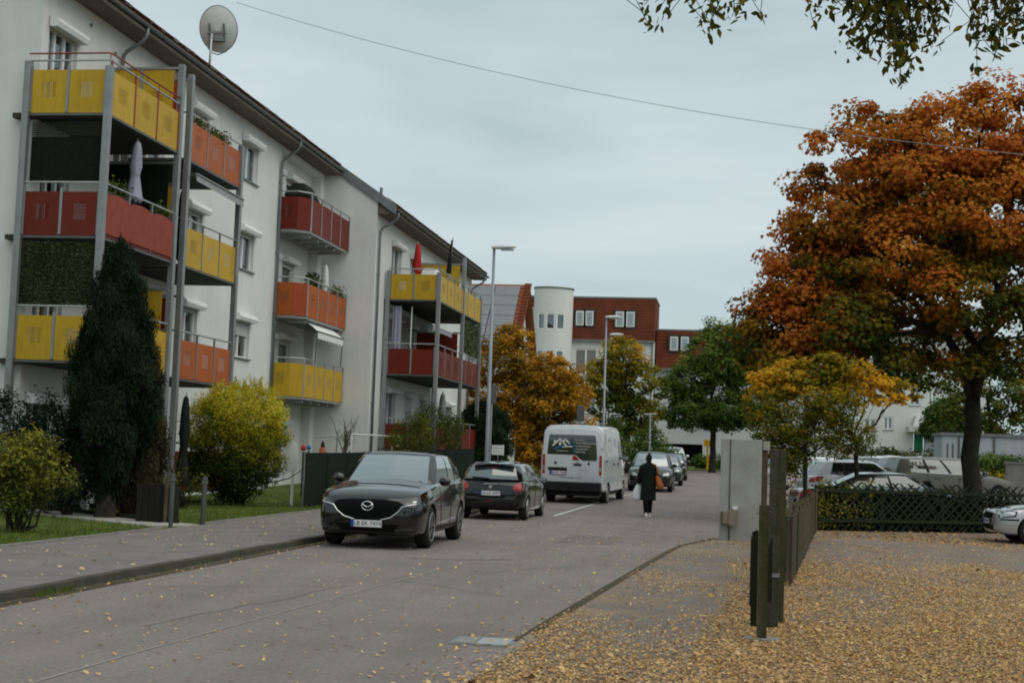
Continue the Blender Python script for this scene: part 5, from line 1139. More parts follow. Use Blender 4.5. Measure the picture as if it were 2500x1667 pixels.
class Conform:
    """lays outlines given in a plane onto the car body by casting rays at it"""
    def __init__(s, objs):
        V, F = [], []
        for o in objs:
            me = o.data; b = len(V); V += [tuple(v.co) for v in me.vertices]; F += [tuple(b+i for i in p.vertices) for p in me.polygons]
        s.t = BVHTree.FromPolygons(V, F)
    def hit(s, p, d, off):
        d = Vector(d).normalized(); h = s.t.ray_cast(Vector(p)-d*6, d)
        if h[0] is None: return Vector(p)
        return h[0]-d*off
    def patch(s, name, outline, plane, m, parent, off=.006, rings=4, dirs=None, smooth=True):
        """plane 'F' looks at +y face (x,z), 'R' the -y face, 'S+','S-' the sides (y,z)"""
        d = {'F': (0, -1, 0), 'R': (0, 1, 0), 'S+': (-1, 0, 0), 'S-': (1, 0, 0), 'T': (0, 0, -1)}[plane]
        def P(a, b): return {'F': (a, 0, b), 'R': (a, 0, b), 'S+': (0, a, b), 'S-': (0, a, b), 'T': (a, b, 1)}[plane]
        n = len(outline); dense = []
        for i in range(n):
            a, b = outline[i], outline[(i+1) % n]
            k = max(1, int(math.hypot(b[0]-a[0], b[1]-a[1])/.06))
            dense += [(a[0]+(b[0]-a[0])*j/k, a[1]+(b[1]-a[1])*j/k) for j in range(k)]
        c = (sum(p[0] for p in outline)/n, sum(p[1] for p in outline)/n); rows = []
        for r_ in range(rings+1):
            t = max(.02, r_/rings); rows.append([s.hit(P(c[0]+(p[0]-c[0])*t, c[1]+(p[1]-c[1])*t), d, off) for p in dense])
        rows.append([q+Vector(d).normalized()*(off+.02) for q in rows[-1]])
        mb = MB(); mb.grid(rows, close_u=True); mb.face(rows[0]); return mb.build(name, m, parent, smooth=smooth, angle=50)
    def line(s, name, pts, plane, m, parent, r=.008, off=.004):
        d = {'F': (0, -1, 0), 'R': (0, 1, 0), 'S+': (-1, 0, 0), 'S-': (1, 0, 0)}[plane]; Q = []
        for a, b in zip(pts, pts[1:]):
            k = max(1, int(math.hypot(b[0]-a[0], b[1]-a[1])/.05)); Q += [(a[0]+(b[0]-a[0])*j/k, a[1]+(b[1]-a[1])*j/k) for j in range(k)]
        Q.append(pts[-1]); W = [s.hit((a, 0, b) if plane in 'FR' else (0, a, b), d, off) for a, b in Q]
        return MB().tube(W, r, 6).build(name, m, parent, smooth=True)
def plate(parent, x, y, z, txt, face, w=.52):
    """licence plate facing -y (face=-1) or +y"""
    s = face; MB().box(x-w/2-.012, x+w/2+.012, y-.012, y+.012, z-.068, z+.068).build('plate_holder', 'plastic_black', parent)
    p = MB().box(x-w/2, x+w/2, y+s*.013-.004, y+s*.013+.004, z-.055, z+.055).build('licence_plate', 'plate_white', parent)
    e0 = x-s*0; lx = x+(w/2-.045) if s > 0 else x-w/2
    MB().box(lx, lx+.045, y+s*.019-.002, y+s*.019+.002, z-.054, z+.054).build('plate_band', 'plate_blue', p)
    put('plate_lettering', text_mesh(txt, .098, 'plate_ink', .002), p, loc=(x+(.02 if s < 0 else -.02), y+s*.019, z), rot=(R(90), 0, 0 if s < 0 else math.pi))
def greenhouse(parent, g, paintm, glassm='car_glass', screen='windscreen'):
    """cabin from loops: g holds belt and roof outlines as key points (half), front to rear"""
    NL = 6; keys = ['F0', 'F1', 'A1', 'B0', 'B1', 'C0', 'C1', 'D0', 'D1', 'R1', 'R0']
    def lerp3(k, t):
        b, r_ = Vector(g[k][0]), Vector(g[k][1]); p = b.lerp(r_, t); bulge = .035*math.sin(math.pi*t)
        if k in ('F0', 'F1'): p.y += bulge*g.get('fb', 1); 
        elif k in ('R0', 'R1'): p.y -= bulge*g.get('rb', 1)
        else: p.x += bulge*.9
        return p
    cols = []
    sub = {('F0', 'F1'): 5, ('A1', 'B0'): 4, ('B1', 'C0'): 4, ('C1', 'D0'): 3, ('R1', 'R0'): 5}
    seq = []       # (point function, segment type after)
    segs = []
    for a, b in zip(keys, keys[1:]):
        n = sub.get((a, b), 1)
        for i in range(n): seq.append((a, b, i/n)); segs.append((a, b))
    seq.append(('R0', 'R0', 0))
    ts = [0, .06, .3, .55, .8, .94, 1.0]
    def pt(sq, t, sg):
        a, b, u = sq; p = lerp3(a, t).lerp(lerp3(b, t), u)
        if (a, b) == ('F0', 'F1'): p.y += .05*math.sin(0)-.0
        return Vector((p.x*sg, p.y, p.z))
    mats = {}
    def add(kind, quad):
        mats.setdefault(kind, MB()).face(quad)
    for sg in (1, -1):
        for i, sgm in enumerate(segs):
            for j in range(len(ts)-1):
                q = [pt(seq[i], ts[j], sg), pt(seq[i+1], ts[j], sg), pt(seq[i+1], ts[j+1], sg), pt(seq[i], ts[j+1], sg)]
                if sg > 0: q = q[::-1]
                inner = 0 < j < len(ts)-2
                k = 'body'
                if inner and sgm == ('F0', 'F1'): k = 'windscreen'
                elif inner and sgm == ('R1', 'R0'): k = 'rear_window'
                elif inner and sgm == ('A1', 'B0'): k = ('front', sg)
                elif inner and sgm == ('B1', 'C0'): k = ('rear', sg)
                elif inner and sgm == ('C1', 'D0') and g.get('quarter', True): k = ('quarter', sg)
                elif inner and sgm in (('B0', 'B1'), ('C0', 'C1')): k = ('pillar', sg, sgm)
                add(k, q)
    # roof: inward loops, gently domed
    loop = [pt(s_, 1.0, 1) for s_ in seq]; loop += [pt(s_, 1.0, -1) for s_ in seq[-2:0:-1]]
    cy = sum(p.y for p in loop)/len(loop); rows = [loop]
    for t, dz in ((.93, .018), (.75, .034), (.5, .045), (.25, .05), (.02, .052)): rows.append([Vector((p.x*t, cy+(p.y-cy)*t, p.z+dz*g.get('dome', 1))) for p in loop])
    b = mats['body']; b.grid([list(r_) for r_ in rows], close_u=True); b.face(rows[-1])
    cab = b.build('cabin', paintm, parent, smooth=True, angle=38)
    for k, mb in mats.items():
        if k == 'body': continue
        if k[0] == 'pillar': mb.build('window_pillar', 'plastic_black', parent, smooth=True); continue
        nm = k if isinstance(k, str) else 'side_window'
        mb.build(nm, screen if k == 'windscreen' else (g.get('rearglass', glassm) if k == 'rear_window' else glassm), parent, smooth=True)
    return cab
def mirrors(parent, y, x, z, m, wd=.2):
    for s in (-1, 1):
        mb = MB(); rows = []
        for t, a, b in ((0, .02, .03), (.15, .07, .07), (.5, .085, .085), (.85, .075, .07), (1, .03, .03)):
            rows.append([(s*(x+wd*t), y+a*.8*math.cos(q), z+b*math.sin(q)) for q in [2*math.pi*i/12 for i in range(12)]])
        mb.grid(rows, close_u=True); mb.face(rows[0]); mb.face(rows[-1]); mr__ = mb.build('wing_mirror', m, parent, smooth=True)
        MB().box(s*(x+.03) if s > 0 else s*(x+wd-.02), s*(x+wd-.02) if s > 0 else s*(x+.03), y-.078, y-.068, z-.055, z+.06).build('mirror_glass', 'windscreen', mr__)
def base_car(name, label, st, axles, wr, track, paintm, g, screen='windscreen', arch=1.12, spokes=5, ww=.22, group=None, waist=.5, cat='car', rim='rim', mir=None, tuck=.86):
    C_ = thing(name, label, cat, (0, 0, 0), group, world=False)
    mb = lower_body(st, waist, tuck); me = mb.mesh('body', paintm, True, None)
    bm = bmesh.new(); bm.from_mesh(me); bmesh.ops.remove_doubles(bm, verts=bm.verts, dist=1e-4); bmesh.ops.recalc_face_normals(bm, faces=bm.faces); bm.to_mesh(me); bm.free()
    nm = cut_arches(me, [(y, wr) for y in axles], wr*arch, track-ww-.10, track+.6)
    nm.materials.clear(); nm.materials.append(MATS[paintm]); nm.materials.append(MATS['plastic_black'])
    for p in nm.polygons:
        c = p.center; p.use_smooth = True; p.material_index = 0
        for y in axles:
            d = math.hypot(c.y-y, c.z-wr)
            if d < wr*arch*1.005 and abs(c.x) < track+.25 and abs(c.x) > track-ww-.14: p.material_index = 1
        if c.z < st[len(st)//2][2]+.04: p.material_index = 1
    nm.set_sharp_from_angle(angle=R(32)); body = put('body', nm, C_); body.name = 'body'
    cab = greenhouse(C_, g, paintm, screen=screen)
    for y in axles:
        for s in (-1, 1): wheel(C_, s*(track-ww/2), y, wr, ww, s, spokes=spokes, rim=rim)
    if mir: mirrors(C_, *mir)
    return C_, body, cab, Conform([body, cab])
def gh(yb, yr, wb, wr_, z0, z1, belt_rise=0.05, bpil=0.0, cut=(.42, .70, .92), nose=.22, tail=.12, roofcurve=.05):
    """cabin outline: yb=(windscreen base, rear window base), yr=(roof front, roof rear)"""
    fb_, rb_ = yb; fr_, rr_ = yr; g = {}
    def sp(t, roof): a, b = (fr_-.10, rr_+.10) if roof else (fb_-.18, rb_+.22); return a+(b-a)*t
    zb = lambda t: z0+belt_rise*t
    g['F0'] = ((0, fb_+nose*.55, z0+.0), (0, fr_+.07, z1)); g['F1'] = ((wb*.86, fb_, z0), (wr_*.88, fr_, z1-.015))
    g['A1'] = ((wb*.985, fb_-.16, z0), (wr_*.99, fr_-.10, z1-.03))
    for k, t in (('B0', cut[0]-.02), ('B1', cut[0]+.02), ('C0', cut[1]-.02), ('C1', cut[1]+.02), ('D0', cut[2])): g[k] = ((wb*(1.0 if t < .8 else .985), sp(t, 0), zb(t)), (wr_*(1.0 if t < .8 else .975), sp(t, 1), z1-.03-roofcurve*max(0, t-.5)))
    g['D1'] = ((wb*.95, rb_+.12, zb(1)), (wr_*.95, rr_+.06, z1-.04-roofcurve*.5)); g['R1'] = ((wb*.84, rb_, zb(1)), (wr_*.86, rr_, z1-.035-roofcurve*.5)); g['R0'] = ((0, rb_-tail*.5, zb(1)), (0, rr_-.04, z1-.01-roofcurve*.5))
    return g
def door_lines(cf, C_, ys, zb, zt):
    for s in ('S+', 'S-'):
        for (ya, yb_) in ys: cf.line('door_seam', [(ya, zt), (ya+.01, (zb+zt)/2), (yb_, zb)], s, 'plastic_black', C_, .005, .002)
def handles(cf, C_, ys, z):
    for s in ('S+', 'S-'):
        for y in ys: cf.patch('door_handle', [(y-.10, z-.018), (y+.10, z-.018), (y+.10, z+.018), (y-.10, z+.018)], s, 'paint_anthracite', C_, .025, 2)

# ---- black SUV, front towards the camera
st = [(2.275, .62, .40, .64, .68, .30), (2.24, .74, .30, .76, .80, .24), (2.13, .84, .24, .86, .90, .18), (1.85, .90, .22, .95, 1.00, .15), (1.35, .92, .22, 1.01, 1.08, .13), (.85, .92, .22, 1.05, 1.16, .11), (0, .92, .22, 1.07, 1.12, .09), (-1.0, .92, .23, 1.09, 1.12, .08), (-1.7, .91, .25, 1.10, 1.12, .08), (-2.08, .86, .30, 1.06, 1.09, .12), (-2.22, .76, .38, .96, 1.0, .2), (-2.27, .62, .46, .82, .86, .3)]
suv, body, cab, cf = base_car('parked_suv', 'black SUV parked at the kerb facing the viewer', st, (1.345, -1.355), .36, .905, 'paint_black', gh((.92, -2.02), (.12, -1.62), .84, .66, 1.055, 1.605, .06), ww=.235, mir=(.62, .87, 1.13, 'paint_black'), spokes=5)
o = [(-.52, .80), (-.30, .825), (0, .83), (.30, .825), (.52, .80), (.60, .74), (.52, .64), (.40, .555), (.2, .505), (0, .49), (-.2, .505), (-.40, .555), (-.52, .64), (-.60, .74)]
cf.patch('grille', o, 'F', 'grille', suv, .010, 6)
cf.line('grille_chrome', [(-.84, .775), (-.66, .735), (-.585, .715), (-.52, .63), (-.40, .535), (-.2, .48), (0, .463), (.2, .48), (.40, .535), (.52, .63), (.585, .715), (.66, .735), (.84, .775)], 'F', 'chrome', suv, .012, .014)
for s in (-1, 1):
    cf.patch('headlight', [(s*.60, .75), (s*.64, .80), (s*.76, .835), (s*.87, .86), (s*.885, .82), (s*.84, .785), (s*.70, .75)], 'F', 'lamp_smoke', suv, .010, 3)
    cf.patch('headlight_lens', [(s*.75, .785), (s*.79, .785), (s*.81, .81), (s*.78, .825), (s*.74, .81)], 'F', 'lamp_clear', suv, .018, 2)
    cf.patch('fog_trim', [(s*.45, .335), (s*.80, .40), (s*.84, .37), (s*.72, .325), (s*.5, .30)], 'F', 'paint_anthracite', suv, .008, 2)
cf.patch('lower_intake', [(-.55, .42), (.55, .42), (.45, .30), (-.45, .30)], 'F', 'grille', suv, .007, 3)
ym = cf.hit((0, 0, .41), (0, -1, 0), .02).y; plate(suv, 0, ym+.012, .425, 'LB·EK 7474', 1)
ye = cf.hit((0, 0, .70), (0, -1, 0), .02).y; em = MB(); em.tube([(.095*math.cos(a), ye+.016, .715+.072*math.sin(a)) for a in [2*math.pi*i/20 for i in range(21)]], .010, 6, cap=False)
em.tube([(-.088, ye+.018, .745), (-.05, ye+.018, .715), (0, ye+.018, .695), (.05, ye+.018, .715), (.088, ye+.018, .745)], .011, 6); em.build('emblem', 'chrome', suv, smooth=True)
cf.line('cowl_seam', [(-.70, 1.03), (-.35, 1.06), (0, 1.068), (.35, 1.06), (.70, 1.03)], 'F', 'plastic_black', suv, .010, .0)
door_lines(cf, suv, ((.62, .50), (-.32, -.34), (-1.22, -.98)), .36, 1.05); handles(cf, suv, (-.18, -1.08), .93)
for s in ('S+', 'S-'):
    cf.patch('sill_trim', [(.92, .24), (.90, .36), (-.93, .36), (-.95, .24)], s, 'plastic_black', suv, .006, 2); cf.line('window_chrome', [(.70, 1.065), (0, 1.085), (-1.3, 1.115), (-1.72, 1.15)], s, 'chrome', suv, .008, .006); cf.line('door_strip', [(.7, .40), (-.8, .45)], s, 'chrome', suv, .006, .004)
    cf.patch('tail_light', [(-1.95, .92), (-2.2, .90), (-2.2, 1.0), (-1.98, 1.05)], s, 'tail_red', suv, .008, 2)
MB().bar((.5, 1.03, 1.10), (-.05, .99, 1.115), .02, .015).build('wiper', 'plastic_black', suv); MB().bar((-.1, 1.03, 1.105), (-.62, .92, 1.115), .02, .015).build('wiper', 'plastic_black', suv)
suv.location = (-6.04, 25.42, 0); suv.rotation_euler.z = math.pi+R(.6)

# ---- dark hatchback seen from behind
st = [(1.98, .55, .34, .60, .64, .3), (1.92, .70, .26, .74, .79, .22), (1.75, .80, .20, .84, .90, .15), (1.25, .86, .19, .91, .98, .12), (.7, .87, .19, .94, 1.0, .1), (0, .87, .19, .95, .99, .09), (-.9, .87, .20, .97, 1.0, .09), (-1.5, .865, .24, .98, 1.0, .10), (-1.80, .83, .28, .95, .98, .12), (-1.93, .76, .33, .86, .89, .16), (-1.985, .66, .42, .74, .76, .25)]
hat, body, cab, cf = base_car('parked_hatchback', 'dark green-black hatchback parked with its rear towards the viewer', st, (1.22, -1.32), .31, .855, 'paint_dark', gh((.95, -1.82), (.15, -1.52), .80, .63, .955, 1.42, .04, cut=(.42, .72, .92), tail=.12)|dict(rearglass='rear_glass', rb=2.2), ww=.20, mir=(.66, .82, 1.0, 'paint_dark'), spokes=8)
for s in (-1, 1):
    cf.patch('tail_light', [(s*.55, .80), (s*.60, .88), (s*.72, .945), (s*.815, .93), (s*.83, .84), (s*.80, .76), (s*.62, .755)], 'R', 'tail_red', hat, .010, 3); cf.patch('tail_light_low', [(s*.60, .745), (s*.80, .75), (s*.78, .70), (s*.64, .69)], 'R', 'tail_dark', hat, .010, 2)
    cf.patch('rear_fog_trim', [(s*.5, .38), (s*.70, .42), (s*.70, .34), (s*.52, .32)], 'R', 'plastic_black', hat, .006, 2)
cf.patch('bumper_strip', [(-.78, .585), (-.5, .545), (0, .535), (.5, .545), (.78, .585), (.77, .555), (.5, .515), (0, .505), (-.5, .515), (-.77, .555)], 'R', 'paint_anthracite', hat, .010, 2)
yb_ = cf.hit((0, 0, .66), (0, 1, 0), .02).y; plate(hat, 0, yb_-.008, .665, 'LB·LV 2907', -1)
yb_ = cf.hit((0, 0, .82), (0, 1, 0), .02).y; em = MB(); em.face([(-.03, yb_-.004, .79), (.03, yb_-.004, .78), (.045, yb_-.004, .83), (.02, yb_-.004, .86), (-.02, yb_-.004, .85), (-.045, yb_-.004, .83)]); em.build('emblem', 'chrome', hat)
em = MB(); em.bar((-.17, yb_-.02, .895), (.17, yb_-.02, .895), .014, .02); em.build('tailgate_strip', 'chrome', hat)
cf.patch('third_brake_light', [(-.16, 1.365), (.16, 1.365), (.14, 1.392), (-.14, 1.392)], 'R', 'tail_red', hat, .11, 2)
cf.patch('reflector', [(-.17, .44), (.10, .44), (.10, .475), (-.17, .475)], 'R', 'tail_dark', hat, .008, 2)
sp = MB(); sp.hexa([(-.52, -1.72, 1.375), (.52, -1.72, 1.375), (.52, -1.55, 1.385), (-.52, -1.55, 1.385), (-.50, -1.70, 1.40), (.50, -1.70, 1.40), (.50, -1.50, 1.425), (-.50, -1.50, 1.425)]); sp.build('roof_spoiler', 'paint_dark', hat, bevel=.015)
wp = MB(); wp.bar((-.05, -1.90, 1.02), (-.50, -1.87, 1.045), .025, .03); wp.build('rear_wiper', 'plastic_black', hat)
MB().tube([(.0, -1.1, 1.46), (.0, -1.22, 1.60)], .006, 5).build('aerial', 'plastic_black', hat)
door_lines(cf, hat, ((.7, .62), (-.25, -.28), (-1.15, -.92)), .30, .95); handles(cf, hat, (-.12, -.98), .84)
for s in ('S+', 'S-'): cf.patch('fuel_flap', [(-1.42, .80), (-1.25, .80), (-1.25, .90), (-1.42, .90)], s, 'paint_dark', hat, .004, 2); cf.line('window_chrome', [(.62, .965), (0, .975), (-1.2, 1.0)], s, 'chrome', hat, .006, .005)
hat.location = (-5.98, 37.15, zg(-6, 37)); hat.rotation_euler.z = R(-1.0)

# ---- white van seen from behind
def van_body():
    rows = []
    ST = [(-2.78, .96, 1.00, .50, 2.42, .84), (-2.74, 1.00, 1.025, .46, 2.52, .86), (-2.6, 1.02, 1.035, .44, 2.58, .88), (-1.5, 1.03, 1.035, .38, 2.60, .90), (.6, 1.03, 1.035, .38, 2.60, .90), (1.05, 1.03, 1.03, .38, 2.50, .87), (1.55, 1.02, 1.02, .38, 1.95, .86), (1.85, 1.01, 1.01, .36, 1.52, .90), (2.2, .98, .98, .34, 1.34, .90), (2.52, .90, .92, .32, 1.18, .82), (2.66, .74, .78, .34, .95, .66)]
    for y, w0, w1, zb, zt, wt in spline(ST, 4):
        h = zt-zb; half = [(0, zb), (w0*.6, zb), (w0*.95, zb+.01), (w0, zb+.06), (w1, zb+.25*h), (w1, zb+.42*h), (w1*.99, zb+.55*h), (w1*.965+(wt-w1)*.15, zb+.75*h), ((w1+wt)/2, zb+.90*h), (wt, zb+.965*h), (wt*.88, zb+.992*h), (wt*.5, zt), (0, zt+.01)]
        rows.append([(x, y, z) for x, z in half]+[(-x, y, z) for x, z in half[-2:0:-1]])
    mb = MB(); mb.grid(rows, close_u=True); mb.face(rows[0][::-1]); mb.face(rows[-1]); return mb
van = thing('white_van', 'white high-roof panel van with company lettering on its rear window', 'van', (0, 0, 0), world=False)
me = van_body().mesh('body', 'paint_vanwhite', True); bm = bmesh.new(); bm.from_mesh(me); bmesh.ops.remove_doubles(bm, verts=bm.verts, dist=1e-4); bmesh.ops.recalc_face_normals(bm, faces=bm.faces); bm.to_mesh(me); bm.free()
VA = (1.75, -1.65); nm = cut_arches(me, [(y, .35) for y in VA], .41, .68, 1.4); nm.materials.clear(); nm.materials.append(MATS['paint_vanwhite']); nm.materials.append(MATS['plastic_black'])
for p in nm.polygons:
    p.use_smooth = True; p.material_index = 0; c = p.center
    if any(math.hypot(c.y-y, c.z-.35) < .413 and .6 < abs(c.x) < 1.04 for y in VA) or c.z < .45: p.material_index = 1
nm.set_sharp_from_angle(angle=R(32)); body = put('body', nm, van); cf = Conform([body])
for y in VA:
    for s in (-1, 1): wheel(van, s*.90, y, .35, .22, s, spokes=7)
MB().box(-.99, .99, -2.93, -2.60, .44, .74).build('rear_bumper', 'plastic_black', van, bevel=.03); MB().box(-.45, .45, -2.95, -2.931, .60, .66).build('bumper_step', 'rubber', van)
MB().box(-.9, .9, -2.6, 2.3, .28, .40).build('underbody', 'plastic_black', van)
for s in (-1, 1):
    tl = MB().box(s*.94-.045, s*.94+.045, -2.80, -2.62, .98, 1.62).build('tail_light', 'tail_red', van, bevel=.02); MB().box(s*.94-.035, s*.94+.035, -2.806, -2.801, 1.10, 1.24).build('reversing_light', 'lamp_clear', tl); MB().box(s*.94-.035, s*.94+.035, -2.806, -2.801, 1.44, 1.54).build('indicator', 'terracotta', tl)
    for z in (.95, 1.85): MB().box(s*.985-.03, s*.985+.03, -2.80, -2.70, z-.02, z+.02).build('hinge', 'shutter', van)
    MB().box(s*.55-.04, s*.55+.04, -2.795, -2.77, 1.30, 1.38).build('door_lock', 'plastic_black', van, bevel=.015)
yv = -2.785
win = [(-.80, 1.62), (-.83, 1.66), (-.78, 2.22), (-.74, 2.27), (.72, 2.27), (.77, 2.22), (.83, 1.50), (.79, 1.44), (.36, 1.44), (.25, 1.50), (.14, 1.60), (.06, 1.62)]
m = MB(); m.face([(a, yv-.006, b) for a, b in win]); m.face([(a, yv+.03, b) for a, b in win][::-1]); n_ = len(win)
for i in range(n_): j = (i+1) % n_; m.face([(win[i][0], yv-.006, win[i][1]), (win[i][0], yv+.03, win[i][1]), (win[j][0], yv+.03, win[j][1]), (win[j][0], yv-.006, win[j][1])])
rw = m.build('rear_window', 'car_glass', van)
MB().box(-.006, .006, yv-.003, yv+.02, .76, 2.5).build('door_seam', 'shutter', van)
def decal(outl, mname, nm_='logo', dy=.010):
    m = MB(); m.face([(a, yv-dy, b) for a, b in outl]); return m.build(nm_, mname, rw)
def stroke(pts, w, mname, nm_='logo', dy=.010):
    m = MB()
    for a, b in zip(pts, pts[1:]): m.bar((a[0], yv-dy, a[1]), (b[0], yv-dy, b[1]), .003, w, (0, 0, 1)) if False else m.bar((a[0], yv-dy, a[1]), (b[0], yv-dy, b[1]), w, .003, (0, 1, 0))
    return m.build(nm_, mname, rw)
stroke([(-.66, 1.90), (-.42, 2.12), (-.20, 1.90)], .05, 'decal_white'); stroke([(-.34, 2.02), (-.24, 2.11), (-.10, 1.98)], .05, 'decal_white'); stroke([(-.10, 1.98), (-.02, 1.90)], .05, 'decal_blue'); decal([(-.62, 1.99), (-.56, 1.99), (-.56, 2.08), (-.62, 2.08)], 'decal_white')
decal([(-.45, 1.92), (-.38, 1.92), (-.38, 2.0), (-.415, 2.03), (-.45, 2.0)], 'decal_white'); stroke([(-.64, 1.80), (-.45, 1.85), (-.30, 1.875)], .03, 'decal_blue'); stroke([(-.34, 1.86), (-.15, 1.885), (.0, 1.88)], .035, 'decal_white')
put('lettering', text_mesh('Rolf Bauelemente', .055, 'decal_white', .001), rw, loc=(-.33, yv-.010, 1.74), rot=(R(90), 0, 0))
for i, s in enumerate(('Fenster', 'Türen·Sonnenschutz', 'Insektenschutz', 'Garagentore', 'Sanierung')):
    t_ = text_mesh(s, .082, 'decal_white', .001); w_ = max(v.co.x for v in t_.vertices)
    put('lettering', t_, rw, loc=(.10+w_, yv-.010, 2.10-.095*i), rot=(R(90), 0, 0)); decal([(.035, 2.07-.095*i), (.07, 2.07-.095*i), (.07, 2.12-.095*i), (.035, 2.12-.095*i)], 'decal_teal', 'bullet_mark')
m = MB(); m.face([(.02, yv-.004, 1.44), (.24, yv-.004, 1.44), (.18, yv-.004, 1.52), (.10, yv-.004, 1.58), (.02, yv-.004, 1.59)]); m.build('red_corner', 'tail_red', van)
m = MB(); m.box(.05, .32, yv-.03, yv, 1.27, 1.33); m.build('door_handle', 'plastic_black', van, bevel=.01); m = MB(); m.face([(.10, yv-.006, 1.345), (.27, yv-.006, 1.345), (.185, yv-.006, 1.39)]); m.build('emblem', 'chrome', van)
MB().box(-.80, -.16, yv-.012, yv+.01, 1.10, 1.20).build('handle_recess', 'plastic_black', van, bevel=.02); plate(van, -.46, yv-.012, 1.03, 'BB·RK 7420', -1)
for i, (s, sz, x, z) in enumerate((('Tel. 07141 · 290', .042, .33, 1.19), ('info@bauelemente', .05, .42, 1.115), ('Weststr. 12 · 71638', .042, .32, 1.04), ('Ludwigsburg', .042, .28, .985), ('Verkauf · Montage · Reparatur', .062, .0, .88))): put('lettering', text_mesh(s, sz, 'decal_grey' if i < 4 else 'plate_ink', .001), van, loc=(x, yv-.004, z), rot=(R(90), 0, 0))
# side: window, sliding-door seams, grey picture prints
for s, pl_ in ((1, 'S+'), (-1, 'S-')):
    cf.line('door_seam', [(-.95, .55), (-.95, 2.3)], pl_, 'decal_grey', van, .006, .002); cf.line('door_seam', [(.35, .55), (.35, 2.3)], pl_, 'decal_grey', van, .006, .002)
    cf.patch('side_window', [(.45, 1.45), (1.55, 1.45), (1.18, 2.02), (.50, 2.08)], pl_, 'car_glass', van, .006, 3)
    cf.patch('side_moulding', [(-2.6, .72), (2.2, .72), (2.2, .92), (-2.6, .92)], pl_, 'decal_grey', van, .010, 3)
    for (a, b, c, d) in ((-2.3, 1.95, .35, .4), (-1.6, 2.05, .45, .16), (-1.6, 1.75, .3, .14), (-2.3, 1.55, .3, .28), (-1.55, 1.48, .25, .12), (-2.0, 1.18, .6, .22), (-.5, 1.9, .5, .3), (-.5, 1.3, .5, .3)): cf.patch('printed_picture', [(a, b), (a+c, b), (a+c*.9, b+d), (a+c*.1, b+d*.9)], pl_, 'decal_grey', van, .003, 2)
    cf.patch('printed_name', [(-2.3, 1.40), (-1.9, 1.40), (-1.9, 1.45), (-2.3, 1.45)], pl_, 'plate_ink', van, .003, 1)
    for y in (-.70, .15): cf.patch('door_handle', [(y, 1.28), (y+.22, 1.28), (y+.22, 1.34), (y, 1.34)], pl_, 'plastic_black', van, .02, 2)
cf.patch('windscreen', [(-.85, 1.50), (-.72, 2.28), (.72, 2.28), (.85, 1.50)], 'F', 'windscreen', van, .006, 4)
mirrors(van, 1.28, 1.02, 1.50, 'plastic_black', .26)
van.location = (-5.04, 49.05, zg(-5, 47)-.01); van.rotation_euler.z = R(-4.2); van.rotation_euler.x = R(.9)

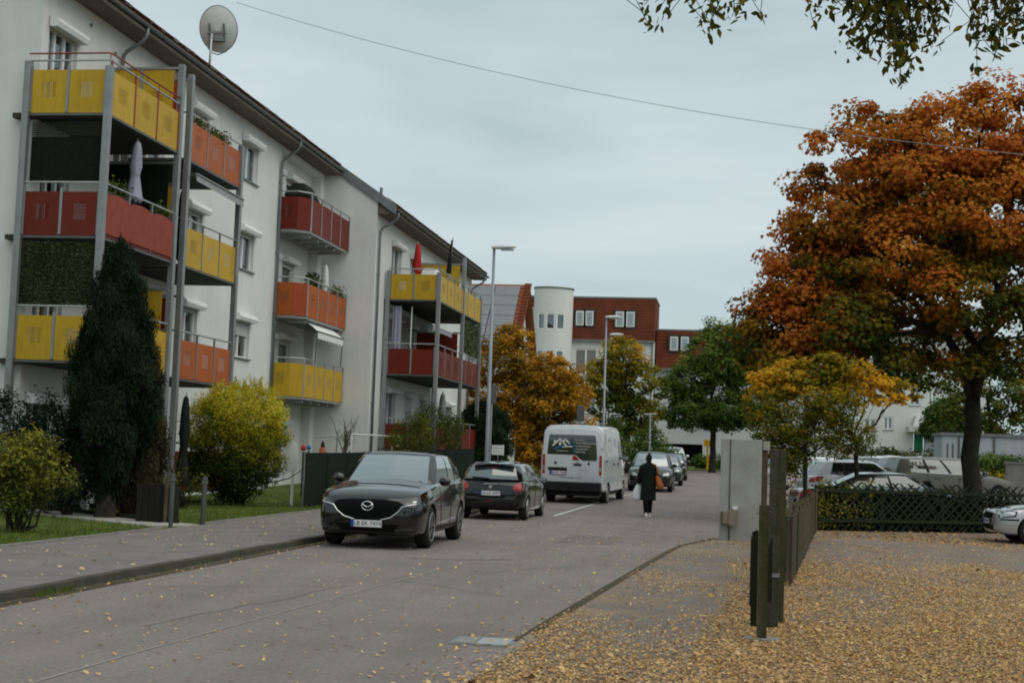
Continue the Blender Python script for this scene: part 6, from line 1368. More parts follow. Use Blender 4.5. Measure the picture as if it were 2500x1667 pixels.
# ---- generic saloons, estates and small cars for the rest
def simple(name, label, kind, paintm, loc, rz, front=True, rear=True, group=None, pl_txt=None):
    if kind == 'hatch': L, W, H_, wb = 4.05, 1.74, 1.46, 2.55
    elif kind == 'suv': L, W, H_, wb = 4.45, 1.84, 1.66, 2.65
    elif kind == 'estate': L, W, H_, wb = 4.65, 1.80, 1.50, 2.70
    else: L, W, H_, wb = 4.60, 1.78, 1.43, 2.72
    h = L/2; w = W/2; bz = H_*.63 if kind != 'suv' else H_*.62; zb = .19 if kind != 'suv' else .23; hood = bz-.04
    rearz = bz+.02
    st = [(h, w*.64, .36, .62, .65, .3), (h-.06, w*.82, .27, .74, .78, .2), (h-.25, w*.93, .21, hood-.12, hood-.05, .14), (h-.75, w*.985, zb, hood-.03, hood+.04, .12), (h-1.35, w, zb, hood, hood+.07, .1), (.0, w, zb, bz, bz+.04, .09), (-h+1.0, w, zb, bz+.01, bz+.04, .09), (-h+.4, w*.985, .24, rearz, rearz+.03, .11), (-h+.12, w*.92, .29, rearz-.05, rearz-.02, .14), (-h+.03, w*.82, .36, rearz-.18, rearz-.15, .2), (-h, w*.68, .44, rearz-.34, rearz-.32, .3)]
    yr1 = {'hatch': -h+.55, 'suv': -h+.50, 'estate': -h+.42, 'saloon': -h+1.55}[kind]; yb1 = {'hatch': -h+.20, 'suv': -h+.20, 'estate': -h+.16, 'saloon': -h+.75}[kind]
    c_, body, cab, cf = base_car(name, label, st, (h-.82, h-.82-wb), .32 if kind != 'suv' else .35, w-.015, paintm, gh((h-1.12, yb1), (h-1.85, yr1), w*.90, w*.68, bz-.01, H_-.05, .04, roofcurve=.03), ww=.20, mir=(h-1.35, w-.06, bz+.06, paintm), spokes=6, group=group, screen='windscreen' if rz > 3 else 'rear_glass')
    if front:
        for s in (-1, 1): cf.patch('headlight', [(s*w*.55, .66), (s*w*.62, .76), (s*w*.86, .80), (s*w*.90, .70), (s*w*.75, .64)], 'F', 'lamp_clear', c_, .012, 3)
        cf.patch('grille', [(-w*.5, .70), (w*.5, .70), (w*.44, .58), (-w*.44, .58)], 'F', 'grille', c_, .012, 3); cf.patch('lower_intake', [(-w*.6, .42), (w*.6, .42), (w*.5, .30), (-w*.5, .30)], 'F', 'grille', c_, .008, 3)
        yp = cf.hit((0, 0, .50), (0, -1, 0), .02).y; plate(c_, 0, yp+.012, .50, pl_txt or 'LB·KM 418', 1)
    if rear:
        for s in (-1, 1): cf.patch('tail_light', [(s*w*.58, rearz-.22), (s*w*.62, rearz-.07), (s*w*.90, rearz-.04), (s*w*.94, rearz-.20), (s*w*.8, rearz-.25)], 'R', 'tail_red', c_, .012, 3)
        for s, q in ((1, 'S+'), (-1, 'S-')): cf.patch('tail_light_wrap', [(-h+.05, rearz-.22), (-h+.05, rearz-.05), (-h+.38, rearz-.03), (-h+.30, rearz-.17)], q, 'tail_red', c_, .008, 2)
        yp = cf.hit((0, 0, rearz-.32), (0, 1, 0), .02).y; plate(c_, 0, yp-.012, rearz-.32, pl_txt or 'LB·SN 735', -1)
    door_lines(cf, c_, ((h-1.42, h-1.5), (.0, -.03), (-h+1.2, -h+1.45)), .32, bz-.01); handles(cf, c_, (.14, -h+1.55), bz-.12)
    for q in ('S+', 'S-'): cf.line('window_trim', [(h-1.4, bz+.012), (0, bz+.025), (-h+.8, bz+.045)], q, 'chrome' if kind in ('saloon', 'estate') else 'plastic_black', c_, .007, .005)
    if kind == 'saloon' and paintm == 'paint_silver':
        for q in ('S+', 'S-'): cf.patch('headlight_frame', [(h-.07, .59), (h-.05, .79), (h-.30, .86), (h-.50, .82), (h-.43, .63)], q, 'plastic_black', c_, .006, 3); cf.patch('headlight_wrap', [(h-.10, .62), (h-.08, .76), (h-.30, .83), (h-.46, .80), (h-.40, .66)], q, 'lamp_clear', c_, .010, 3); cf.patch('bumper_strip', [(h-.1, .54), (h-.1, .58), (h-.5, .58), (h-.5, .54)], q, 'plastic_black', c_, .008, 2)
    c_.location = loc; c_.rotation_euler.z = rz; return c_
GK = 'cars parked along the left kerb beyond the van'
simple('parked_car', 'dark grey car directly behind the walking person, facing the viewer', 'suv', 'paint_green', (-3.45, 60.5, zg(-3, 60)-.02), math.pi+R(1), rear=False, group=GK)
simple('parked_car', 'second dark car beyond the person, its windscreen reflecting the sky', 'hatch', 'paint_anthracite', (-3.3, 68.5, zg(-3, 68)-.02), math.pi+R(1.5), rear=False, group=GK)
simple('parked_car', 'narrow dark car visible only at its right edge in the kerb row', 'saloon', 'paint_black', (-3.4, 77, zg(-3, 77)-.02), math.pi+R(1.5), rear=False, group=GK)
simple('parked_car', 'white SUV at the far end of the kerb row', 'suv', 'paint_white', (-3.95, 91.5, zg(-3, 91)), math.pi+R(1), rear=False, group=GK)
GP = 'cars in the parking lot behind the lattice fence'
simple('silver_saloon', 'silver saloon nosing into the right edge before the lattice fence', 'saloon', 'paint_silver', (8.22, 35.2, .0), R(93), rear=True)
dark_sal = simple('parked_car', 'dark saloon close behind the lattice fence', 'saloon', 'paint_anthracite', (4.1, 40.9, zg(4.3, 41.2)+.02), R(-80), group=GP)
dark_sal.scale = (1, 1.10, 1.03)
simple('parked_car', 'cream estate car beside the maple trunk', 'estate', 'paint_cream', (6.55, 47.4, zg(7, 47)+.03), R(-62), group=GP)
simple('parked_car', 'white hatchback with red tail lights behind the fence', 'hatch', 'paint_white', (5.8, 52.5, zg(5.8, 52)+.03), R(-48), group=GP)
simple('parked_car', 'white small car between dark saloon and white hatchback', 'hatch', 'paint_white', (4.0, 46.6, zg(4.0, 46.6)), R(-70), group=GP)
simple('parked_car', 'white car behind the white hatchback in the lot', 'hatch', 'paint_white', (7.6, 57.5, zg(7.6, 57)), R(-64), group=GP)
simple('parked_car', 'white car farthest left in the lot, behind the young tree', 'estate', 'paint_white', (3.4, 60.5, zg(3.4, 60)), R(-62), group=GP)
# ================================================================== PERSON walking away in a long black coat
px, py = -2.40, 40.4; pz = zg(px, py)
per = thing('person', 'person in a long black coat carrying white and brown bags, seen from behind', 'person', (px, py, pz), world=False)
def skin(name, V, E_, rad, mname, parent, sub=2, root=0):
    me = bpy.data.meshes.new(name); me.from_pydata(V, E_, []); me.materials.append(MATS[mname]); o = bpy.data.objects.new(name, me); COL.objects.link(o)
    sk = o.modifiers.new('skin', 'SKIN'); sk.use_smooth_shade = True
    for i, r_ in enumerate(rad): me.skin_vertices[0].data[i].radius = (r_, r_) if not isinstance(r_, tuple) else r_; me.skin_vertices[0].data[i].use_root = (i == root)
    sb = o.modifiers.new('sub', 'SUBSURF'); sb.levels = sub; sb.render_levels = sub
    dg = bpy.context.evaluated_depsgraph_get(); nm = bpy.data.meshes.new_from_object(o.evaluated_get(dg)); bpy.data.objects.remove(o)
    for p in nm.polygons: p.use_smooth = True
    q = put(name, nm, parent); return q
# body: pelvis, spine, head, arms, legs as one surface (head facing +y, away from the viewer)
V = [(0,0,.93),(0,.0,1.12),(0,.01,1.32),(0,.0,1.45),(0,.01,1.52),(0,.03,1.60),(0,.02,1.70),
     (-.17,0,1.40),(-.24,-.01,1.14),(-.235,.14,.98),(-.235,.19,.94),
     (.17,0,1.40),(.225,.0,1.15),(.17,.16,1.10),(.13,.21,1.12),
     (-.09,0,.88),(-.092,-.03,.48),(-.085,-.20,.11),(-.085,-.07,.03),
     (.09,0,.88),(.08,.10,.48),(.07,.15,.09),(.075,.27,.03)]
E_ = [(0,1),(1,2),(2,3),(3,4),(4,5),(5,6),(3,7),(7,8),(8,9),(9,10),(3,11),(11,12),(12,13),(13,14),(0,15),(15,16),(16,17),(17,18),(0,19),(19,20),(20,21),(21,22)]
rad = [.12,.11,.11,.07,.05,.085,.075,.045,.048,.035,.03,.045,.040,.033,.03,.085,.06,.04,.04,.085,.06,.04,.04]
bd = skin('body', V, E_, rad, 'skin', per)
# hands: palm and five fingers each
def hand(wx, wy, wz, s, d=(0, 0, -1)):
    V = [(wx, wy, wz), (wx, wy+.01, wz-.07)]; E_ = [(0, 1)]; r_ = [.026, .032]
    for k, (dx, l) in enumerate(((-.03, .06), (-.01, .072), (.012, .068), (.032, .052))):
        i = len(V); V += [(wx+dx, wy+.015, wz-.085), (wx+dx*1.1, wy+.02, wz-.085-l*.55), (wx+dx, wy-.005+.0, wz-.085-l)]; E_ += [(1, i), (i, i+1), (i+1, i+2)]; r_ += [.010, .009, .008]
    i = len(V); V += [(wx-s*.04, wy+.01, wz-.05), (wx-s*.055, wy+.02, wz-.085)]; E_ += [(0, i), (i, i+1)]; r_ += [.011, .009]
    return skin('hand', V, E_, r_, 'skin', per, 1)
hand(-.235, .20, .95, -1); hand(.125, .23, 1.12, 1)
# coat: lofted shell with sleeves, open hem to the shins
m = MB(); rows = []
for z, rx_, ry_, cy in ((1.52, .075, .075, .0), (1.50, .12, .10, .0), (1.465, .20, .125, .0), (1.40, .245, .145, .0), (1.33, .25, .15, .0), (1.20, .225, .145, .0), (1.05, .225, .15, .0), (.92, .225, .165, .0), (.75, .232, .175, .0), (.60, .236, .18, .01), (.46, .242, .185, .02)):
    rows.append([(rx_*math.cos(a)*(1+.06*math.sin(a*7+z*3)*(z < 1.25)), cy+ry_*math.sin(a)*(1+.08*math.sin(a*6+z*4)*(z < 1.25)), z) for a in [2*math.pi*i/32 for i in range(32)]])
m.grid(rows, close_u=True); rows2 = [[(x*.9, y*.9, z+.01) for x, y, z in rows[-1]]]; m.grid([rows[-1], rows2[0]], close_u=True)
coat = m.build('coat', 'coat_black', per, smooth=True)
m = MB(); m.tube([(-.15, 0, 1.42), (-.215, -.005, 1.38), (-.275, -.01, 1.15), (-.265, .10, 1.02), (-.245, .165, .965)], [.07, .085, .075, .062, .055], 12); m.build('sleeve', 'coat_black', coat, smooth=True)
m = MB(); m.tube([(.15, 0, 1.41), (.205, 0, 1.36), (.26, .0, 1.15), (.21, .13, 1.10), (.155, .19, 1.11)], [.07, .085, .075, .062, .055], 12); m.build('sleeve', 'coat_black', coat, smooth=True)
m = MB(); m.lathe([(.07, 1.44), (.085, 1.48), (.078, 1.54), (.06, 1.545)], 16); m.build('collar', 'coat_black', coat, smooth=True)
for s, yk, yf in ((-1, -.03, -.20), (1, .10, .15)):
    m = MB(); m.tube([(s*.085, 0, .85), (s*.09, yk, .48), (s*.085, yf, .12)], [.10, .085, .072], 12); m.build('trouser_leg', 'trouser', per, smooth=True)
    m = MB(); rows = []
    for t, w_, h_ in ((0, .030, .07), (.12, .045, .10), (.35, .047, .105), (.6, .05, .075), (.85, .047, .055), (1, .025, .035)): rows.append([(s*.085+w_*math.cos(a), yf-.07+.29*t, max(0.0, .045*h_/.08+h_*.62*math.sin(a)) if True else 0) for a in [2*math.pi*i/12 for i in range(12)]])
    m.grid(rows, close_u=True); m.face(rows[0]); m.face(rows[-1]); sh_ = m.build('shoe', 'shoe', per, smooth=True)
    MB().box(s*.085-.048, s*.085+.048, yf-.068, yf+.21, 0, .022).build('sole', 'decal_white', sh_, bevel=.008); MB().box(s*.085-.05, s*.085+.05, yf+.0, yf+.06, .05, .075).build('shoe_stripe', 'plate_ink', sh_)
# hair, ears and face
m = MB(); rows = []
for t in range(9):
    ph = -1.15+t*(math.pi/2+1.15)/8; rows.append([(.098*math.cos(ph)*math.cos(a), .015+.112*math.cos(ph)*math.sin(a)*(1 if math.sin(a) < 0 else .80), 1.635+.125*math.sin(ph)) for a in [2*math.pi*i/20 for i in range(20)]])
m.grid(rows, close_u=True); m.face(rows[-1]); m.build('hair', 'hair', per, smooth=True); m = MB(); m.lathe([(.01, -.05), (.045, -.03), (.052, 0), (.04, .035), (.01, .05)], 12, (0, -.07, 1.735)); m.build('hair_bun', 'hair', per, smooth=True)
for s in (-1, 1):
    m = MB(); m.lathe([(.004, -.012), (.02, -.006), (.022, .006), (.006, .012)], 10, (s*.094, .03, 1.62), 'X'); m.build('ear', 'skin', per, smooth=True); m = MB(); m.lathe([(.003, -.008), (.012, 0), (.003, .008)], 8, (s*.032, .112, 1.635), 'Y'); m.build('eye', 'decal_white', per, smooth=True)
m = MB(); m.hexa([(-.014, .10, 1.585), (.014, .10, 1.585), (.012, .13, 1.585), (-.012, .13, 1.585), (-.008, .095, 1.635), (.008, .095, 1.635), (.006, .108, 1.635), (-.006, .108, 1.635)]); m.build('nose', 'skin', per, bevel=.004); MB().box(-.025, .025, .098, .112, 1.548, 1.56).build('mouth', 'sheen_mouth_pink', per, bevel=.004)
per.location = (px, py, pz+.0); per.rotation_euler.z = R(14); per.scale = (.90, .95, 1.0)
# white carrier bag held in the left hand
wb = thing('carrier_bag', 'white plastic carrier bag in the left hand of the person', 'bag', (px-.27, py+.2, pz)); m = MB(); rows = []; bx0, by0 = px-.30, py+.10
for z, w_, d_ in ((.90, .02, .02), (.86, .06, .035), (.78, .10, .06), (.66, .135, .08), (.52, .15, .09), (.45, .12, .07), (.43, .04, .03)): rows.append([(bx0+w_*math.cos(a)*(1+.08*math.sin(3*a+z*9))-.03*(.9-z), by0+d_*math.sin(a), pz+z) for a in [2*math.pi*i/16 for i in range(16)]])
m.grid(rows, close_u=True); m.face(rows[-1]); m.build('pouch', 'bag_white', wb, smooth=True); m = MB(); m.tube([(bx0-.03, by0, pz+.84), (bx0+.04, by0+.08, pz+.915), (bx0+.10, by0, pz+.84)], .01, 6); m.build('grip', 'bag_white', wb)
sb_ = thing('shoulder_bag', 'orange-brown slouchy shoulder bag on the right side of the person', 'bag', (px+.25, py, pz)); m = MB(); rows = []; bx0, by0 = px+.30, py-.06
for z, w_, d_, o_ in ((1.16, .03, .03, -.05), (1.12, .06, .05, -.04), (1.02, .085, .075, -.01), (.92, .10, .09, .02), (.83, .10, .085, .035), (.78, .05, .05, .04)): rows.append([(bx0+o_+w_*math.cos(a), by0+d_*1.3*math.sin(a)*(1+.06*math.sin(4*a)), pz+z) for a in [2*math.pi*i/16 for i in range(16)]])
m.grid(rows, close_u=True); m.face(rows[0]); m.face(rows[-1]); m.build('pouch', 'bag_brown', sb_, smooth=True); m = MB()
m.tube([(bx0-.04, by0-.05, pz+1.12), (px+.245, py-.115, pz+1.32), (px+.19, py-.02, pz+1.475), (px+.225, py+.11, pz+1.33), (bx0-.04, by0+.06, pz+1.12)], .014, 6); m.build('strap', 'bag_brown', sb_, smooth=True)
# ================================================================== VEGETATION
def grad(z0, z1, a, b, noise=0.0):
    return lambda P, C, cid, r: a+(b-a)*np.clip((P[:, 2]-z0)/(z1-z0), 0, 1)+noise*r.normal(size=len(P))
# --- big maple
mx_, my_ = 6.75, 42.6; mz = zg(mx_, my_)-.1
blobs = [(6.2, 42.8, 11.3, 1.7, 1.7, 1.5), (3.6, 42.3, 10.9, 1.5, 1.5, 1.45), (5.0, 41.6, 9.6, 1.8, 1.7, 1.2), (8.3, 43, 10.6, 1.9, 1.8, 1.4), (2.5, 42.3, 9.0, 1.45, 1.5, 1.2), (4.2, 41.2, 7.7, 1.8, 1.6, 1.2), (6.7, 41.2, 8.5, 2.1, 1.6, 1.15), (2.2, 42.6, 6.9, 1.4, 1.5, 1.1), (1.3, 42.2, 5.4, 1.35, 1.4, 1.0), (3.6, 41.2, 5.6, 1.7, 1.5, 1.0), (6.1, 40.6, 6.4, 1.7, 1.3, 1.0), (8.8, 42, 8.0, 2.0, 1.8, 1.4), (8.6, 41.4, 5.8, 1.9, 1.5, 1.1), (5.4, 44.8, 9.0, 2.5, 1.5, 2.0), (5.0, 45, 5.8, 2.6, 1.5, 1.2), (10.8, 43, 9, 1.8, 2, 2), (11, 43, 6.2, 1.8, 2, 1.3), (2.0, 41.6, 4.4, 1.5, 1.2, .55), (4.8, 41.0, 4.5, 1.6, 1.2, .55), (1.6, 42.2, 7.9, 1.0, 1.1, .8), (.95, 42.0, 5.9, 1.1, 1.1, .8), (.75, 42, 5.0, 1.0, 1.0, .6), (8.2, 41.6, 4.9, 1.6, 1.2, .6), (3.0, 42.5, 7.9, 1.2, 1.2, .9), (7.2, 42.0, 12.2, .9, .9, .7), (2.0, 42.4, 9.9, .8, .9, .7), (4.9, 42.2, 11.0, 1.1, 1.1, 1.0), (7.3, 41.6, 10.2, 1.3, 1.2, 1.1), (5.6, 41.4, 7.2, 1.4, 1.1, .9), (2.9, 41.6, 6.2, 1.2, 1.1, .8)]
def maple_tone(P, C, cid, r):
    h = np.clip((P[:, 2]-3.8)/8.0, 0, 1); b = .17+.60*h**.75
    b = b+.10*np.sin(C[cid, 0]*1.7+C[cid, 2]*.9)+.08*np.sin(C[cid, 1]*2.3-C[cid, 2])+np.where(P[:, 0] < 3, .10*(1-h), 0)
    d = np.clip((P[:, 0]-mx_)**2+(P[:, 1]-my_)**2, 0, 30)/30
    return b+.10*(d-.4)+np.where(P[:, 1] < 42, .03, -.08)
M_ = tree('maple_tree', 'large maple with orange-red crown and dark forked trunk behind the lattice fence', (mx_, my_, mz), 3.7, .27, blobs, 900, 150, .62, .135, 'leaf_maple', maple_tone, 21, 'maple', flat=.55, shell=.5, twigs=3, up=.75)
# --- nearer young tree with yellow-green leaves and ochre clusters
blobs = [(1.9, 38.8, 2.6, 1.1, .7, .75), (.75, 38.8, 3.2, .7, .6, .55), (2.4, 38.8, 3.3, 1.0, .7, .6), (2.9, 38.8, 2.4, .8, .6, .55), (1.4, 38.7, 1.9, .75, .5, .45), (1.5, 38.6, 1.6, .5, .4, .4), (1.0, 38.7, 2.5, .6, .5, .5)]
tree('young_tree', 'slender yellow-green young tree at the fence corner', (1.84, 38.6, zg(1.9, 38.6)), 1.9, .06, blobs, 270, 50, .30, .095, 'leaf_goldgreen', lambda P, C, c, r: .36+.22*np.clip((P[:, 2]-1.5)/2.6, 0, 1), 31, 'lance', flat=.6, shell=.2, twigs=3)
blobs = [(1.7, 39.4, 3.95, 1.5, .7, .5), (3.5, 39.3, 3.75, 1.0, .7, .5), (4.4, 39.3, 3.75, .55, .5, .35), (2.6, 39.4, 4.3, 1.0, .7, .35), (.7, 39.4, 3.75, .6, .5, .4)]
tree('golden_tree', 'low spreading tree with golden orange leaves under the maple crown', (3.3, 40.2, zg(3.3, 40.2)), 2.3, .07, blobs, 120, 60, .33, .115, 'leaf_goldgreen', lambda P, C, c, r: .78+.20*np.sin(C[c, 0]*2.1), 33, 'maple', flat=.5, shell=.2, twigs=2)
# --- yellow trees behind the hatchback
def ysoft(P, C, c, r): return .52+.12*np.sin(C[c, 0]*1.3+C[c, 2]*1.1)
blobs = [(-11.6, 72, 6.6, 1.5, 1.6, 1.6), (-10.2, 71.5, 5.6, 1.5, 1.6, 1.3), (-12.6, 72, 4.6, 1.3, 1.5, 1.4), (-10.8, 71, 3.9, 1.6, 1.5, 1.2), (-11.4, 72, 7.6, .8, .9, .7), (-10.2, 71, 2.5, 1.3, 1.2, 1.0)]
tree('yellow_tree', 'ochre-yellow tree rising beside the nearest lamp pole', (-11.0, 72.4, zg(-11, 72)), 2.8, .17, blobs, 200, 90, .5, .15, 'leaf_gold', ysoft, 41, 'maple', flat=.6, shell=.45)
blobs = [(-8.9, 70, 5.6, 1.3, 1.4, 1.2), (-9.2, 70, 3.9, 1.6, 1.5, 1.4), (-7.9, 70, 4.6, 1.1, 1.3, 1.0), (-9.8, 70, 2.6, 1.2, 1.3, .9), (-8.2, 70, 3.0, 1.2, 1.3, .9), (-9.4, 69.6, 1.7, 1.3, 1.1, .8)]
tree('yellow_tree', 'rounded orange-yellow tree left of the white van', (-8.9, 70.3, zg(-9, 70)), 2.3, .15, blobs, 200, 90, .46, .15, 'leaf_gold', lambda P, C, c, r: ysoft(P, C, c, r)-.02, 42, 'maple', flat=.6, shell=.45)
blobs = [(-6.8, 86, 7.6, 1.7, 1.6, 1.4), (-7.9, 86, 6.2, 1.7, 1.6, 1.4), (-5.6, 86, 6.0, 1.6, 1.6, 1.5), (-6.6, 86, 4.6, 2.2, 1.7, 1.3), (-6.9, 86, 8.6, .9, .9, .7), (-6.5, 85.5, 3.2, 1.7, 1.3, .9)]
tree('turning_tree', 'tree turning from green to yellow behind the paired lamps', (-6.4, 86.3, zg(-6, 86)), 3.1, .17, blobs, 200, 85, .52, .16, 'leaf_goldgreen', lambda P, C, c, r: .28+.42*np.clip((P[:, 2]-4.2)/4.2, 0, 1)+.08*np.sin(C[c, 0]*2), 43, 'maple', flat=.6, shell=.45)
blobs = [(-1.4, 95, 8.6, 2.0, 1.8, 1.9), (-3.2, 95, 7.0, 1.7, 1.7, 1.6), (.6, 95, 7.2, 1.7, 1.7, 1.6), (-3.0, 95, 4.8, 1.9, 1.8, 1.2), (-.6, 95, 5.0, 2.0, 1.8, 1.3), (1.2, 95, 5.0, 1.4, 1.6, 1.2), (-1.6, 95, 10.2, .9, .9, .8), (-.4, 95, 10.3, .7, .8, .7), (.9, 95, 9.6, .9, .9, .9)]
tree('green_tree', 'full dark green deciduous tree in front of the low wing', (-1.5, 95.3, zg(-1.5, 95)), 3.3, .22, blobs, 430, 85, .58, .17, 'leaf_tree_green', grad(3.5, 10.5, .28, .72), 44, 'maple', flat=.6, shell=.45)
# --- trees on the far right
for i, (x, y, zc, s, lab) in enumerate(((13.2, 78, 6.0, 2.3, 'olive green tree behind the metal shed'), (17.5, 84, 6.5, 2.6, 'olive tree at the far right beyond the shed'), (12.5, 90, 4.9, .9, 'small pale green tree between apartment house and maple trunk'))):
    b = [(x, y, zc, s, s, s*.9), (x-s*.5, y, zc-s*.8, s*.8, s*.8, s*.6), (x+s*.6, y, zc-s*.7, s*.8, s*.8, s*.7), (x, y, zc+s*.7, s*.6, s*.6, s*.5)]
    tree('olive_tree', lab, (x, y, zg(x, y)), 2.2, .16, b, 150, 60, .6, .2, 'leaf_bush' if i != 2 else 'leaf_tree_green', grad(2, 9, .25, .6), 50+i, 'kite', flat=.6)
# --- conifer column and brown neighbour
def cone(name, label, base, h, rfun, n, size, mname, tonef, seed, trunk=.13):
    rng = np.random.default_rng(seed); root = thing(name, label, 'conifer', base); x, y, z = base
    m = MB(); m.tube([(x, y, z-.2), (x, y, z+.1), (x+.02, y, z+.5), (x, y, z+h*.9)], [trunk*1.9, trunk*1.3, trunk, .02], 10)
    for i in range(60):
        t = .08+.85*rng.random(); a = rng.random()*6.28; rr_ = rfun(t)*.8; limb(m, (x, y, z+h*t*.92), (x+rr_*math.cos(a), y+rr_*math.sin(a), z+h*t+rr_*.9), .025, .006, rng, 3, .03, 0, 4)
    m.build('trunk', 'bark', root, smooth=True)
    t = rng.random(n*2); w = np.array([rfun(q) for q in t]); k = rng.random(n*2) < w/w.max(); t, w = t[k], w[k]; n = len(t); a = rng.random(n)*6.283
    lump = 1+.17*np.sin(a*3+t*17)+.14*np.sin(a*5-t*29)+.10*np.sin(a*2+t*53)+.07*np.sin(a*9+t*71); q = w*lump*(.45+.58*rng.random(n)**.45)
    P = np.stack([x+q*np.cos(a), y+q*np.sin(a), z+h*t+.1*rng.normal(size=n)], 1); N = np.stack([np.cos(a), np.sin(a), .15+0*a], 1)+rng.normal(size=(n, 3))*.45
    T = np.stack([np.cos(a)*.35, np.sin(a)*.35, 1+0*a], 1)+rng.normal(size=(n, 3))*.35
    leaves('foliage', P, N, size*(.6+.8*rng.random(n)), tonef(P, a, t, rng)+.14*rng.normal(size=n)+.12*(lump-1)/.2, mname, root, 'needle', T, rng); return root
cone('columnar_conifer', 'tall dark green columnar conifer on the lawn before the nearest tower', (-12.35, 26.9, .1), 5.5, lambda t: float(np.interp(t, [0, .04, .08, .13, .19, .26, .40, .64, .83, .95, 1], [.09, .10, .15, .27, .46, .64, .79, .68, .46, .26, .03])), 75000, .07, 'leaf_conifer', lambda P, a, t, r: .42+0*t, 61, .16)
cone('brown_conifer', 'narrower brownish conifer just right of the dark column', (-12.2, 28.0, .1), 3.95, lambda t: .03+.50*min(1, (t+.07)/.2)**.8*(1-max(0, t-.3)/.7)**.5, 24000, .075, 'leaf_conifer_brown', lambda P, a, t, r: .5+0*t, 62, .09)
cone('thuja_hedge', 'dark rounded thuja bush left of the nearest lamp pole', (-11.2, 63, zg(-11, 63)), 3.5, lambda t: .05+1.05*min(1, (t+.1)/.2)**.6*(1-max(0, t-.72)/.28)**.45, 22000, .13, 'leaf_conifer', lambda P, a, t, r: .5+0*t, 63, .1)
# --- round yellow bush
blobs = [(-12.75, 35.3, 1.95, 1.36, 1.15, 1.08), (-12.75, 35.3, 1.25, 1.28, 1.1, .85), (-12.3, 35.1, 2.35, .9, .85, .75), (-13.1, 35.3, 2.4, .85, .8, .7), (-12.7, 35.3, .75, .75, .7, .55)]
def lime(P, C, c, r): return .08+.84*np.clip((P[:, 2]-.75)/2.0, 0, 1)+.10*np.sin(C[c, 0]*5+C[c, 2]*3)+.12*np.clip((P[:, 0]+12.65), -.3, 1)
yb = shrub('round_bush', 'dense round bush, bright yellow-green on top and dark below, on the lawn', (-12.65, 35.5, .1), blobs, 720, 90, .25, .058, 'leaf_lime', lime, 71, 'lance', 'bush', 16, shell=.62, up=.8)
rng = np.random.default_rng(72); n = 2600; a = rng.random(n)*6.28; rr_ = 1.15*np.sqrt(rng.random(n)); bx_ = np.repeat(rng.random((130, 2))*[6.28, 1], 20, axis=0)
px = -12.65+1.1*np.sqrt(bx_[:, 1])*np.cos(bx_[:, 0]); py = 35.5+1.0*np.sqrt(bx_[:, 1])*np.sin(bx_[:, 0]); tt = np.tile(np.linspace(0, 1, 20), 130)
P = np.stack([px+.03*rng.normal(size=n), py+.03*rng.normal(size=n), 2.75+.35*np.sqrt(np.clip(1-bx_[:, 1], 0, 1))-.35*bx_[:, 1]+tt*.42*np.repeat(rng.random(130), 20)], 1)
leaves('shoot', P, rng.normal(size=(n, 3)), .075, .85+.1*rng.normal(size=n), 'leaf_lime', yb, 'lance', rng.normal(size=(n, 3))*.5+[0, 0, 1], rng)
# --- left bush
blobs = [(-11.75, 22.1, .95, .62, .6, .7), (-11.5, 22, 1.45, .42, .42, .42), (-12.2, 22.2, 1.2, .55, .5, .5), (-11.1, 22.1, 1.0, .35, .4, .45)]
shrub('leafy_shrub', 'loose leafy shrub with yellowing tips at the left edge of the picture', (-11.7, 22.1, .1), blobs, 190, 34, .2, .075, 'leaf_bush', grad(.2, 1.8, .25, .74), 73, 'lance', 'shrub', 12, shell=.3)
blobs = [(-13.1, 27.0, 1.3, .7, .6, 1.1), (-14.0, 27.4, 1.4, .9, .6, 1.15), (-15.0, 27.6, 1.4, 1.0, .6, 1.2)]  # blobs enlarged to stand in for deep shade under the nearest tower
shrub('shade_shrub', 'dark purple-green shrub enlarged to stand in for shade, between left shrub and conifer', (-13.3, 27.1, .1), blobs, 300, 46, .28, .08, 'leaf_conifer', lambda P, C, c, r: .5+0*P[:, 0], 74, 'lance', 'shrub', 10)
blobs = [(-13.3, 32.6, 1.0, .5, .5, .8), (-12.9, 32.9, .6, .5, .5, .5)]
shrub('rose_shrub', 'thin brownish shrub at the foot of the balcony tower post', (-13.1, 32.7, .1), blobs, 30, 16, .2, .08, 'leaf_bush', lambda P, C, c, r: .32+0*P[:, 0], 75, 'lance', 'shrub', 12)
blobs = [(-11.6, 50.5, 2.1, .7, 1.3, .9), (-11.5, 53.2, 2.5, .8, 1.5, .9), (-11.5, 56.4, 2.4, .7, 1.6, .85), (-11.6, 48.4, 1.7, .5, .9, .6)]
shrub('garden_shrub', 'green and rusty shrubs behind the green fence below the third tower', (-11.9, 53.5, .2), blobs, 260, 46, .3, .085, 'leaf_bush', lambda P, C, c, r: .32+.12*np.sin(C[c, 1]*2), 76, 'lance', 'shrub', 16)
for i, (x, y, r_, lab) in enumerate(((-10.7, 38.2, .42, 'low reddish plants at the foot of the fence beside the white sign'), (-10.65, 40.6, .4, 'low green plants at the fence foot behind the car'))):
    shrub('border_plant', lab, (x, y, zg(x, y)+.1), [(x, y, .35, .28, 1.0, r_)], 60, 18, .2, .09, 'leaf_bush', lambda P, C, c, rr: .33+0*P[:, 0], 80+i, 'lance', 'plant', 9)
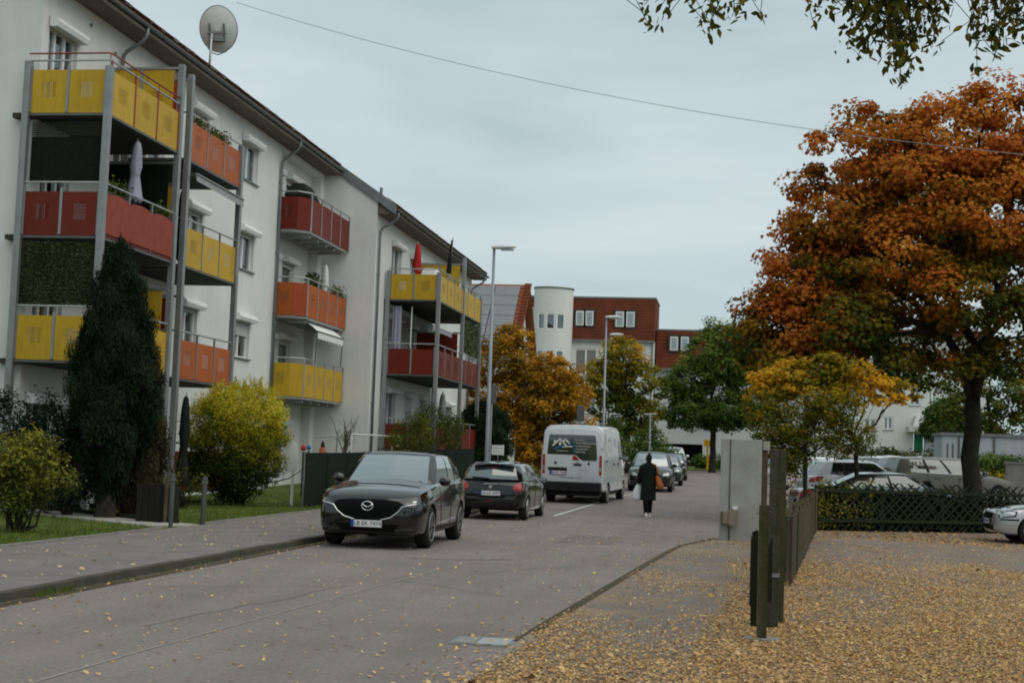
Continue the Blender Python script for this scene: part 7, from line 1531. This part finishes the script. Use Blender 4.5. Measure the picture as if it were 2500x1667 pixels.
# bare small tree before the white side wall
bt = thing('bare_tree', 'small bare pale-twigged tree before the white side wall', 'tree', (-12.9, 46.3, .2)); m = MB(); rng = np.random.default_rng(77); tpt = limb(m, (-12.9, 46.3, 0), (-12.9, 46.3, 1.7), .05, .035, rng, 4, .02)
for i in range(16):
    a = rng.random()*6.28; e = (-12.9+.75*math.cos(a)*rng.random()+.0, 46.3+.75*math.sin(a), 1.9+.9*rng.random()); q = limb(m, (-12.9, 46.3, 1.3+.4*rng.random()), e, .022, .007, rng, 4, .05)
    for k in range(2): limb(m, q[2], np.array(q[2])+rng.normal(size=3)*.25+[0, 0, .2], .008, .004, rng, 3, .05)
m.build('trunk', 'bark_grey', bt)
# hedges around the far end and right
for i, (x, y, rx_, ry_, h, mname, tn, lab, seed) in enumerate((
 (-3.8, 79, 1.0, 1.0, 1.5, 'leaf_tree_green', .35, 'dark green shrub right of the white van', 91), (-5.0, 84, .9, 1, 1.3, 'leaf_tree_green', .35, 'dark hedge behind the parked cars', 92), (-7.6, 78, 2.0, 1.0, 3.0, 'leaf_tree_green', .28, 'tall dark shrub mass behind the van', 100), (-4.9, 82, 1.2, 1.0, 2.6, 'leaf_tree_green', .33, 'dark green tall shrub between van and far cars', 102),
 (-1.4, 104, 1.8, .8, 1.0, 'leaf_tree_green', .4, 'low green bush before the garage', 93), (4.3, 70, 2.2, .8, .8, 'leaf_bush', .35, 'low hedge behind the white parked cars', 94),
 (9.6, 60, 2.2, .6, .75, 'leaf_goldgreen', .62, 'tan coloured low hedge right of the maple trunk', 95), (13.0, 60, 2.2, .6, .75, 'leaf_goldgreen', .6, 'tan coloured low hedge at the far right edge', 96),
 (11.6, 66, 1.4, .8, 1.1, 'leaf_tree_green', .5, 'green shrub in front of the metal shed', 97), (9.0, 80, 2.6, 1, 1.2, 'leaf_bush', .3, 'green bank of shrubs under the apartment house', 98), (5.0, 88, 2.6, 1, 1.0, 'leaf_bush', .3, 'green bank of shrubs left of the apartment house', 99))):
    z = zg(x, y); shrub('hedge_bush', lab, (x, y, z), [(x, y, z+h*.55, rx_, ry_, h*.55), (x+rx_*.45, y, z+h*.6, rx_*.55, ry_, h*.5), (x-rx_*.45, y, z+h*.6, rx_*.55, ry_, h*.5)], 150, 22, .3, .15, mname, lambda P, C, c, r: tn+.08*np.sin(C[c, 0]*3), seed, 'kite', 'hedge', 9, shell=.4)
# grass verge at the street end
rng = np.random.default_rng(101); n = 5000; x = -5.5+9*rng.random(n); y = 99+9*rng.random(n); z = np.array([zg(a, b) for a, b in zip(x, y)])
struct(MB().grid([[(-7, 99, zg(0, 99)+.05), (4, 99, zg(0, 99)+.05)], [(-7, 111.5, zg(0, 111.5)+.05), (4, 111.5, zg(0, 111.5)+.05)]]).build('verge', 'soil_grass'))
# --- ivy on the lattice fence
rng = np.random.default_rng(111); n = 9000; s = Lf*rng.random(n)**1.15; h = 1.15*rng.random(n)**1.25*(1-.35*s/Lf); off = .10+.28*rng.random(n)
P = np.array([lp(a, b, c) for a, b, c in zip(s, h, off)]); iv = thing('ivy', 'dark ivy hedge growing behind and through the lattice fence', 'ivy', (5, 38.5, 0))
leaves('foliage', P, rng.normal(size=(n, 3))*.6+[0, -.9, .5], .11, .36+.16*rng.normal(size=n), 'leaf_conifer', iv, 'kite', None, rng)
m = MB()
for i in range(40):
    a = Lf*rng.random(); limb(m, lp(a, 0, .2), lp(min(Lf, max(0, a+rng.normal()*.4)), .5+.6*rng.random(), .2), .012, .004, rng, 4, .05)
m.build('stem', 'bark', iv)
n = 500; s = 1.6*rng.random(n)**1.5; P = np.array([lp(a, 1.2*rng.random()+.1, -.05+.1*rng.random()) for a in s]); leaves('foliage', P, rng.normal(size=(n, 3)), .10, .6+.3*rng.random(n), 'leaf_bush', iv, 'lance', None, rng)
# --- overhanging foreground tree: trunk stands right of the frame, twigs hang into the top of the picture
ov = thing('overhanging_tree', 'leafy branches hanging into the top right of the view', 'tree', (5.2, 11.5, 0)); rng = np.random.default_rng(121); m = MB()
m.tube([(5.2, 11.5, -.2), (5.2, 11.5, .3), (5.15, 11.5, 2.5), (5.0, 11.6, 4.6), (4.8, 11.7, 6.2)], [.36, .27, .22, .19, .14], 12)
LP, LT, LN = [], [], []
def twig(a, b, nl, spread, r0=.012):
    pts = limb(m, a, b, r0, .003, rng, 5, .035, .03, 5)
    for i in range(nl):
        t = .12+.88*rng.random() if i > 2 else 1.0; k = min(4, int(t*5)); q = np.array(pts[k])+(np.array(pts[k+1])-np.array(pts[k]))*(t*5-k); d = rng.normal(size=3)*.55+[0, 0, -.75]; d /= np.linalg.norm(d)
        o = rng.normal(size=3)*spread; LP.append(q+o+d*.04); LT.append(d); LN.append(rng.normal(size=3)+[0, -.6, .2])
lb = limb(m, (4.9, 11.6, 5.2), (-1.9, 12.4, 6.35), .11, .025, rng, 9, .02, .05); lb2 = limb(m, (4.85, 11.6, 5.8), (1.2, 11.8, 6.4), .07, .02, rng, 7, .02, .05); limb(m, (4.8, 11.7, 6.1), (6.5, 13, 8.5), .12, .03, rng, 5, .04); limb(m, (4.8, 11.7, 6.1), (3.0, 10, 8.3), .10, .03, rng, 5, .04)
CL = [(-.93, 5.66, .07, 8), (-.72, 5.62, .10, 20), (-.80, 5.60, .05, 6), (-.24, 5.60, .16, 34), (-.36, 5.44, .06, 12), (-.05, 5.58, .07, 12), (.13, 5.60, .03, 3), (.62, 5.62, .09, 16),
      (.86, 5.56, .14, 36), (.98, 5.38, .14, 38), (1.16, 5.56, .2, 80), (1.22, 5.36, .16, 60), (1.02, 5.30, .08, 14), (1.33, 5.22, .12, 34), (1.30, 5.10, .08, 22), (1.26, 5.05, .07, 14), (1.46, 5.52, .16, 50), (1.55, 5.36, .06, 10), (1.62, 5.34, .05, 8), (1.42, 5.3, .08, 14), (1.64, 5.56, .07, 12), (1.95, 5.5, .09, 22), (2.1, 5.4, .14, 42), (2.25, 5.48, .14, 46), (2.02, 5.25, .08, 16), (1.98, 5.14, .06, 10), (2.2, 5.25, .07, 12), (2.45, 5.4, .2, 50), (2.7, 5.5, .25, 50)]
for (x, z, sp_, nl) in CL:
    for k in range(max(2, nl//4)):
        y = 12+rng.normal()*.25; st = lb[int(np.clip(round((4.9-x)/6.8*9)+rng.integers(-1, 2), 1, 9))] if x < 1.2 or rng.random() < .5 else lb2[int(np.clip(round((4.85-x)/3.65*7), 1, 7))]
        twig(st, (x+rng.normal()*sp_*.5, y, z-.06+rng.normal()*sp_*.35), min(16, nl+4), sp_*.5, .006)
for i in range(90):
    a = np.array([5.0, 11.7, 6.3])+rng.normal(size=3)*[2.2, 2.0, .5]+[0, 0, 1.2]; twig((4.6+rng.normal()*.6, 11.7+rng.normal()*.6, 6.6+rng.random()), a, 14, .25, .015)
m.build('trunk', 'bark', ov, smooth=True); LP = np.array(LP); n = len(LP)
leaves('crown', LP, LN, .088*(.7+.6*rng.random(n)), .34+.22*rng.normal(size=n), 'leaf_hang', ov, 'lance', np.array(LT), rng)

# --- unseen trees added to darken car reflections and cut light on viewer-facing sides
for i, (x, y, h) in enumerate(((-3.5, -9, 7.5), (6.5, -7, 8.0), (-12.5, -6, 7.0), (13.5, 4, 8.0), (14.5, 17, 8.0))):
    b = [(x, y, h*.68, 2.6, 2.6, 2.0), (x-1.6, y, h*.5, 1.8, 1.8, 1.4), (x+1.6, y, h*.5, 1.8, 1.8, 1.4), (x, y+.6, h*.9, 1.6, 1.6, 1.3)]
    tree('unseen_tree', ('unseen golden tree added behind the viewer at the road', 'unseen golden tree added behind the viewer at the lot', 'unseen golden tree added behind the viewer by the lawn', 'unseen golden tree added right of the picture beside the lot', 'unseen golden tree added right of the picture near the silver saloon')[i], (x, y, 0), 2.6, .2, b, 110, 50, .7, .26, 'leaf_goldgreen', lambda P, C, c, r: .5+0*P[:, 0], 140+i, 'kite')
